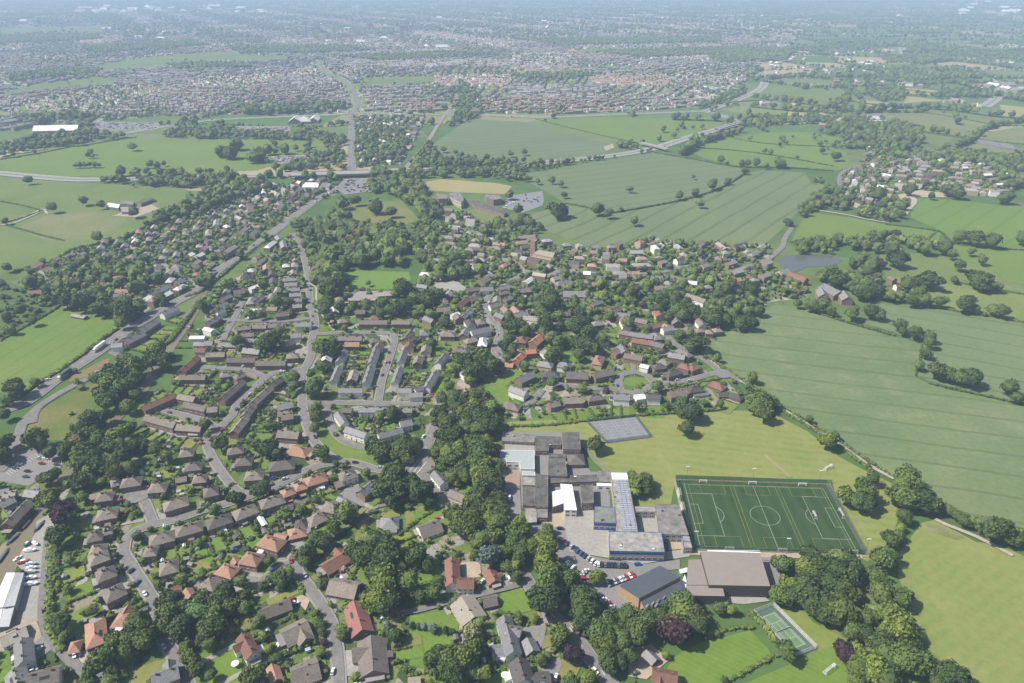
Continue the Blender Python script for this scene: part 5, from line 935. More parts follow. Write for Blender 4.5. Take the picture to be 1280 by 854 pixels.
struct(mesh_obj('yard_ground', [(a, b, .40) for a, b in q2], [(0, 1, 2, 3)], speckle('dirt_margin', (.30, .25, .15), .25, .5, .08)), 'bare earth margin round the pitch', 'yard'); occ_poly(q2, 2)
ln = {0: MB(), 1: MB()}
def pline(pts, c=0, w=.15):
    v, f = ribbon([pp(*p) for p in pts], w, .43+.004*c+.002*(len(ln[c].f) % 9)); ln[c].add(v, f)
def box_(u0, v0, u1, v1, c=0, w=.15):
    for a, b in (((u0, v0), (u1, v0)), ((u1, v0), (u1, v1)), ((u1, v1), (u0, v1)), ((u0, v1), (u0, v0))): pline([a, b], c, w)
def circ(u, v, r, a0=0, a1=360, c=0):
    pline([(u+r*math.cos(math.radians(t))/PL, v+r*math.sin(math.radians(t))/PWD) for t in np.linspace(a0, a1, 40)], c)
box_(0, 0, 1, 1); pline([(.5, 0), (.5, 1)]); circ(.5, .5, 9.15)
m16, m5 = 16.5/PL, 5.5/PL; hw, hw5 = 20.16/PWD, 9.16/PWD
for s in (0, 1):
    d = 1 if s == 0 else -1
    box_(s, .5-hw, s+d*m16, .5+hw); box_(s, .5-hw5, s+d*m5, .5+hw5)
    circ(s+d*11/PL, .5, 9.15, -53 if s == 0 else 127, 53 if s == 0 else 233)
for u0 in (.02, .345, .67):
    box_(u0+.01, .01, u0+.31, .99, 1, .14)
for u0 in (.06, .38, .70):
    for v0, v1 in ((0, .16), (.84, 1)): box_(u0+.05, v0, u0+.22, v1, 1, .12)
struct(ln[0].build('pitch_marking', [PW]), 'white football lines on the green pitch', 'pitch marking')
struct(ln[1].build('pitch_marking', [PY]), 'yellow small-pitch lines on the green pitch', 'pitch marking')
NETM, nn_, nb_ = newmat('fence_mesh'); nb_.inputs['Base Color'].default_value = (.03, .10, .07, 1); nb_.inputs['Alpha'].default_value = .5
GPOST = speckle('green_post', (.03, .11, .075), .1); WNET, n3_, n4_ = newmat('white_net'); n4_.inputs['Base Color'].default_value = (.8, .8, .8, 1); n4_.inputs['Alpha'].default_value = .3
def fence(pts, h, step, label, cat='fence', net=NETM, post=GPOST, name='mesh_fence'):
    c = pts[0]; root = empty(name, (c[0], c[1], 0)); pts = [(a-c[0], b-c[1]) for a, b in pts]; seen = 0; npn = 0
    pm = cached(('post', h, post.name), lambda: (lambda m: (m.cyl((0, 0, 0), (0, 0, h), .05, .05, 6), as_mesh(m, 'post', [post]))[1])(MB()))
    n = MB(); r = MB()
    for a, b in zip(pts, pts[1:]):
        L = math.dist(a, b); k = max(1, int(L/step)); ang = math.atan2(b[1]-a[1], b[0]-a[0])
        n.add([(a[0], a[1], .05), (b[0], b[1], .05), (b[0], b[1], h-.05), (a[0], a[1], h-.05)], [(0, 1, 2, 3)])
        for z in (.08, h/2, h-.06): r.box(-L/2, L/2, -.03, .03, z-.03, z+.03, 0, ang, ((a[0]+b[0])/2, (a[1]+b[1])/2))
        for i in range(k):
            if npn < 98: inst('post', pm, root, (a[0]+(b[0]-a[0])*i/k, a[1]+(b[1]-a[1])*i/k, .4)); npn += 1
    o = n.build('netting', [net], root); o.location.z = .4
    o = r.build('rail', [post], root); o.location.z = .4
    return tag(root, label, cat, None)
fence([q[0], q[1], q[2], q[3], q[0]], 4.2, 4.0, 'tall green mesh fence round the artificial pitch')
def goal(x, y, rz, w=7.3, h=2.4, d=2.0):
    root = empty('football_goal', (x, y, .43), rz); m = MB(); t = .07
    for s in (-1, 1):
        m.cyl((s*w/2, 0, 0), (s*w/2, 0, h), t, t, 6); m.cyl((s*w/2, 0, h), (s*w/2, d*.6, h), t*.7, t*.7, 6); m.cyl((s*w/2, d*.6, h), (s*w/2, d, 0), t*.7, t*.7, 6); m.cyl((s*w/2, 0, .05), (s*w/2, d, .05), t, t, 6)
    m.cyl((-w/2, 0, h), (w/2, 0, h), t, t, 6); m.cyl((-w/2, d, .05), (w/2, d, .05), t, t, 6); m.build('goal_frame', [FRAME], root)
    n = MB(); n.add([(-w/2, 0, h), (w/2, 0, h), (w/2, d*.6, h), (-w/2, d*.6, h), (w/2, d, 0), (-w/2, d, 0)], [(0, 1, 2, 3), (3, 2, 4, 5)]); n.add([(-w/2, 0, 0), (-w/2, 0, h), (-w/2, d*.6, h), (-w/2, d, 0)], [(0, 1, 2, 3)]); n.add([(w/2, 0, 0), (w/2, 0, h), (w/2, d*.6, h), (w/2, d, 0)], [(0, 1, 2, 3)]); n.build('net', [WNET], root)
    reg(root, 'white framed football goal', 'goal', x, y, 'football goals'); return root
ang = math.atan2(TR[1]-TL[1], TR[0]-TL[0])
for u, v, r_ in ((.14, -.03, 0), (.5, -.03, 0), (.86, -.03, 0), (.18, 1.03, math.pi), (.52, 1.03, math.pi), (.86, 1.03, math.pi), (.97, 1.03, math.pi)):
    gx_, gy_ = pp(u, v); goal(gx_, gy_, ang+r_, 5.0, 2.1, 1.4)
for u, v, r_, ww in ((-.045, .18, 1, 7.3), (-.045, .42, 1, 7.3), (1.02, .45, -1, 7.3), (.83, .49, -1, 5)):
    gx_, gy_ = pp(u, v); goal(gx_, gy_, ang+math.pi/2*r_, ww)
for px, py in ((tp('B4', 60, 365)), (tp('A4', 70, 780))): c = W(px, py); goal(c[0], c[1], .6, 7.3)
for u, v in ((.535, 1.07), (-.04, 1.0), (.5, -.06), (0.02, -.06), (.98, -.06), (1.04, 1.05)):
    gx_, gy_ = pp(u, v); root = empty('floodlight_mast', (gx_, gy_, 0)); m = MB(); m.cyl((0, 0, 0), (0, 0, 12), .16, .08, 8); m.build('pole', [FR['grey']], root)
    m = MB(); m.box(-1.1, 1.1, -.1, .1, 11.9, 12.1)
    for k in range(4): m.box(-1.1+k*.62, -.75+k*.62, -.3, .25, 12.1, 12.5)
    m.build('lamp_head', [FR['white']], root); reg(root, 'tall grey floodlight mast', 'floodlight', gx_, gy_, 'floodlight masts')
# hard courts
CT_ = speckle('court_tarmac', (.185, .19, .205), .12, .6, .08); TC = speckle('tennis_blue_green', (.085, .120, .105), .15, .7, .1); TC2 = speckle('tennis_green', (.125, .195, .11), .12, .7, .1)
def court(pts, mat, lines, nm, label, inner=None):
    c = [np.array(W(*p)[:2]) for p in pts]
    def uv(u, v): a = c[0]*(1-u)+c[1]*u; b = c[3]*(1-u)+c[2]*u; return tuple(a*(1-v)+b*v)
    z = .47; struct(mesh_obj(nm, [(*p, z) for p in (tuple(x) for x in c)], [(0, 1, 2, 3)], mat), label, 'court'); occ_poly([tuple(x) for x in c], 1)
    if inner:
        u0, v0, u1, v1, m2 = inner; struct(mesh_obj(nm, [(*uv(u, v), z+.006) for u, v in ((u0, v0), (u1, v0), (u1, v1), (u0, v1))], [(0, 1, 2, 3)], m2), 'lighter green playing area of the court', 'court')
    m = MB()
    for k, (a, b) in enumerate(lines): v, f = ribbon([uv(*a), uv(*b)], .16, z+.012+.003*(k % 12)); m.add(v, f)
    struct(m.build('court_marking', [PW]), 'white lines of the court', 'court marking'); return c, uv
nl = []
for i in range(4):
    for j in range(2):
        a0, a1, b0, b1 = .03+i*.245, .22+i*.245, .06+j*.48, .46+j*.48
        nl += [((a0, b0), (a1, b0)), ((a1, b0), (a1, b1)), ((a1, b1), (a0, b1)), ((a0, b1), (a0, b0)), ((a0, (b0*2+b1)/3), (a1, (b0*2+b1)/3)), ((a0, (b0+2*b1)/3), (a1, (b0+2*b1)/3))]
c, uv = court([(580+595/3.881, 500+110/3.881), (580+832/3.881, 500+84/3.881), (580+906/3.881, 500+184/3.881), (580+690/3.881, 500+212/3.881)], CT_, nl, 'netball_court', 'grey tarmac netball courts behind the school')
fence([tuple(c[0]), tuple(c[1]), tuple(c[2]), tuple(c[3]), tuple(c[0])], 2.8, 4, 'grey mesh fence round the netball courts', post=FR['grey'])
tl = [((.2, .14), (.2, .86)), ((.8, .14), (.8, .86)), ((.27, .14), (.27, .86)), ((.73, .14), (.73, .86)), ((.2, .14), (.8, .14)), ((.2, .86), (.8, .86)), ((.27, .32), (.73, .32)), ((.27, .68), (.73, .68)), ((.5, .32), (.5, .68))]
c, uv = court([tp('A3', 868, 415), tp('A3', 992, 368), tp('A3', 1258, 636), tp('A3', 1120, 690)], TC, tl, 'tennis_court', 'blue-green tennis court beside the lawns', (.18, .12, .82, .88, TC2))
fence([tuple(c[0]), tuple(c[1]), tuple(c[2]), tuple(c[3]), tuple(c[0])], 2.8, 3.2, 'pale mesh fence round the tennis court', post=FRAME, net=WNET)
a, b = uv(.16, .5), uv(.84, .5); r = empty('tennis_net', ((a[0]+b[0])/2, (a[1]+b[1])/2, .48), math.atan2(b[1]-a[1], b[0]-a[0])); l = math.dist(a, b)
m = MB(); m.box(-l/2, l/2, -.02, .02, .1, .95); m.build('net', [NETM], r); m = MB(); [m.cyl((s*l/2, 0, 0), (s*l/2, 0, 1.05), .05, .05, 6) for s in (-1, 1)]; m.box(-l/2, l/2, -.03, .03, .95, 1.02); m.build('net_post', [FRAME], r); tag(r, 'tennis net strung across the green court', 'tennis net')
# village field fence posts, allotment tables etc. are below the photo's resolution
# ------------------------------------------------------------------ trees
LEAF = {'d': foliage('leaves_dark', (.058, .088, .025), .6), 'm': foliage('leaves_mid', (.088, .130, .031), .55), 'l': foliage('leaves_light', (.120, .160, .030), .45),
        'p': foliage('leaves_copper', (.040, .022, .026), .5), 'b': foliage('leaves_blue', (.105, .140, .115), .35), 'c': foliage('leaves_conifer', (.026, .050, .022), .4), 'w': foliage('leaves_cream', (.24, .25, .12), .35)}
BARK = speckle('bark', (.10, .075, .055), .3, 2, .4)
def ico(sub):
    bm = bmesh.new(); bmesh.ops.create_icosphere(bm, subdivisions=sub, radius=1)
    v = np.array([x.co[:] for x in bm.verts]); f = np.array([[y.index for y in x.verts] for x in bm.faces]); bm.free(); return v, f
ICO1, ICO2, ICO3 = ico(1), ico(2), ico(3)
def crown_shape(rng, kind):
    """lobes: centres and radii of a crown of unit horizontal radius"""
    if kind == 'cone':
        return None
    n = int(rng.integers(9, 15)); cs = [np.array([0, 0, 0.0])]; rs = [.56]
    for i in range(n):
        a = rng.uniform(0, 2*math.pi); e = rng.uniform(-.35, 1.3); d = rng.uniform(.42, .72)
        cs.append(np.array([math.cos(a)*math.cos(e)*d, math.sin(a)*math.cos(e)*d, math.sin(e)*d*.85])); rs.append(rng.uniform(.22, .46))
    cs, rs = np.array(cs), np.array(rs); t_ = np.linspace(0, 6.28, 40); hd = np.stack([np.cos(t_), np.sin(t_), 0*t_], 1); k_ = shape_r((cs, rs), hd).mean()*.97
    return cs/k_, rs/k_
def shape_r(shape, D):
    if shape is None:
        z = D[:, 2]; hr = np.hypot(D[:, 0], D[:, 1])+1e-6
        # cone with apex (0,0,2.2) and base radius 1 at z=-1
        return 1/np.maximum(hr/1.0*0.72+z*.33, np.maximum(-z, 0)/.9+.05).clip(.3, 3)
    cs, rs = shape
    b = D@cs.T; c = (cs**2).sum(1)-rs**2; disc = b*b-c; r = np.where(disc > 0, b+np.sqrt(np.maximum(disc, 0)), 0); return r.max(1)
def crown_mesh(name, seed, nclump, core, kind='round', clump=.095):
    rng = np.random.default_rng(seed); sh = crown_shape(rng, kind); v, f = core
    D = v/np.linalg.norm(v, axis=1)[:, None]; r = shape_r(sh, D)*(.90+rng.uniform(-.05, .05, len(D))); V = D*r[:, None]
    d = rng.normal(size=(nclump, 3)); d[:, 2] = np.abs(d[:, 2])*1.0-.45*(rng.random(nclump) < .4)*np.abs(d[:, 2])*2; d /= np.linalg.norm(d, axis=1)[:, None]
    rr = shape_r(sh, d)*rng.uniform(.84, 1.13, nclump); C = d*rr[:, None]
    nrm = d+rng.normal(size=d.shape)*.55; nrm /= np.linalg.norm(nrm, axis=1)[:, None]
    t = np.cross(nrm, rng.normal(size=d.shape)); t /= np.linalg.norm(t, axis=1)[:, None]; b = np.cross(nrm, t); s = (clump*rng.uniform(.55, 1.35, nclump))[:, None]
    q = np.stack([C-t*s-b*s*.7, C+t*s*.8-b*s, C+t*s+b*s*.8, C-t*s*.7+b*s], 1).reshape(-1, 3)
    faces = [tuple(x) for x in f]+[tuple(range(len(V)+4*i, len(V)+4*i+4)) for i in range(nclump)]
    me = bpy.data.meshes.new(name); me.from_pydata([tuple(x) for x in np.vstack([V, q])], [], faces); me.update(); return me
def trunk_mesh(seed):
    rng = random.Random(seed); m = MB(); m.cyl((0, 0, 0), (0, 0, .62), .055, .035, 7)
    for k in range(5):
        a = k*1.257+rng.uniform(-.4, .4); m.cyl((0, 0, .3+.05*k), (math.cos(a)*.33, math.sin(a)*.33, .62+rng.uniform(0, .15)), .028, .012, 5)
    return as_mesh(m, 'trunk', [BARK])
ROUND = [crown_mesh('crown', 100+i, 1500, ICO3) for i in range(7)]
CONE = [crown_mesh('crown', 200+i, 900, ICO3, 'cone', .08) for i in range(2)]
for m in ROUND+CONE: m.materials.append(LEAF['m'])
TRUNK = [trunk_mesh(i) for i in range(3)]
allt = []
for t, s in TREES.items():
    for q in s.split(';'):
        q = q.strip()
        if not q: continue
        k = q[0]; px, py, r = map(float, q[1:].split()); fx, fy = tp(t, px, py); R0 = r/5/ (F_PX/1.0)
        z = 5.0
        for _ in range(3):
            X = W(fx, fy, z); zc = X[1]*CT-(z-H_CAM)*ST; R = (.72 if t in ('C2', 'C3') else .85)*r/5*zc/F_PX; z = min(9.5, 1.15*R+1.2 if R > 2.5 else R*1.1)
        allt.append((r/5, k, X[0], X[1], R, z))
allt.sort(key=lambda a: -a[0])
TLOOK = {'d': 'dark green broadleaf tree', 'm': 'mid green broadleaf tree', 'l': 'yellow-green leafy tree', 'p': 'copper purple tree', 'b': 'blue-grey conifer', 'c': 'dark narrow conifer', 'w': 'cream flowering tree'}
STUFFT = []     # remaining trees: x, y, crown centre z, R, tint
TINT = {'d': (.066, .096, .027), 'm': (.100, .142, .034), 'l': (.12, .16, .03), 'p': (.04, .022, .026), 'b': (.1, .135, .11), 'c': (.026, .05, .022), 'w': (.24, .25, .12)}
for i, (rp, k, x, y, R, z) in enumerate(allt):
    if OCC[0, 0] >= 0: occ_disc(x, y, max(1.5, R*.8), 4)
    if i >= 298: STUFFT.append((x, y, z, R, TINT[k])); continue
    cone = k in 'cb' and R < 5
    root = empty('conifer' if k in 'cb' else 'broadleaf_tree', (x, y, 0), random.uniform(0, 6.28))
    me = random.choice(CONE if cone else ROUND); vz = R*random.uniform(.86, 1.02)
    if cone: R *= .95; vz = R*1.5; z = vz*.95
    c = inst('crown', me, root, (0, 0, max(z, vz*.8))); c.scale = (R*random.uniform(.85, 1.15), R*random.uniform(.85, 1.1), vz); c.rotation_euler = (random.uniform(-.25, .25), random.uniform(-.25, .25), random.uniform(0, 6))
    c.material_slots[0].link = 'OBJECT'; c.material_slots[0].material = LEAF[k]
    h = max(z, vz*.8)*1.35; tr = inst('trunk', random.choice(TRUNK), root); tr.scale = (h, h, h)
    size = 'very large' if R > 8.5 else 'large' if R > 6.3 else 'medium' if R > 4.2 else 'small'
    reg(root, size+' '+TLOOK[k], 'tree', x, y, 'trees of the village and school grounds')

def merge_trees(name, arr, core, nq, seed, label, leafsize=.16, nvar=5):
    """arr rows: x,y,z,R,(tint) -> one mesh"""
    if not arr: return
    rng = np.random.default_rng(seed); xs = np.array([a[:4] for a in arr], float); tn = np.array([a[4] for a in arr], float)
    v, f = core; D = v/np.linalg.norm(v, axis=1)[:, None]; Vs = []; Ts = []; Fq = []; Tq = []; Vq = []; Fs = []; off = 0
    var = []
    for k in range(nvar):
        sh = crown_shape(np.random.default_rng(seed+k), 'round'); r = shape_r(sh, D)*rng.uniform(.9, 1.05, len(D)); c = D*r[:, None]
        if nq:
            d = rng.normal(size=(nq, 3)); d[:, 2] = np.abs(d[:, 2])-.2; d /= np.linalg.norm(d, axis=1)[:, None]; C = d*(shape_r(sh, d)*rng.uniform(.9, 1.1, nq))[:, None]
            nr = d+rng.normal(size=d.shape)*.5; nr /= np.linalg.norm(nr, axis=1)[:, None]; t = np.cross(nr, rng.normal(size=d.shape)); t /= np.linalg.norm(t, axis=1)[:, None]; b = np.cross(nr, t); s = leafsize*rng.uniform(.6, 1.3, nq)[:, None]
            tri = np.stack([C-t*s-b*s, C+t*s-b*s*.6, C+b*s*1.1], 1).reshape(-1, 3); fv = np.vstack([c, tri]); ff = np.vstack([f, len(c)+np.arange(3*nq).reshape(-1, 3)])
        else: fv, ff = c, f
        var.append((fv, ff))
    pick = rng.integers(0, nvar, len(xs))
    for k in range(nvar):
        idx = np.where(pick == k)[0]
        if not len(idx): continue
        fv, ff = var[k]; n = len(idx); a = rng.uniform(0, 6.28, n); ca, sa = np.cos(a)[:, None], np.sin(a)[:, None]; R = xs[idx, 3][:, None]
        X = (fv[None, :, 0]*ca-fv[None, :, 1]*sa)*R+xs[idx, 0][:, None]; Y = (fv[None, :, 0]*sa+fv[None, :, 1]*ca)*R+xs[idx, 1][:, None]; ZZ = fv[None, :, 2]*R*rng.uniform(.85, 1.05, (n, 1))+xs[idx, 2][:, None]
        Vs.append(np.stack([X, Y, np.maximum(ZZ, 0.05)], 2).reshape(-1, 3)); Fs.append((ff[None]+(np.arange(n)*len(fv))[:, None, None]+off).reshape(-1, 3)); off += n*len(fv)
        Ts.append(np.repeat(tn[idx]*rng.uniform(.75, 1.3, (n, 1)), len(ff), 0))
    o = bulk(name, np.vstack(Vs), np.vstack(Fs).ravel(), np.vstack(Ts), foliage('leaves_mixed', (.06, .1, .03), .5, attr=True), 3); stuff(o, label, 'trees'); return o
def rtint():
    u = random.random()
    if random.random() < .2: return (.085+random.uniform(-.02, .03), .115+random.uniform(-.02, .02), .045)
    return TINT['d'] if u < .5 else TINT['m'] if u < .85 else (.085, .125, .035) if u < .95 else TINT['l'] if u < .98 else TINT['p']
far = []
for dens, R, s in WOODS:
    poly = [W(x, y)[:2] for x, y in fpts(s)]; n = len(poly)
    A = abs(sum(poly[i][0]*poly[(i+1) % n][1]-poly[(i+1) % n][0]*poly[i][1] for i in range(n)))/2; k = int(A/10000*dens)
    xs = [p[0] for p in poly]; ys = [p[1] for p in poly]; X = RNG.uniform(min(xs), max(xs), k*6); Y = RNG.uniform(min(ys), max(ys), k*6)
    m = inpoly(X, Y, poly); X, Y = X[m][:k], Y[m][:k]; oc = occ_at(X, Y)
    for x, y, o_ in zip(X, Y, oc):
        near = y < 2250 and abs(x) < 1490
        if near and o_ in (2, 3): continue
        if near and o_ == 1 and random.random() < .9: continue
        if near and o_ == 4 and random.random() < .75: continue
        r = R*random.uniform(.55, 1.15); (STUFFT if y < 2300 else far).append((x, y, r*1.1+1.0, r, rtint()))
for hw_, s in HEDGES:
    pts = smooth([W(x, y) for x, y in fpts(s)], 4)
    tn_ = random.choice((TINT['d'], TINT['m'])); hh = []
    pts2 = smooth(pts, 1.5)
    for p in pts2:
        r = hw_*random.uniform(.6, .95)*.8; hh.append((p[0]+random.uniform(-.5, .5), p[1]+random.uniform(-.5, .5), r*.6, r, tn_))
    ho = merge_trees('hedge', hh, ICO1, 12, len(hh), '', .34, nvar=2); del ho['kind']
    mid = pts[len(pts)//2]; reg(ho, 'long leafy hedge', 'hedge', mid[0], mid[1], 'hedges')
    for p in pts:
        if random.random() < (.3 if hw_ == 3.6 else .035) and p[1] > 500:
            r = random.uniform(3, 5.5)*(1.4 if hw_ == 3.6 else 1); STUFFT.append((p[0], p[1], r*1.2+1, r, rtint()))
# ------------------------------------------------------------------ plots: lawns, drives, sheds, hedges, cars
CARC = {'white': (.75, .75, .75), 'silver': (.45, .46, .48), 'black': (.02, .02, .022), 'grey': (.12, .125, .13), 'blue': (.03, .08, .32), 'red': (.42, .02, .02), 'dark blue': (.02, .03, .09), 'green': (.03, .12, .06), 'pale blue': (.25, .38, .5)}
def paint(n):
    k = 'paint_'+n
    if k in MATS: return MATS[k]
    m, nt, b = newmat(k); b.inputs['Base Color'].default_value = (*CARC[n], 1); b.inputs['Roughness'].default_value = .28; b.inputs['Coat Weight'].default_value = .6; b.inputs['Specular IOR Level'].default_value = .5; MATS[k] = m; return m
TYRE = speckle('tyre', (.02, .02, .02), .1, 1); HUB = speckle('hub', (.4, .4, .42), .1, 1, rough=.4)
def loft(m, secs, mi=0):
    """secs: list of (x, halfwidth, z0, z1)"""
    vs = []
    for x, w, z0, z1 in secs: vs += [(x, -w, z0), (x, w, z0), (x, w*.93, z1), (x, -w*.93, z1)]
    n = len(secs); fs = [(3, 2, 1, 0), (4*n-4, 4*n-3, 4*n-2, 4*n-1)]
    for i in range(n-1):
        for j in range(4): fs.append((4*i+j, 4*i+(j+1) % 4, 4*i+4+(j+1) % 4, 4*i+4+j))
    m.add(vs, fs, mi)
def car_parts():
    b = MB(); loft(b, [(-2.15, .72, .35, .72), (-2.0, .84, .25, .92), (-1.2, .88, .22, .97), (.9, .88, .22, .95), (1.7, .86, .24, .82), (2.12, .74, .34, .66)])
    loft(b, [(-1.35, .66, 1.36, 1.42), (-.2, .69, 1.40, 1.47), (.35, .67, 1.36, 1.42)])
    body = as_mesh(b, 'body', [paint('white')])
    g = MB(); loft(g, [(-1.85, .74, .92, .95), (-1.35, .76, .94, 1.385), (.35, .76, .94, 1.385), (1.05, .74, .9, .95)]); glass = as_mesh(g, 'window', [GLASS])
    w = MB(); w.cyl((0, -.11, 0), (0, .11, 0), .32, .32, 12, 0); w.cyl((0, -.13, 0), (0, .13, 0), .18, .18, 8, 1); wheel = as_mesh(w, 'wheel', [TYRE, HUB])
    return body, glass, wheel
CB, CG, CW = car_parts()
def car(px, py, ang, colr, wherey=None, z=0.98, world_=False):
    x, y = (px, py) if world_ else W(px, py, z)[:2]
    r = empty('parked_car', (x, y, z), ang); c = inst('body', CB, r); c.material_slots[0].link = 'OBJECT'; c.material_slots[0].material = paint(colr)
    inst('window', CG, r)
    for sx in (-1.3, 1.3):
        for sy in (-.78, .78): inst('wheel', CW, r, (sx, sy, .32))
    occ_disc(x, y, 2.2, 2); reg(r, f'{colr} parked car', 'car', x, y, 'parked cars'); return r
cc = ['silver', 'white', 'black', 'grey', 'blue', 'red', 'dark blue', 'white', 'silver', 'grey', 'black', 'silver', 'grey', 'black']
def row(p0, p1, n, ang, cols=None, z=.98):
    for i in range(n):
        f = i/max(1, n-1); car(p0[0]+(p1[0]-p0[0])*f, p0[1]+(p1[1]-p0[1])*f, ang+random.uniform(-.05, .05), (cols or cc)[i % len(cols or cc)] if cols else random.choice(cc), z=z)
def c4(x, y): return (580+x/4, 660+y/4)
row(c4(470, 52), c4(560, 108), 5, 1.0, ['silver', 'red', 'dark blue', 'silver', 'black']); row(c4(566, 116), c4(660, 180), 6, 1.0, ['blue', 'blue', 'dark blue', 'silver', 'white', 'white'])
row(c4(672, 184), c4(806, 190), 9, 1.5, ['white', 'black', 'grey', 'black', 'dark blue', 'black', 'grey', 'black', 'black'])
row(c4(470, 165), c4(492, 185), 2, 1.0, ['red', 'grey']); row(c4(500, 165), c4(545, 200), 4, 1.0, ['green', 'white', 'grey', 'white']); row(c4(520, 188), c4(540, 206), 2, 1.0, ['white', 'silver'])
row(c4(585, 240), c4(610, 215), 3, .4, ['white', 'silver', 'white']); car(*c4(596, 256), .3, 'red'); car(*c4(612, 282), .3, 'green'); car(*c4(868, 183), .1, 'blue')
row(c4(720, 282), c4(845, 236), 9, -1.1, ['silver', 'dark blue', 'silver', 'grey', 'white', 'silver', 'red', 'white', 'red'])
row(c4(672, 335), c4(790, 442), 10, .35, ['grey', 'dark blue', 'white', 'silver', 'red', 'silver', 'grey', 'black', 'black', 'dark blue'])
car(*c4(480, 4), 0, 'black'); row((629, 618), (629, 642), 6, 0, ['white', 'silver', 'pale blue', 'white', 'silver', 'white']); row((637, 622), (637, 626), 2, 1.5, ['white', 'grey'])
for x, y, c_ in ((350, 215, 'dark blue'), (120, 335, 'white'), (95, 357, 'grey'), (172, 377, 'black'), (160, 411, 'grey'), (285, 300, 'white'), (260, 328, 'red'), (355, 335, 'grey'), (250, 295, 'silver'), (70, 287, 'white'), (60, 337, 'grey')):
    car(*tp('B0', x, y), .05, c_)
for t, x, y, a, c_ in (('A0', 820, 150, 1.2, 'dark blue'), ('A0', 860, 222, 1.3, 'blue'), ('A0', 465, 678, -1.0, 'white'), ('A0', 500, 668, -1.0, 'dark blue'), ('A0', 175, 785, .5, 'silver'), ('A0', 210, 772, .5, 'white'), ('A0', 245, 640, 1.2, 'silver'), ('A1', 548, 328, -1.2, 'red'), ('A1', 564, 350, .2, 'white'), ('A1', 356, 660, 1.4, 'silver'), ('A1', 800, 780, 1.55, 'white'), ('A1', 220, 122, -.9, 'white'), ('A1', 105, 238, -.6, 'grey'), ('A1', 180, 22, .6, 'blue'), ('A1', 468, 35, .8, 'white'),
    ('A2', 455, 215, 1.0, 'white'), ('A2', 915, 815, 1.3, 'white'), ('A2', 1160, 775, -1.0, 'white'), ('A3', 130, 790, .5, 'grey'), ('B0', 770, 640, .3, 'red'), ('B0', 910, 480, .4, 'red'), ('B0', 900, 800, 1.2, 'blue'), ('B0', 1260, 205, .3, 'red'), ('B0', 762, 560, .5, 'red'), ('B1', 940, 323, -.05, 'black'), ('B1', 500, 425, .5, 'silver'), ('B1', 430, 420, .6, 'blue'), ('B1', 110, 120, .8, 'red'), ('B1', 30, 305, 1.1, 'grey'), ('B1', 700, 718, 1.4, 'white'), ('B1', 1170, 328, .1, 'white'), ('B2', 87, 160, 1.2, 'white'),
    ('C1', 1108, 625, 1.4, 'grey'), ('C1', 1150, 545, 1.4, 'red'), ('C1', 1128, 548, 1.4, 'silver'), ('C1', 282, 750, .8, 'silver'), ('C1', 290, 742, .8, 'silver'), ('C1', 480, 603, 0, 'white'), ('C1', 245, 570, .6, 'white'), ('C1', 660, 95, 1.5, 'grey'), ('C1', 150, 295, .9, 'silver'), ('C0', 600, 430, .7, 'grey'), ('C0', 300, 655, .7, 'white'), ('C0', 1080, 180, .7, 'grey'), ('C0', 940, 262, .7, 'silver'), ('C2', 497, 172, 1.2, 'white'), ('C2', 300, 850, .3, 'white'), ('C3', 470, 662, .1, 'silver')):
    car(*tp(t, x, y), a, c_, z=1.0)
# lorries on the main road
def lorry(px, py, ang, L, colr, look):
    x, y, _ = W(px, py, 2); r = empty('articulated_lorry', (x, y, .95), ang); m = MB(); m.box(-L/2, L/2-2.6, -1.27, 1.27, 1.1, 4.1); m.build('trailer', [paint(colr)], r)
    m = MB(); loft(m, [(L/2-2.3, 1.2, .6, 3.3), (L/2-.5, 1.22, .5, 3.2), (L/2, 1.2, .5, 2.2)]); m.build('cab', [paint('white')], r); m = MB(); m.box(L/2-.35, L/2+.02, -1.05, 1.05, 1.9, 2.6); m.build('window', [GLASS], r)
    m = MB(); m.box(-L/2+.3, L/2-.6, -.5, .5, .7, 1.08); m.build('chassis', [TYRE], r)
    for sx in (-L/2+1.5, -L/2+2.8, L/2-3.4, L/2-1.2):
        for sy in (-1, 1): w = inst('wheel', CW, r, (sx, sy, .5)); w.scale = (1.5, 1.5, 1.5)
    tag(r, look, 'lorry')
m0, m1 = W(*tp('C0', 600, 490)), W(*tp('C0', 760, 370)); ra = math.atan2(m1[1]-m0[1], m1[0]-m0[0])
lorry(*tp('C0', 622, 452), ra+math.pi, 17, 'white', 'white articulated lorry on the main road beside the terrace'); lorry(*tp('C0', 405, 622), ra+math.pi, 16, 'green', 'green and white lorry driving on the main road')
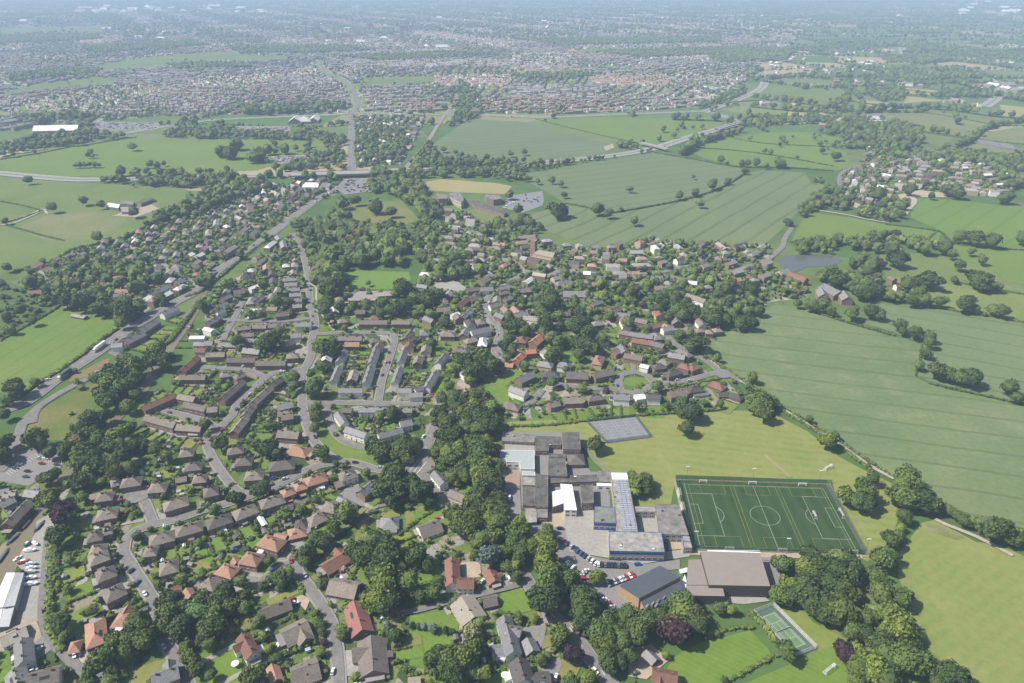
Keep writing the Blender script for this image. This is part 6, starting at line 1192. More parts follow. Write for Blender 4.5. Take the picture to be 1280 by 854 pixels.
# boats
WOODB = speckle('boat_hull_dark', (.05, .045, .045), .2, 1); 
def narrowboat(t, x1, y1, x2, y2, colr, look, w=2.1):
    a, b = W(*tp(t, x1, y1), .9), W(*tp(t, x2, y2), .9); L = math.dist(a[:2], b[:2]); r = empty('narrowboat', ((a[0]+b[0])/2, (a[1]+b[1])/2, .15), math.atan2(b[1]-a[1], b[0]-a[0])); h = w/2
    m = MB(); loft(m, [(-L/2, h*.5, 0, .7), (-L/2+1.2, h, -.05, .65), (L/2-2, h, -.05, .65), (L/2, .12, .1, .95)]); m.build('hull', [WOODB], r)
    m = MB(); loft(m, [(-L/2+1.8, h*.86, .6, 1.5), (L/2-3, h*.86, .6, 1.5)]); c = m.build('cabin', [paint(colr)], r); m = MB(); m.box(-L/2+1.9, L/2-3.1, -h*.72, h*.72, 1.5, 1.56); m.build('cabin_roof', [paint('grey' if colr != 'white' else 'white')], c)
    for k in range(5):
        for s in (-1, 1): m = MB(); cx = -L/2+3.4+k*(L-8)/4.2; m.box(cx-.35, cx+.35, s*(h*.85)-.02, s*(h*.85)+.02, .85, 1.2); m.build('window', [GLASS], c)
    tag(r, look, 'boat', 'boats on the canal')
narrowboat('B0', 40, 835, 125, 760, 'blue', 'blue narrowboat moored beside the old brick warehouse'); narrowboat('B0', 128, 750, 205, 665, 'red', 'red-brown narrowboat moored behind the blue one'); narrowboat('B0', 215, 755, 278, 680, 'green', 'dark green narrowboat moored on the right bank of the canal')
narrowboat('B0', 205, 650, 232, 622, 'dark blue', 'short dark narrowboat at the canal basin corner'); narrowboat('A0', -20, 110, 55, 5, 'dark blue', 'dark narrowboat moored at the far left edge'); narrowboat('B0', 330, 520, 410, 480, 'white', 'cream narrowboat under the trees by the lock', 2.0)
def cruiser(t, x, y, ang, L, look, colr='white', dry=True):
    L *= .85
    p = W(*tp(t, x, y), 1); r = empty('cabin_cruiser', (p[0], p[1], .75 if dry else .1), ang)
    m = MB(); loft(m, [(-L/2, L*.15, .3, 1.1), (0, L*.17, .15, 1.2), (L*.3, L*.13, .25, 1.3), (L/2, .05, .9, 1.4)]); m.build('hull', [paint(colr)], r)
    m = MB(); loft(m, [(-L*.2, L*.12, 1.1, 1.9), (L*.1, L*.12, 1.15, 1.9), (L*.22, L*.1, 1.2, 1.35)]); m.build('cabin', [paint('white')], r); m = MB(); loft(m, [(-L*.18, L*.122, 1.35, 1.7), (L*.1, L*.122, 1.4, 1.7)]); m.build('window', [GLASS], r)
    if dry:
        for s in (-L*.25, L*.2): m = MB(); m.box(s-.15, s+.15, -.7, .7, -.05, .3); m.build('cradle', [TYRE], r)
    tag(r, look, 'boat', 'boats in the boatyard')
for k, (t, x, y, a, L, c_, lk) in enumerate((('A0', 190, 20, .05, 9, 'white', 'topmost white cruiser in the boatyard'), ('A0', 112, 68, 1.0, 6, 'white', 'small white boat floating by the boatyard wharf'), ('A0', 150, 92, .4, 8, 'red', 'red-hulled boat ashore next to the wharf'), ('A0', 198, 106, .1, 8, 'pale blue', 'pale blue boat second down the boatyard row'), ('A0', 200, 131, .1, 7.5, 'white', 'white boat third down the boatyard row'), ('A0', 196, 156, .1, 8, 'silver', 'silver-hulled boat fourth down the boatyard row'), ('A0', 196, 193, .1, 8, 'white', 'white boat fifth down the boatyard row'), ('A0', 196, 230, .1, 9.5, 'white', 'lowest and longest white boat of the boatyard row'), ('B0', 222, 830, -.5, 6.5, 'white', 'bright white cruiser at the top of the boatyard'), ('B0', 175, 830, 1.1, 6, 'green', 'dark green boat beside the bright white cruiser'))):
    cruiser(t, x, y, a, L, lk, c_, k not in (1,))
# plots round the houses
lawnv = {k: ([], []) for k in ('lawn', 'lawn_pale', 'verge', 'lawn_dry')}; drv = [[], []]; pc = 0
shr = []; nshed = 0; ncar = 0
SHEDW = speckle('shed_timber', (.30, .24, .17), .25, 1, .3, rnd=.3); SHEDR = speckle('shed_felt', (.22, .22, .21), .25, 1, .3, rnd=.35)
def patch(store, pts):
    global pc
    z = .36+(pc % 44)*.004; pc += 1; n = len(store[0]); store[0].extend([(a, b, z) for a, b in pts]); store[1].append(tuple(range(n, n+len(pts))))
def shed(x, y, rz, w=2.4, l=3.2):
    r = empty('garden_shed', (x, y, .3), rz); key = ('shed', w, l)
    def f1(): m = MB(); wall_mesh(m, l, w, 1.9, .5, False); return as_mesh(m, 'wall', [SHEDW])
    def f2(): m = MB(); roof_mesh(m, l, w, 1.9, .5, False, .15, .06); return as_mesh(m, 'roof', [SHEDR])
    inst('wall', cached(key+('w',), f1), r); inst('roof', cached(key+('r',), f2), r); inst('door', cached('sd', lambda: (lambda m: (m.box(-.4, .4, -.04, 0, 0, 1.7), as_mesh(m, 'door', [DOORM]))[1])(MB())), r, (0, -w/2-.003, .05))
    reg(r, 'small garden shed', 'shed', x, y, 'garden sheds')
for (x, y, rz, L, D, side, detail, small, d, qx, qy) in HL:
    if small or y > 900: continue
    lx_, ly_ = (qx-x)*math.cos(rz)+(qy-y)*math.sin(rz), -(qx-x)*math.sin(rz)+(qy-y)*math.cos(rz)
    if L < 17 and abs(lx_) > abs(ly_)*1.3: rz += math.pi/2; L, D = D, L; side = -1 if lx_ > 0 else 1; side = 1 if (-(qx-x)*math.sin(rz)+(qy-y)*math.cos(rz)) > 0 else -1
    c, s = math.cos(rz), math.sin(rz)
    def loc(a, b): return (x+a*c-b*s, y+a*s+b*c)
    n_un = max(1, min(8, round(L/8))); back = -side
    gd = random.uniform(14, 24)
    for i in range(n_un):
        x0, x1 = -L/2-1+i*(L+2)/n_un, -L/2-1+(i+1)*(L+2)/n_un; xm = (x0+x1)/2; wdt = x1-x0-.8
        for sgn, depth, prob in ((back, gd, .9), (side, min(7, max(3, d-5-D/2)), .75)):
            off = sgn*(D/2+2.0+depth/2); p = loc(xm, off)
            if occ_at(p[0], p[1]) != 0: continue
            if random.random() > prob: continue
            pr = rect(x, y, rz, wdt, depth*.82, xm, off)
            if any(occ_at(a, b) in (2, 3) for a, b in pr): pr = rect(x, y, rz, wdt*.6, depth*.45, xm, sgn*(D/2+2+depth*.3))
            if any(occ_at(a, b) in (2, 3) for a, b in pr): continue
            patch(lawnv[random.choice(['lawn', 'lawn', 'lawn_pale', 'verge', 'lawn_dry'])], pr)
            if sgn == back: patch(drv, rect(x, y, rz, wdt*.9, 1.9, xm, sgn*(D/2+1.2)))
        # boundary hedges
        for b in np.arange(0, gd, 1.1):
            if random.random() < .82:
                p = loc(x0, back*(D/2+2+b))
                if occ_at(*p) in (0, 4): r_ = random.uniform(.6, 1.1); shr.append((p[0], p[1], r_*.6+.2, r_, rtint()))
        if i in (0, n_un-1):
            cx_ = (x0-.9) if i == 0 else (x1+.9); ex = loc(cx_, side*(D/2)); dd = math.dist(ex, (qx, qy))
            if dd < 30 and random.random() < .7:
                q = rect(x, y, rz, 2.8, max(3, d-D/2+2), cx_, side*(D/2+max(3, d-D/2+2)/2-3))
                if not any(occ_at(a, b) == 3 for a, b in q):
                    patch(drv, q)
                    if ncar < 90 and random.random() < .55:
                        p = loc(cx_, side*(D/2+1.5)); car(p[0], p[1], rz+math.pi/2, random.choice(cc), world_=True, z=.56); ncar += 1
        p = loc(xm+random.uniform(-1, 1), back*(D/2+gd-.5))
        if nshed < 120 and random.random() < .6 and occ_at(*p) == 0: shed(p[0], p[1], rz+random.choice((0, math.pi/2)), *random.choice(((2.4, 3.2), (2, 2.6), (2.8, 4.4)))); occ_disc(p[0], p[1], 2, 3); nshed += 1
    for a in np.arange(-L/2-2, L/2+2, 1.2):
        if random.random() < .6:
            p = loc(a, side*(D/2+min(8, max(3.5, d-4.6))))
            if occ_at(*p) in (0, 4): r_ = random.uniform(.6, 1.0); shr.append((p[0], p[1], r_*.6+.2, r_, rtint()))
        if random.random() < .5:
            p = loc(a, back*(D/2+gd+1))
            if occ_at(*p) in (0, 4): r_ = random.uniform(.8, 1.8); shr.append((p[0], p[1], r_*.7+.2, r_, rtint()))
ngh = ntr = 0
for (x, y, rz, L, D, side, detail, small, d, qx, qy) in HL:
    if small or y > 620: continue
    for _ in range(2):
        a, b = random.uniform(-L/2, L/2), -side*(D/2+random.uniform(5, 14)); p = (x+a*math.cos(rz)-b*math.sin(rz), y+a*math.sin(rz)+b*math.cos(rz))
        if occ_at(*p) != 0: continue
        if random.random() < .5 and ngh < 34:
            r = empty('greenhouse', (p[0], p[1], .54), rz+random.choice((0, 1.57)))
            def f3(): m = MB(); wall_mesh(m, 2.6, 1.9, 1.5, .6, False); return as_mesh(m, 'frame', [CONSV])
            def f4(): m = MB(); roof_mesh(m, 2.6, 1.9, 1.5, .6, False, .05, .04); return as_mesh(m, 'roof', [CONSV])
            inst('frame', cached('gh1', f3), r); inst('roof', cached('gh2', f4), r); reg(r, 'small garden greenhouse', 'greenhouse', p[0], p[1], 'greenhouses'); ngh += 1; occ_disc(p[0], p[1], 2, 3)
        elif random.random() < .5 and ntr < 16:
            r = empty('trampoline', (p[0], p[1], .54))
            def f5():
                m = MB(); m.cyl((0, 0, .75), (0, 0, .8), 1.55, 1.55, 16, 0); m.cyl((0, 0, .8), (0, 0, .83), 1.25, 1.25, 16, 1)
                return as_mesh(m, 'mat', [paint('dark blue'), TYRE])
            def f6():
                m = MB()
                for k in range(6): q = (1.5*math.cos(k*1.047), 1.5*math.sin(k*1.047)); m.cyl((*q, 0), (*q, 2.4), .035, .035, 5)
                return as_mesh(m, 'leg', [FR['grey']])
            inst('mat', cached('tr1', f5), r); inst('frame', cached('tr2', f6), r); reg(r, 'round blue garden trampoline', 'trampoline', p[0], p[1], 'trampolines'); ntr += 1; occ_disc(p[0], p[1], 2, 3)
for k, (v, f) in lawnv.items():
    if f: struct(mesh_obj('lawn_ground', v, f, GM[k]), 'small garden lawns behind and in front of the houses', 'lawn')
struct(mesh_obj('driveway', drv[0], drv[1], speckle('drive_paving', (.30, .27, .24), .25, .25, .05)), 'pale driveways and patios beside the houses', 'driveway')
# garden furniture seen on lawns
for t, px, py, lk in (('A1', 190, 730, 'cream parasol on the lawn beside the white gabled house'), ('A2', 597, 802, 'round white parasol on the lawn left of the dark-roofed house')):
    p = W(*tp(t, px, py), 2); r = empty('garden_parasol', (p[0], p[1], .4)); m = MB(); n = 12
    m.add([(0, 0, 2.7)]+[(2.0*math.cos(i*math.pi/6), 2.0*math.sin(i*math.pi/6), 2.1) for i in range(n)]+[(0, 0, 2.62)], [(0, 1+i, 1+(i+1) % n) for i in range(n)]+[(n+1, 1+(i+1) % n, 1+i) for i in range(n)]); m.build('canopy', [WH], r)
    m = MB(); m.cyl((0, 0, 0), (0, 0, 2.6), .04, .04, 6); m.cyl((0, 0, 0), (0, 0, .12), .35, .3, 8); m.build('pole', [FRAME], r); tag(r, lk, 'parasol')

# cars at the kerb along the estate roads
for pts, rd in zip(ROADPTS, ROADS):
    if rd[1] != 'a' or rd[0] > 9 or rd[3] == 0: continue
    for a, b in zip(pts, pts[1:]):
        if a[1] > 760 or random.random() > .055: continue
        L = math.dist(a, b)
        if L < 3: continue
        dx, dy = (b[0]-a[0])/L, (b[1]-a[1])/L; s = random.choice((-1, 1)); car(a[0]-dy*s*1.9, a[1]+dx*s*1.9, math.atan2(dy, dx), random.choice(cc), world_=True, z=.98)
# ------------------------------------------------------------------ village houses filled in between the surveyed ones
def poly_area(p): n = len(p); return abs(sum(p[i][0]*p[(i+1) % n][1]-p[(i+1) % n][0]*p[i][1] for i in range(n)))/2
NAMED = sum(1 for h in HL if not h[7])
cand = []
RC = 'bbbbssssrodlw'
for poly in RESP:
    xs = [p[0] for p in poly]; ys = [p[1] for p in poly]
    far_res = min(ys) > 560
    n = int(poly_area(poly)/190) if True else 0
    X = RNG.uniform(min(xs), max(xs), n*3); Y = RNG.uniform(min(ys), max(ys), n*3); m = inpoly(X, Y, poly); X, Y = X[m], Y[m]
    for x, y in zip(X, Y):
        if y < 520: continue
        oc = occ_at(x, y)
        if oc in (1, 2, 3): continue
        if oc == 4 and random.random() < .85: continue
        d, qx, qy, ra = nearest_road(x, y)
        if y < 760 and d > 45: continue
        L = random.choice((8.5, 9, 11, 13, 13, 16, 24)); D = random.uniform(7.5, 9)
        if d > 60: ra = (0.75 if x < -120 else .3)+math.floor(x/130)*.5
        L = min(L, 16) if y < 760 else L
        rc = rect(x, y, ra, L+3, D+5); 
        if any(occ_at(a, b) in (1, 2, 3) for a, b in rc+[(x, y)]+rect(x, y, ra, L*.5, 2)): continue
        occ_poly(rect(x, y, ra, L+4, D+7), 3); cand.append((x, y, ra, L, D, random.choice(RC)))
cand.sort(key=lambda a: a[1])
def bulk_houses(name, A, label, palette_w, seed=3):
    rng = np.random.default_rng(seed); A = np.array(A, float); n = len(A); x, y, a, L, D, ci = A.T; h = rng.choice([2.7, 5, 5, 5.2, 7], n); rh = D*.32; hip = rng.random(n) < .4; k = np.where(hip, D*.45, 0); k = np.minimum(k, L*.45)
    l, d = L/2, D/2; z0 = np.zeros(n)
    P_ = [(-l, -d, z0), (l, -d, z0), (l, d, z0), (-l, d, z0), (-l, -d, h), (l, -d, h), (l, d, h), (-l, d, h), (-l+k, 0*l, h+rh), (l-k, 0*l, h+rh)]
    V = np.stack([np.stack([x+p[0]*np.cos(a)-p[1]*np.sin(a), y+p[0]*np.sin(a)+p[1]*np.cos(a), p[2]], 1) for p in P_], 1)
    quads = np.array([(0, 1, 5, 4), (1, 2, 6, 5), (2, 3, 7, 6), (3, 0, 4, 7), (4, 5, 9, 8), (6, 7, 8, 9), (5, 6, 9, 9), (7, 4, 8, 8)])
    tri = []
    for q in quads:
        tri.append((q[0], q[1], q[2]))
        if q[2] != q[3]: tri.append((q[0], q[2], q[3]))
    tri = np.array(tri); isroof = np.array([0]*8+[1]*4+[2, 2])
    RCOL = np.array([(.245, .225, .205), (.25, .25, .255), (.25, .19, .16), (.31, .20, .155), (.09, .085, .085), (.30, .27, .22), (.60, .61, .61)]); WC = np.array([(.26, .20, .17), (.70, .69, .65), (.42, .35, .27), (.25, .15, .12)])
    rcol = RCOL[ci.astype(int)]*rng.uniform(.75, 1.25, (n, 1)); wcol = WC[rng.choice(4, n, p=palette_w)]
    T = np.where((isroof == 0)[None, :, None], wcol[:, None, :], rcol[:, None, :]); T = np.where((isroof == 2)[None, :, None] & (~hip)[:, None, None], wcol[:, None, :], T)
    F = (tri[None]+(np.arange(n)*10)[:, None, None]).reshape(-1, 3)
    o = bulk(name, V.reshape(-1, 3), F.ravel(), T.reshape(-1, 3), tint_mat('far_house_surface', .15, .6), 3); stuff(o, label, 'houses')
CI = {'b': 0, 's': 1, 'r': 2, 'o': 3, 'd': 4, 'l': 5, 'w': 6}
nin = max(0, 290-len([1 for h in HL if not h[7]]))
for (x, y, ra, L, D, rc) in cand[:nin]:
    hip = random.random() < .45; wc = random.choice('kkkWC'); o = make_house('detached_house', x, y, ra, L, D, 5, D*.33, hip, rc, wc, 0, None, 2)
    reg(o, f"{ {'k': 'brick', 'W': 'white', 'C': 'buff'}[wc]} house with {CNAME[rc]} {'hipped ' if hip else ''}roof", 'house', x, y, 'houses of the village and its estates')
nearstuff = [(x, y, ra, L, D, CI[rc]) for (x, y, ra, L, D, rc) in cand[nin:]]
# shrubs and small trees all over the residential ground
for poly in RESP:
    xs = [p[0] for p in poly]; ys = [p[1] for p in poly]; n = int(poly_area(poly)/42)
    X = RNG.uniform(min(xs), max(xs), n*2); Y = RNG.uniform(min(ys), max(ys), n*2); m = inpoly(X, Y, poly); X, Y = X[m][:n], Y[m][:n]
    oc = occ_at(X, Y)
    for x, y, o_ in zip(X, Y, oc):
        if o_ in (1, 2): continue
        if o_ == 3 and (y < 700 or random.random() < .5): continue
        r = random.choice((.7, .9, 1.1, 1.4, 1.8, 2.4)) if y < 650 else random.choice((1, 1.5, 2, 2.6, 3.4, 4))
        if y < 650 and random.random() < .35: continue
        shr.append((x, y, r*.9+.2, r, rtint()))
merge_trees('garden_shrubs', [s for s in shr if s[1] < 650], ICO1, 16, 31, 'countless small shrubs and hedges in the gardens', .34)
merge_trees('garden_shrubs', [s for s in shr if s[1] >= 650], ICO1, 0, 32, 'countless shrubs and small trees of the farther gardens')
# scrub at the left and bushes on the waste ground
sc = []
for s, dn in (("0 352 60 370 70 386 0 424", 160), ("50 514 110 482 128 500 95 548 60 552 30 540", 14), ("66 490 90 476 140 452 100 480 70 500", 25)):
    poly = [W(x, y)[:2] for x, y in fpts(s)]; n = int(poly_area(poly)/10000*dn); xs = [p[0] for p in poly]; ys = [p[1] for p in poly]; X = RNG.uniform(min(xs), max(xs), n*3); Y = RNG.uniform(min(ys), max(ys), n*3); m = inpoly(X, Y, poly)
    for x, y in list(zip(X[m], Y[m]))[:n]: r = random.uniform(1, 3.2); sc.append((x, y, r*.7, r, random.choice((TINT['m'], (.075, .12, .035), TINT['d']))))
merge_trees('scrub_bushes', sc, ICO1, 14, 35, 'scrub bushes on the rough ground at the left', .34)
# woods and hedgerow trees
n1 = [t for t in STUFFT if t[1] < 700]; n2 = [t for t in STUFFT if t[1] >= 700]
merge_trees('woodland_trees', n1, ICO2, 260, 41, 'masses of trees and hedges between the named trees', .13)
merge_trees('woodland_trees', n2, ICO2, 40, 42, 'woods, belts and hedgerows of the middle distance', .22)

# ------------------------------------------------------------------ the town on the plain beyond the bypass
TOWN = [fpts("-60 168 60 160 100 155 190 146 290 143 430 144 560 142 700 143 760 141 880 134 915 118 930 104 946 92 950 78 990 56 1010 36 900 22 700 14 300 10 150 12 0 30 -60 40"), fpts("-60 184 100 166 110 172 60 176 0 190 -60 196")]
HOLES = [fpts("0 118 40 106 120 97 150 98 145 106 60 113 0 122"), fpts("120 82 180 72 260 65 360 70 360 76 250 78 190 86 130 90"), fpts("442 108 455 98 540 95 546 104 500 107 450 110"), fpts("720 62 775 59 778 64 725 67"), fpts("880 106 940 106 938 110 884 110"), fpts("0 35 130 33 130 40 0 44"), fpts("566 118 590 112 596 138 576 140"), fpts("60 153 150 160 200 152 200 166 30 168"), fpts("744 82 785 83 785 87 744 86")]
tw = [[W(x, y)[:2] for x, y in p] for p in TOWN]; hl = [[W(x, y)[:2] for x, y in p] for p in HOLES]
for i, p in enumerate(tw): struct(mesh_obj('town_ground', [(a, b, .30+i*.01) for a, b in p], [tuple(range(len(p)))], mosaic('town_garden_ground', 1.25)), 'garden ground under the distant town', 'ground')
for i, p in enumerate(hl): struct(mesh_obj('park_ground', [(a, b, .36+i*.01) for a, b in p], [tuple(range(len(p)))], GM['pasture']), 'open green space in the distant town', 'ground')
roadx = np.vstack([np.array([q for q in pts if q[1] > 1500]) for pts in ROADPTS if any(q[1] > 1500 for q in pts)])
S = 260.0; th = []; tt = []; zone = []
for ix in range(-22, 14):
    for iy in range(6, 34):
        cx, cy = ix*S, iy*S; px, py = P(cx+S/2, cy+S/2)
        if not (-120 < px < 1400) or py < 8: continue
        rg = random.Random(ix*131+iy*7); a = rg.uniform(0, math.pi); sp = rg.choice((24, 28, 32, 36)); ss = rg.choice((9, 11, 13, 16)); pal = rg.choice(['bbbs', 'ssbr', 'orrb', 'rrbb', 'bbsl', 'sssd', 'orbs'] if 520 < px < 900 else ['bbbs', 'ssbr', 'bbss', 'sssd', 'rbbs', 'bbsd'])
        if py < 45: sp *= 1.6; ss *= 1.7
        ca, sa = math.cos(a), math.sin(a); R_ = S*.72; nu, nv = int(2*R_/ss), int(2*R_/sp)
        U, V_ = np.meshgrid((np.arange(nu)-nu/2)*ss, (np.arange(nv)-nv/2)*sp); U = U.ravel()+RNG.uniform(-1, 1, nu*nv); V_ = V_.ravel()+np.where(np.arange(nu*nv)//nu % 2 == 0, 4, -4)+RNG.uniform(-1, 1, nu*nv)
        curve = rg.uniform(-.0015, .0015); V_ = V_+curve*U*U
        X = cx+S/2+U*ca-V_*sa; Y = cy+S/2+U*sa+V_*ca
        m = (X >= cx) & (X < cx+S) & (Y >= cy) & (Y < cy+S) & (RNG.random(len(X)) < .88)
        X, Y = X[m], Y[m]
        if not len(X): continue
        ok = np.zeros(len(X), bool)
        for p in tw: ok |= inpoly(X, Y, p)
        for p in hl: ok &= ~inpoly(X, Y, p)
        X, Y = X[ok], Y[ok]
        if not len(X): continue
        dm = np.min(np.hypot(X[:, None]-roadx[None, :, 0], Y[:, None]-roadx[None, :, 1]), 1) if cy < 3400 else np.full(len(X), 99)
        X, Y = X[dm > 24], Y[dm > 24]
        for x, y in zip(X, Y):
            th.append((x, y, a+(math.pi/2 if rg.random() < .05 else 0), min(ss*rg.uniform(.7, .95), 15) if rg.random() < .8 else ss*1.8, rg.uniform(7, 9), CI[rg.choice(pal)]))
# town centre and industrial sheds
def sheds(px0, px1, py0, py1, n, wmin, wmax):
    for _ in range(n):
        x, y, _z = W(random.uniform(px0, px1), random.uniform(py0, py1)); th.append((x, y, random.choice((.1, 1.67)), random.uniform(wmin, wmax), random.uniform(wmin*.6, wmax*.6), random.choice((6, 6, 5, 1))))
sheds(100, 330, 8, 18, 45, 50, 150); sheds(380, 560, 20, 62, 40, 20, 60); sheds(130, 230, 34, 50, 16, 20, 60); sheds(620, 700, 20, 40, 10, 30, 60); sheds(360, 400, 148, 154, 3, 30, 60); sheds(1230, 1280, 104, 116, 10, 20, 50); sheds(1060, 1110, 78, 92, 14, 12, 30); sheds(1180, 1280, 2, 24, 20, 60, 150); sheds(1050, 1110, 148, 157, 8, 15, 35); sheds(960, 1010, 68, 90, 30, 10, 25); sheds(540, 560, 84, 90, 2, 50, 60)
sheds(0, 1280, 6, 30, 60, 20, 70)
bulk_houses('distant_houses', nearstuff+th, 'thousands of distant houses of the village and the town', [.4, .1, .2, .3])
# taller town blocks
tb = MB()
for _ in range(34):
    x, y, _z = W(random.uniform(360, 520), random.uniform(30, 52)); w_ = random.uniform(12, 24); tb.box(x-w_, x+w_, y-w_*.6, y+w_*.6, 0, random.uniform(16, 38), random.choice((0, 1, 2)))
stuff(tb.build('town_centre_blocks', [CON, WALL['C'], WALL['k']]), 'taller blocks of the distant town centre', 'buildings')
# town trees
ft = []
for p in tw[:1]:
    xs = [q[0] for q in p]; ys = [q[1] for q in p]
    for y0, y1, dens, rr in ((1500, 2600, 300, 3.4), (2600, 4200, 420, 4.8), (4200, 9000, 1000, 8)):
        n = int((max(xs)-min(xs))*(y1-y0)/dens); X = RNG.uniform(min(xs), max(xs), n); Y = RNG.uniform(y0, y1, n); m = inpoly(X, Y, p); px = 640+F_PX*X/(Y*CT+H_CAM*ST); m &= (px > -60) & (px < 1340)
        cl = np.sin(X*.006+1)*np.sin(Y*.0045)+np.sin(X*.013+Y*.008); m &= (RNG.random(n) < .5+.6*cl)
        for q in hl: m &= ~inpoly(X, Y, q) | (RNG.random(n) < .04)
        X, Y = X[m], Y[m]
        if len(X) and y0 < 3000:
            dm = np.concatenate([np.min(np.hypot(X[i:i+2000, None]-roadx[None, :, 0], Y[i:i+2000, None]-roadx[None, :, 1]), 1) for i in range(0, len(X), 2000)]); X, Y = X[dm > 18], Y[dm > 18]
        for x, y in zip(X, Y): r = rr*random.uniform(.5, 1.3); ft.append((x, y, r*1.1, r, rtint()))
# ------------------------------------------------------------------ far farmland: jittered fields with hedgerow trees
manual = [[W(x, y)[:2] for x, y in fpts(s)] for k, s in GROUND if k not in ('tarmac_lot',)]
manual = [p for p in manual if max(q[1] for q in p) > 1300]
fv, ff, fc = [], [], []; GSX = 260
gj = {}
def gp(i, j):
    if (i, j) not in gj:
        r = random.Random(i*977+j*31); gj[(i, j)] = (i*GSX+r.uniform(-80, 80)+(j % 2)*60, 1250+j*GSX*.85+r.uniform(-70, 70))
    return gj[(i, j)]
PALF = [(.085, .14, .04), (.11, .155, .055), (.075, .135, .035), (.13, .165, .07), (.10, .15, .06), (.30, .26, .14), (.095, .145, .045), (.15, .17, .08), (.20, .20, .10), (.30, .26, .14)]
for j in range(0, 62):
    for i in range(-46, 47):
        q = [gp(i, j), gp(i+1, j), gp(i+1, j+1), gp(i, j+1)]; cx = sum(a[0] for a in q)/4; cy = sum(a[1] for a in q)/4; px, py = P(cx, cy)
        if px < -150 or px > 1430 or cy < 1350: continue
        X0, Y0 = np.array([cx]), np.array([cy])
        if any(inpoly(X0, Y0, p)[0] for p in tw): continue
        if py > 150 and any(inpoly(X0, Y0, p)[0] for p in manual): continue
        r = random.Random(i*31+j*7); n = len(fv); z = .005; fv += [(a, b, z) for a, b in q]; ff.append((n, n+1, n+2, n+3)); fc.append(r.choice(PALF))
        wooded = r.random() < .08 or (py < 60 and r.random() < .2)
        if wooded:
            for _ in range(int(GSX*GSX/220)):
                u, v = r.random(), r.random(); x = (q[0][0]*(1-u)+q[1][0]*u)*(1-v)+(q[3][0]*(1-u)+q[2][0]*u)*v; y = (q[0][1]*(1-u)+q[1][1]*u)*(1-v)+(q[3][1]*(1-u)+q[2][1]*u)*v; R = r.uniform(5, 9)
                if py < 60 and r.random() < .4: continue
                if y < 2270 and abs(x) < 1490 and occ_at(x, y) in (1, 2, 3): continue
                ft.append((x, y, R*1.1, R, rtint()))
        for a, b in ((q[0], q[1]), (q[0], q[3])):
            L = math.dist(a, b); st = 9 if cy < 3500 else 16
            if r.random() < .06: continue
            for k in range(int(L/st)):
                u = (k+r.random())/(L/st); big = r.random() < .45; R = r.uniform(4.5, 8) if big else r.uniform(1.8, 3.2)
                if cy > 3500: R *= 1.35
                x, y = a[0]+(b[0]-a[0])*u+r.uniform(-2, 2), a[1]+(b[1]-a[1])*u+r.uniform(-2, 2)
                if cy < 2400 and occ_at(x, y) in (1, 2) and y < 2270 and abs(x) < 1490: continue
                ft.append((x, y, R*1.0, R, rtint()))
me = bulk('far_fields', fv, np.array(ff).ravel(), np.array(fc), tint_mat('field_surface', .12, .02), 4); struct(me, 'patchwork of distant farm fields', 'fields')
# scattered farms and villages in the distance
fh = []
for _ in range(55):
    px, py = random.uniform(940, 1290), random.triangular(12, 160, 60); x, y, _z = W(px, py)
    for k in range(random.choice((2, 3, 6, 10))):
        xx, yy = x+random.uniform(-50, 50), y+random.uniform(-50, 50)
        fh.append((xx, yy, random.uniform(0, 3), random.uniform(10, 24), random.uniform(8, 12), random.choice((0, 1, 2, 2, 5, 0))))
for _ in range(120):
    px, py = random.uniform(0, 900), random.uniform(0, 12); x, y, _z = W(px, py); fh.append((x, y, random.uniform(0, 3), random.uniform(20, 60), random.uniform(12, 30), random.choice((5, 6, 1))))
if fh:
    fh = [f for f in fh if not (f[1] < 2250 and abs(f[0]) < 1490 and occ_at(f[0], f[1]) in (1, 2))]
    bulk_houses('distant_farms', fh, 'scattered far-off farms and hamlets', [.35, .3, .2, .15], 5)
merge_trees('distant_trees', [t for t in ft+far if t[1] < 2600], ICO2, 0, 51, 'trees among the distant town and fields')
merge_trees('distant_trees', [t for t in ft+far if t[1] >= 2600], ICO1, 0, 52, 'far-off trees of the town and the plain')

# cars too far off to show their parts
dc = []
def lot(x0, x1, y0, y1, n, ang=.1):
    for _ in range(n): x, y, _z = W(random.uniform(x0, x1), random.uniform(y0, y1)); dc.append((x, y, ang+random.choice((0, math.pi/2))))
lot(342, 384, 196, 203, 90); lot(292, 360, 160, 165, 130); lot(114, 196, 154, 163, 160); lot(432, 464, 226, 241, 55); lot(630, 650, 250, 262, 16); lot(652, 676, 244, 254, 10)
for pts, rd in zip(ROADPTS, ROADS):
    if rd[4] in ('motorway', 'bypass', 'main road', 'motorway slip'):
        for a, b in zip(pts, pts[1:]):
            if a[1] < 500 or random.random() > (.35 if rd[1] == 'm' else .12): continue
            L = math.dist(a, b) or 1; dx, dy = (b[0]-a[0])/L, (b[1]-a[1])/L; o = random.choice((-1, 1))*(rd[0]*.28); dc.append((a[0]-dy*o, a[1]+dx*o, math.atan2(dy, dx)))
P_ = [(-2.1, -.85, .2), (2.1, -.85, .2), (2.1, .85, .2), (-2.1, .85, .2), (-2.1, -.85, .9), (2.1, -.85, .85), (2.1, .85, .85), (-2.1, .85, .9), (-1.6, -.7, 1.45), (.7, -.7, 1.45), (.7, .7, 1.45), (-1.6, .7, 1.45)]
F_ = [(0, 1, 5, 4), (1, 2, 6, 5), (2, 3, 7, 6), (3, 0, 4, 7), (4, 5, 9, 8), (6, 7, 11, 10), (5, 6, 10, 9), (7, 4, 8, 11), (8, 9, 10, 11)]
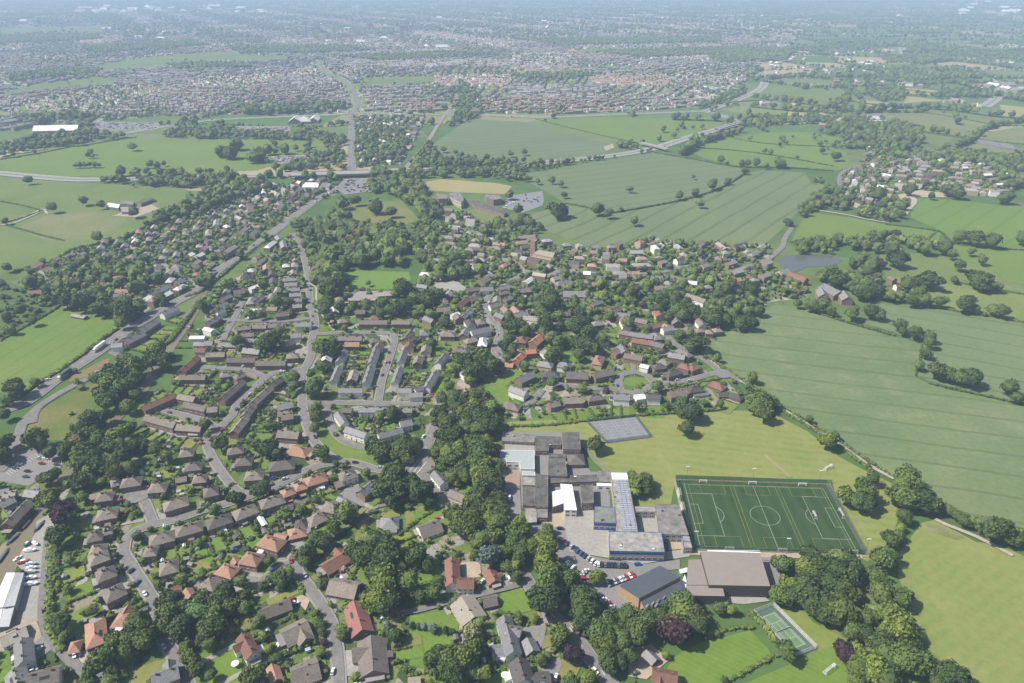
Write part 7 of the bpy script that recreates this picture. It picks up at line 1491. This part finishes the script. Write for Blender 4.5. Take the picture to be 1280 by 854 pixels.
V = []; F = []; T = []; cl = [(.6, .6, .6), (.45, .46, .48), (.05, .05, .05), (.14, .14, .15), (.06, .09, .2), (.22, .06, .05), (.6, .6, .6), (.4, .41, .42)]
for x, y, a in dc:
    n = len(V); c, s = math.cos(a), math.sin(a); V += [(x+p[0]*c-p[1]*s, y+p[0]*s+p[1]*c, p[2]+.95) for p in P_]; F += [tuple(n+i for i in f) for f in F_]; T += [random.choice(cl)]*len(F_)
stuff(bulk('distant_cars', V, np.array(F).ravel(), np.array(T), tint_mat('far_car_paint', .05, 1, .4), 4), 'hundreds of tiny cars in distant car parks and on the roads', 'cars')

# ------------------------------------------------------------------ haze: one closed box of even density round everything
hz = MB(); hz.box(-15000, 15000, -1200, 21000, -1.0, 330.0)
HZ = bpy.data.materials.new('haze_air'); HZ.use_nodes = True; nt = HZ.node_tree; nt.nodes.clear(); o_ = nt.nodes.new('ShaderNodeOutputMaterial'); vv = nt.nodes.new('ShaderNodeVolumePrincipled')
vv.inputs['Color'].default_value = (.54, .71, 1.0, 1); vv.inputs['Density'].default_value = 0.000155; vv.inputs['Anisotropy'].default_value = 0.0
nt.links.new(vv.outputs[0], o_.inputs['Volume'])
h = hz.build('haze', [HZ]); stuff(h, 'thin summer haze filling the air', 'haze')
# ------------------------------------------------------------------ labels: look + nearest landmark + place in the row
AREAS = [(20, 705, 'by the canal boatyard'), (25, 570, 'by the canalside car park'), (110, 520, 'in the left tree belt'), (120, 600, 'above the small cul-de-sac'), (150, 655, 'round the small cul-de-sac'),
 (120, 720, 'left of the curving estate road'), (215, 715, 'right of the curving estate road'), (130, 790, 'by the two orange bungalows'), (40, 820, 'below the boat sheds'), (200, 820, 'at the bottom left lawn'),
 (240, 680, 'along the estate road bend'), (240, 590, 'on the straight side street'), (300, 570, 'near the garden paddling pool'), (300, 670, 'along the terracotta-roofed row'), (390, 620, 'near the curved green verge'),
 (300, 760, 'left of the bottom close'), (370, 800, 'on the bottom close'), (450, 760, 'right of the bottom close'), (470, 660, 'by the slate-roofed white lodge'), (440, 540, 'on the white crescent'),
 (440, 470, 'on the square estate'), (500, 430, 'at the top of the square estate'), (340, 440, 'left of the spine road'), (250, 480, 'on the left terrace estate'), (300, 500, 'on the diagonal terrace street'),
 (160, 420, 'by the roadside terrace'), (40, 480, 'beside the dual carriageway'), (60, 380, 'near the left scrub'), (150, 370, 'in the left suburb'), (220, 320, 'along the long main road'), (320, 270, 'near the motorway bridge'),
 (100, 250, 'among the left-hand fields'), (60, 200, 'beyond the left motorway'), (330, 200, 'above the left motorway woods'), (360, 370, 'by the north spine road'), (470, 370, 'round the primary school'), (560, 400, 'west of the village street'),
 (620, 350, 'at the village crossroads'), (640, 440, 'round the orange-roofed manor'), (540, 470, 'by the slate diagonal cottages'), (580, 540, 'in the wood left of the school'), (560, 610, 'by the junction cottages'), (600, 660, 'south-west of the school'),
 (540, 720, 'behind the white gabled house'), (600, 750, 'by the pale-roofed complex'), (560, 810, 'on the bottom lawns'), (640, 800, 'by the white slate-roofed house'), (700, 740, 'below the school car park'), (690, 700, 'in the school car park'),
 (760, 705, 'in front of the blue-banded block'), (750, 760, 'left of the dark sports hall'), (700, 600, 'in the school grounds'), (800, 600, 'beside the ribbed-roof block'), (850, 540, 'on the school playing field'), (740, 530, 'by the netball courts'),
 (960, 650, 'at the green pitch'), (1080, 630, 'right of the green pitch'), (1000, 730, 'behind the leisure hall'), (850, 790, 'below the leisure hall'), (980, 810, 'by the tennis court'), (1110, 720, 'in the field-edge tree line'),
 (1090, 810, 'in the bottom right wood'), (1200, 840, 'at the bottom right corner'), (1250, 670, 'at the long jump track'), (1040, 580, 'along the field track'), (680, 480, 'at the avenue end'), (740, 500, 'on the lower avenue side'), (800, 470, 'round the oval green'),
 (850, 440, 'above the oval green'), (890, 490, 'at the avenue corner'), (760, 390, 'north of the oval green'), (850, 380, 'in the village woodland'), (930, 390, 'by the big crop corner'), (760, 330, 'east of the church'), (680, 320, 'round the church'),
 (600, 270, 'near the office blocks'), (580, 320, 'in the old village lane'), (480, 300, 'round the big wood'), (850, 250, 'in the large far cropland'), (960, 200, 'on the far pasture'), (900, 320, 'on the village east road'), (990, 330, 'by the pond'),
 (1040, 370, 'by the country hotel'), (1080, 420, 'in the hedgerow below the hotel'), (1160, 430, 'between the two right-hand crops'), (1230, 470, 'at the right crop hedge'), (1180, 370, 'above the right-hand crop'), (1220, 310, 'on the right pastures'), (1120, 300, 'by the bright green field'),
 (1110, 215, 'in the right-hand village'), (1200, 230, 'along the far right village row')]
ORD = ['first', 'second', 'third', 'fourth', 'fifth', 'sixth', 'seventh', 'eighth', 'ninth', 'tenth', 'eleventh', 'twelfth', 'thirteenth', 'fourteenth', 'fifteenth', 'sixteenth', 'seventeenth', 'eighteenth', 'nineteenth', 'twentieth']
groups = {}
for o, look, cat, x, y, grp in REG:
    px, py = P(x, y); ar = min(AREAS, key=lambda a: (a[0]-px)**2+(1.5*(a[1]-py))**2)[2]; groups.setdefault((look, ar), []).append((px, o))
for (look, ar), L in groups.items():
    L.sort(key=lambda a: a[0])
    for i, (px, o) in enumerate(L):
        s = f'{look} {ar}'
        if len(L) > 1:
            if i < len(ORD): s += f', {ORD[i]} from left' if i else ', leftmost'
            else: s += f', {ORD[len(L)-1-i] if len(L)-1-i < 20 else ORD[19]} from right'
        if len(s.split()) > 16: s = s.replace(' hipped', '').replace(' two storey', '').replace(' concrete', '').replace(' in the middle', '')
        if len(s.split()) > 16: s = s.replace(' wide', '').replace(' roof ', ' ').replace('detached ', '')
        o['label'] = s
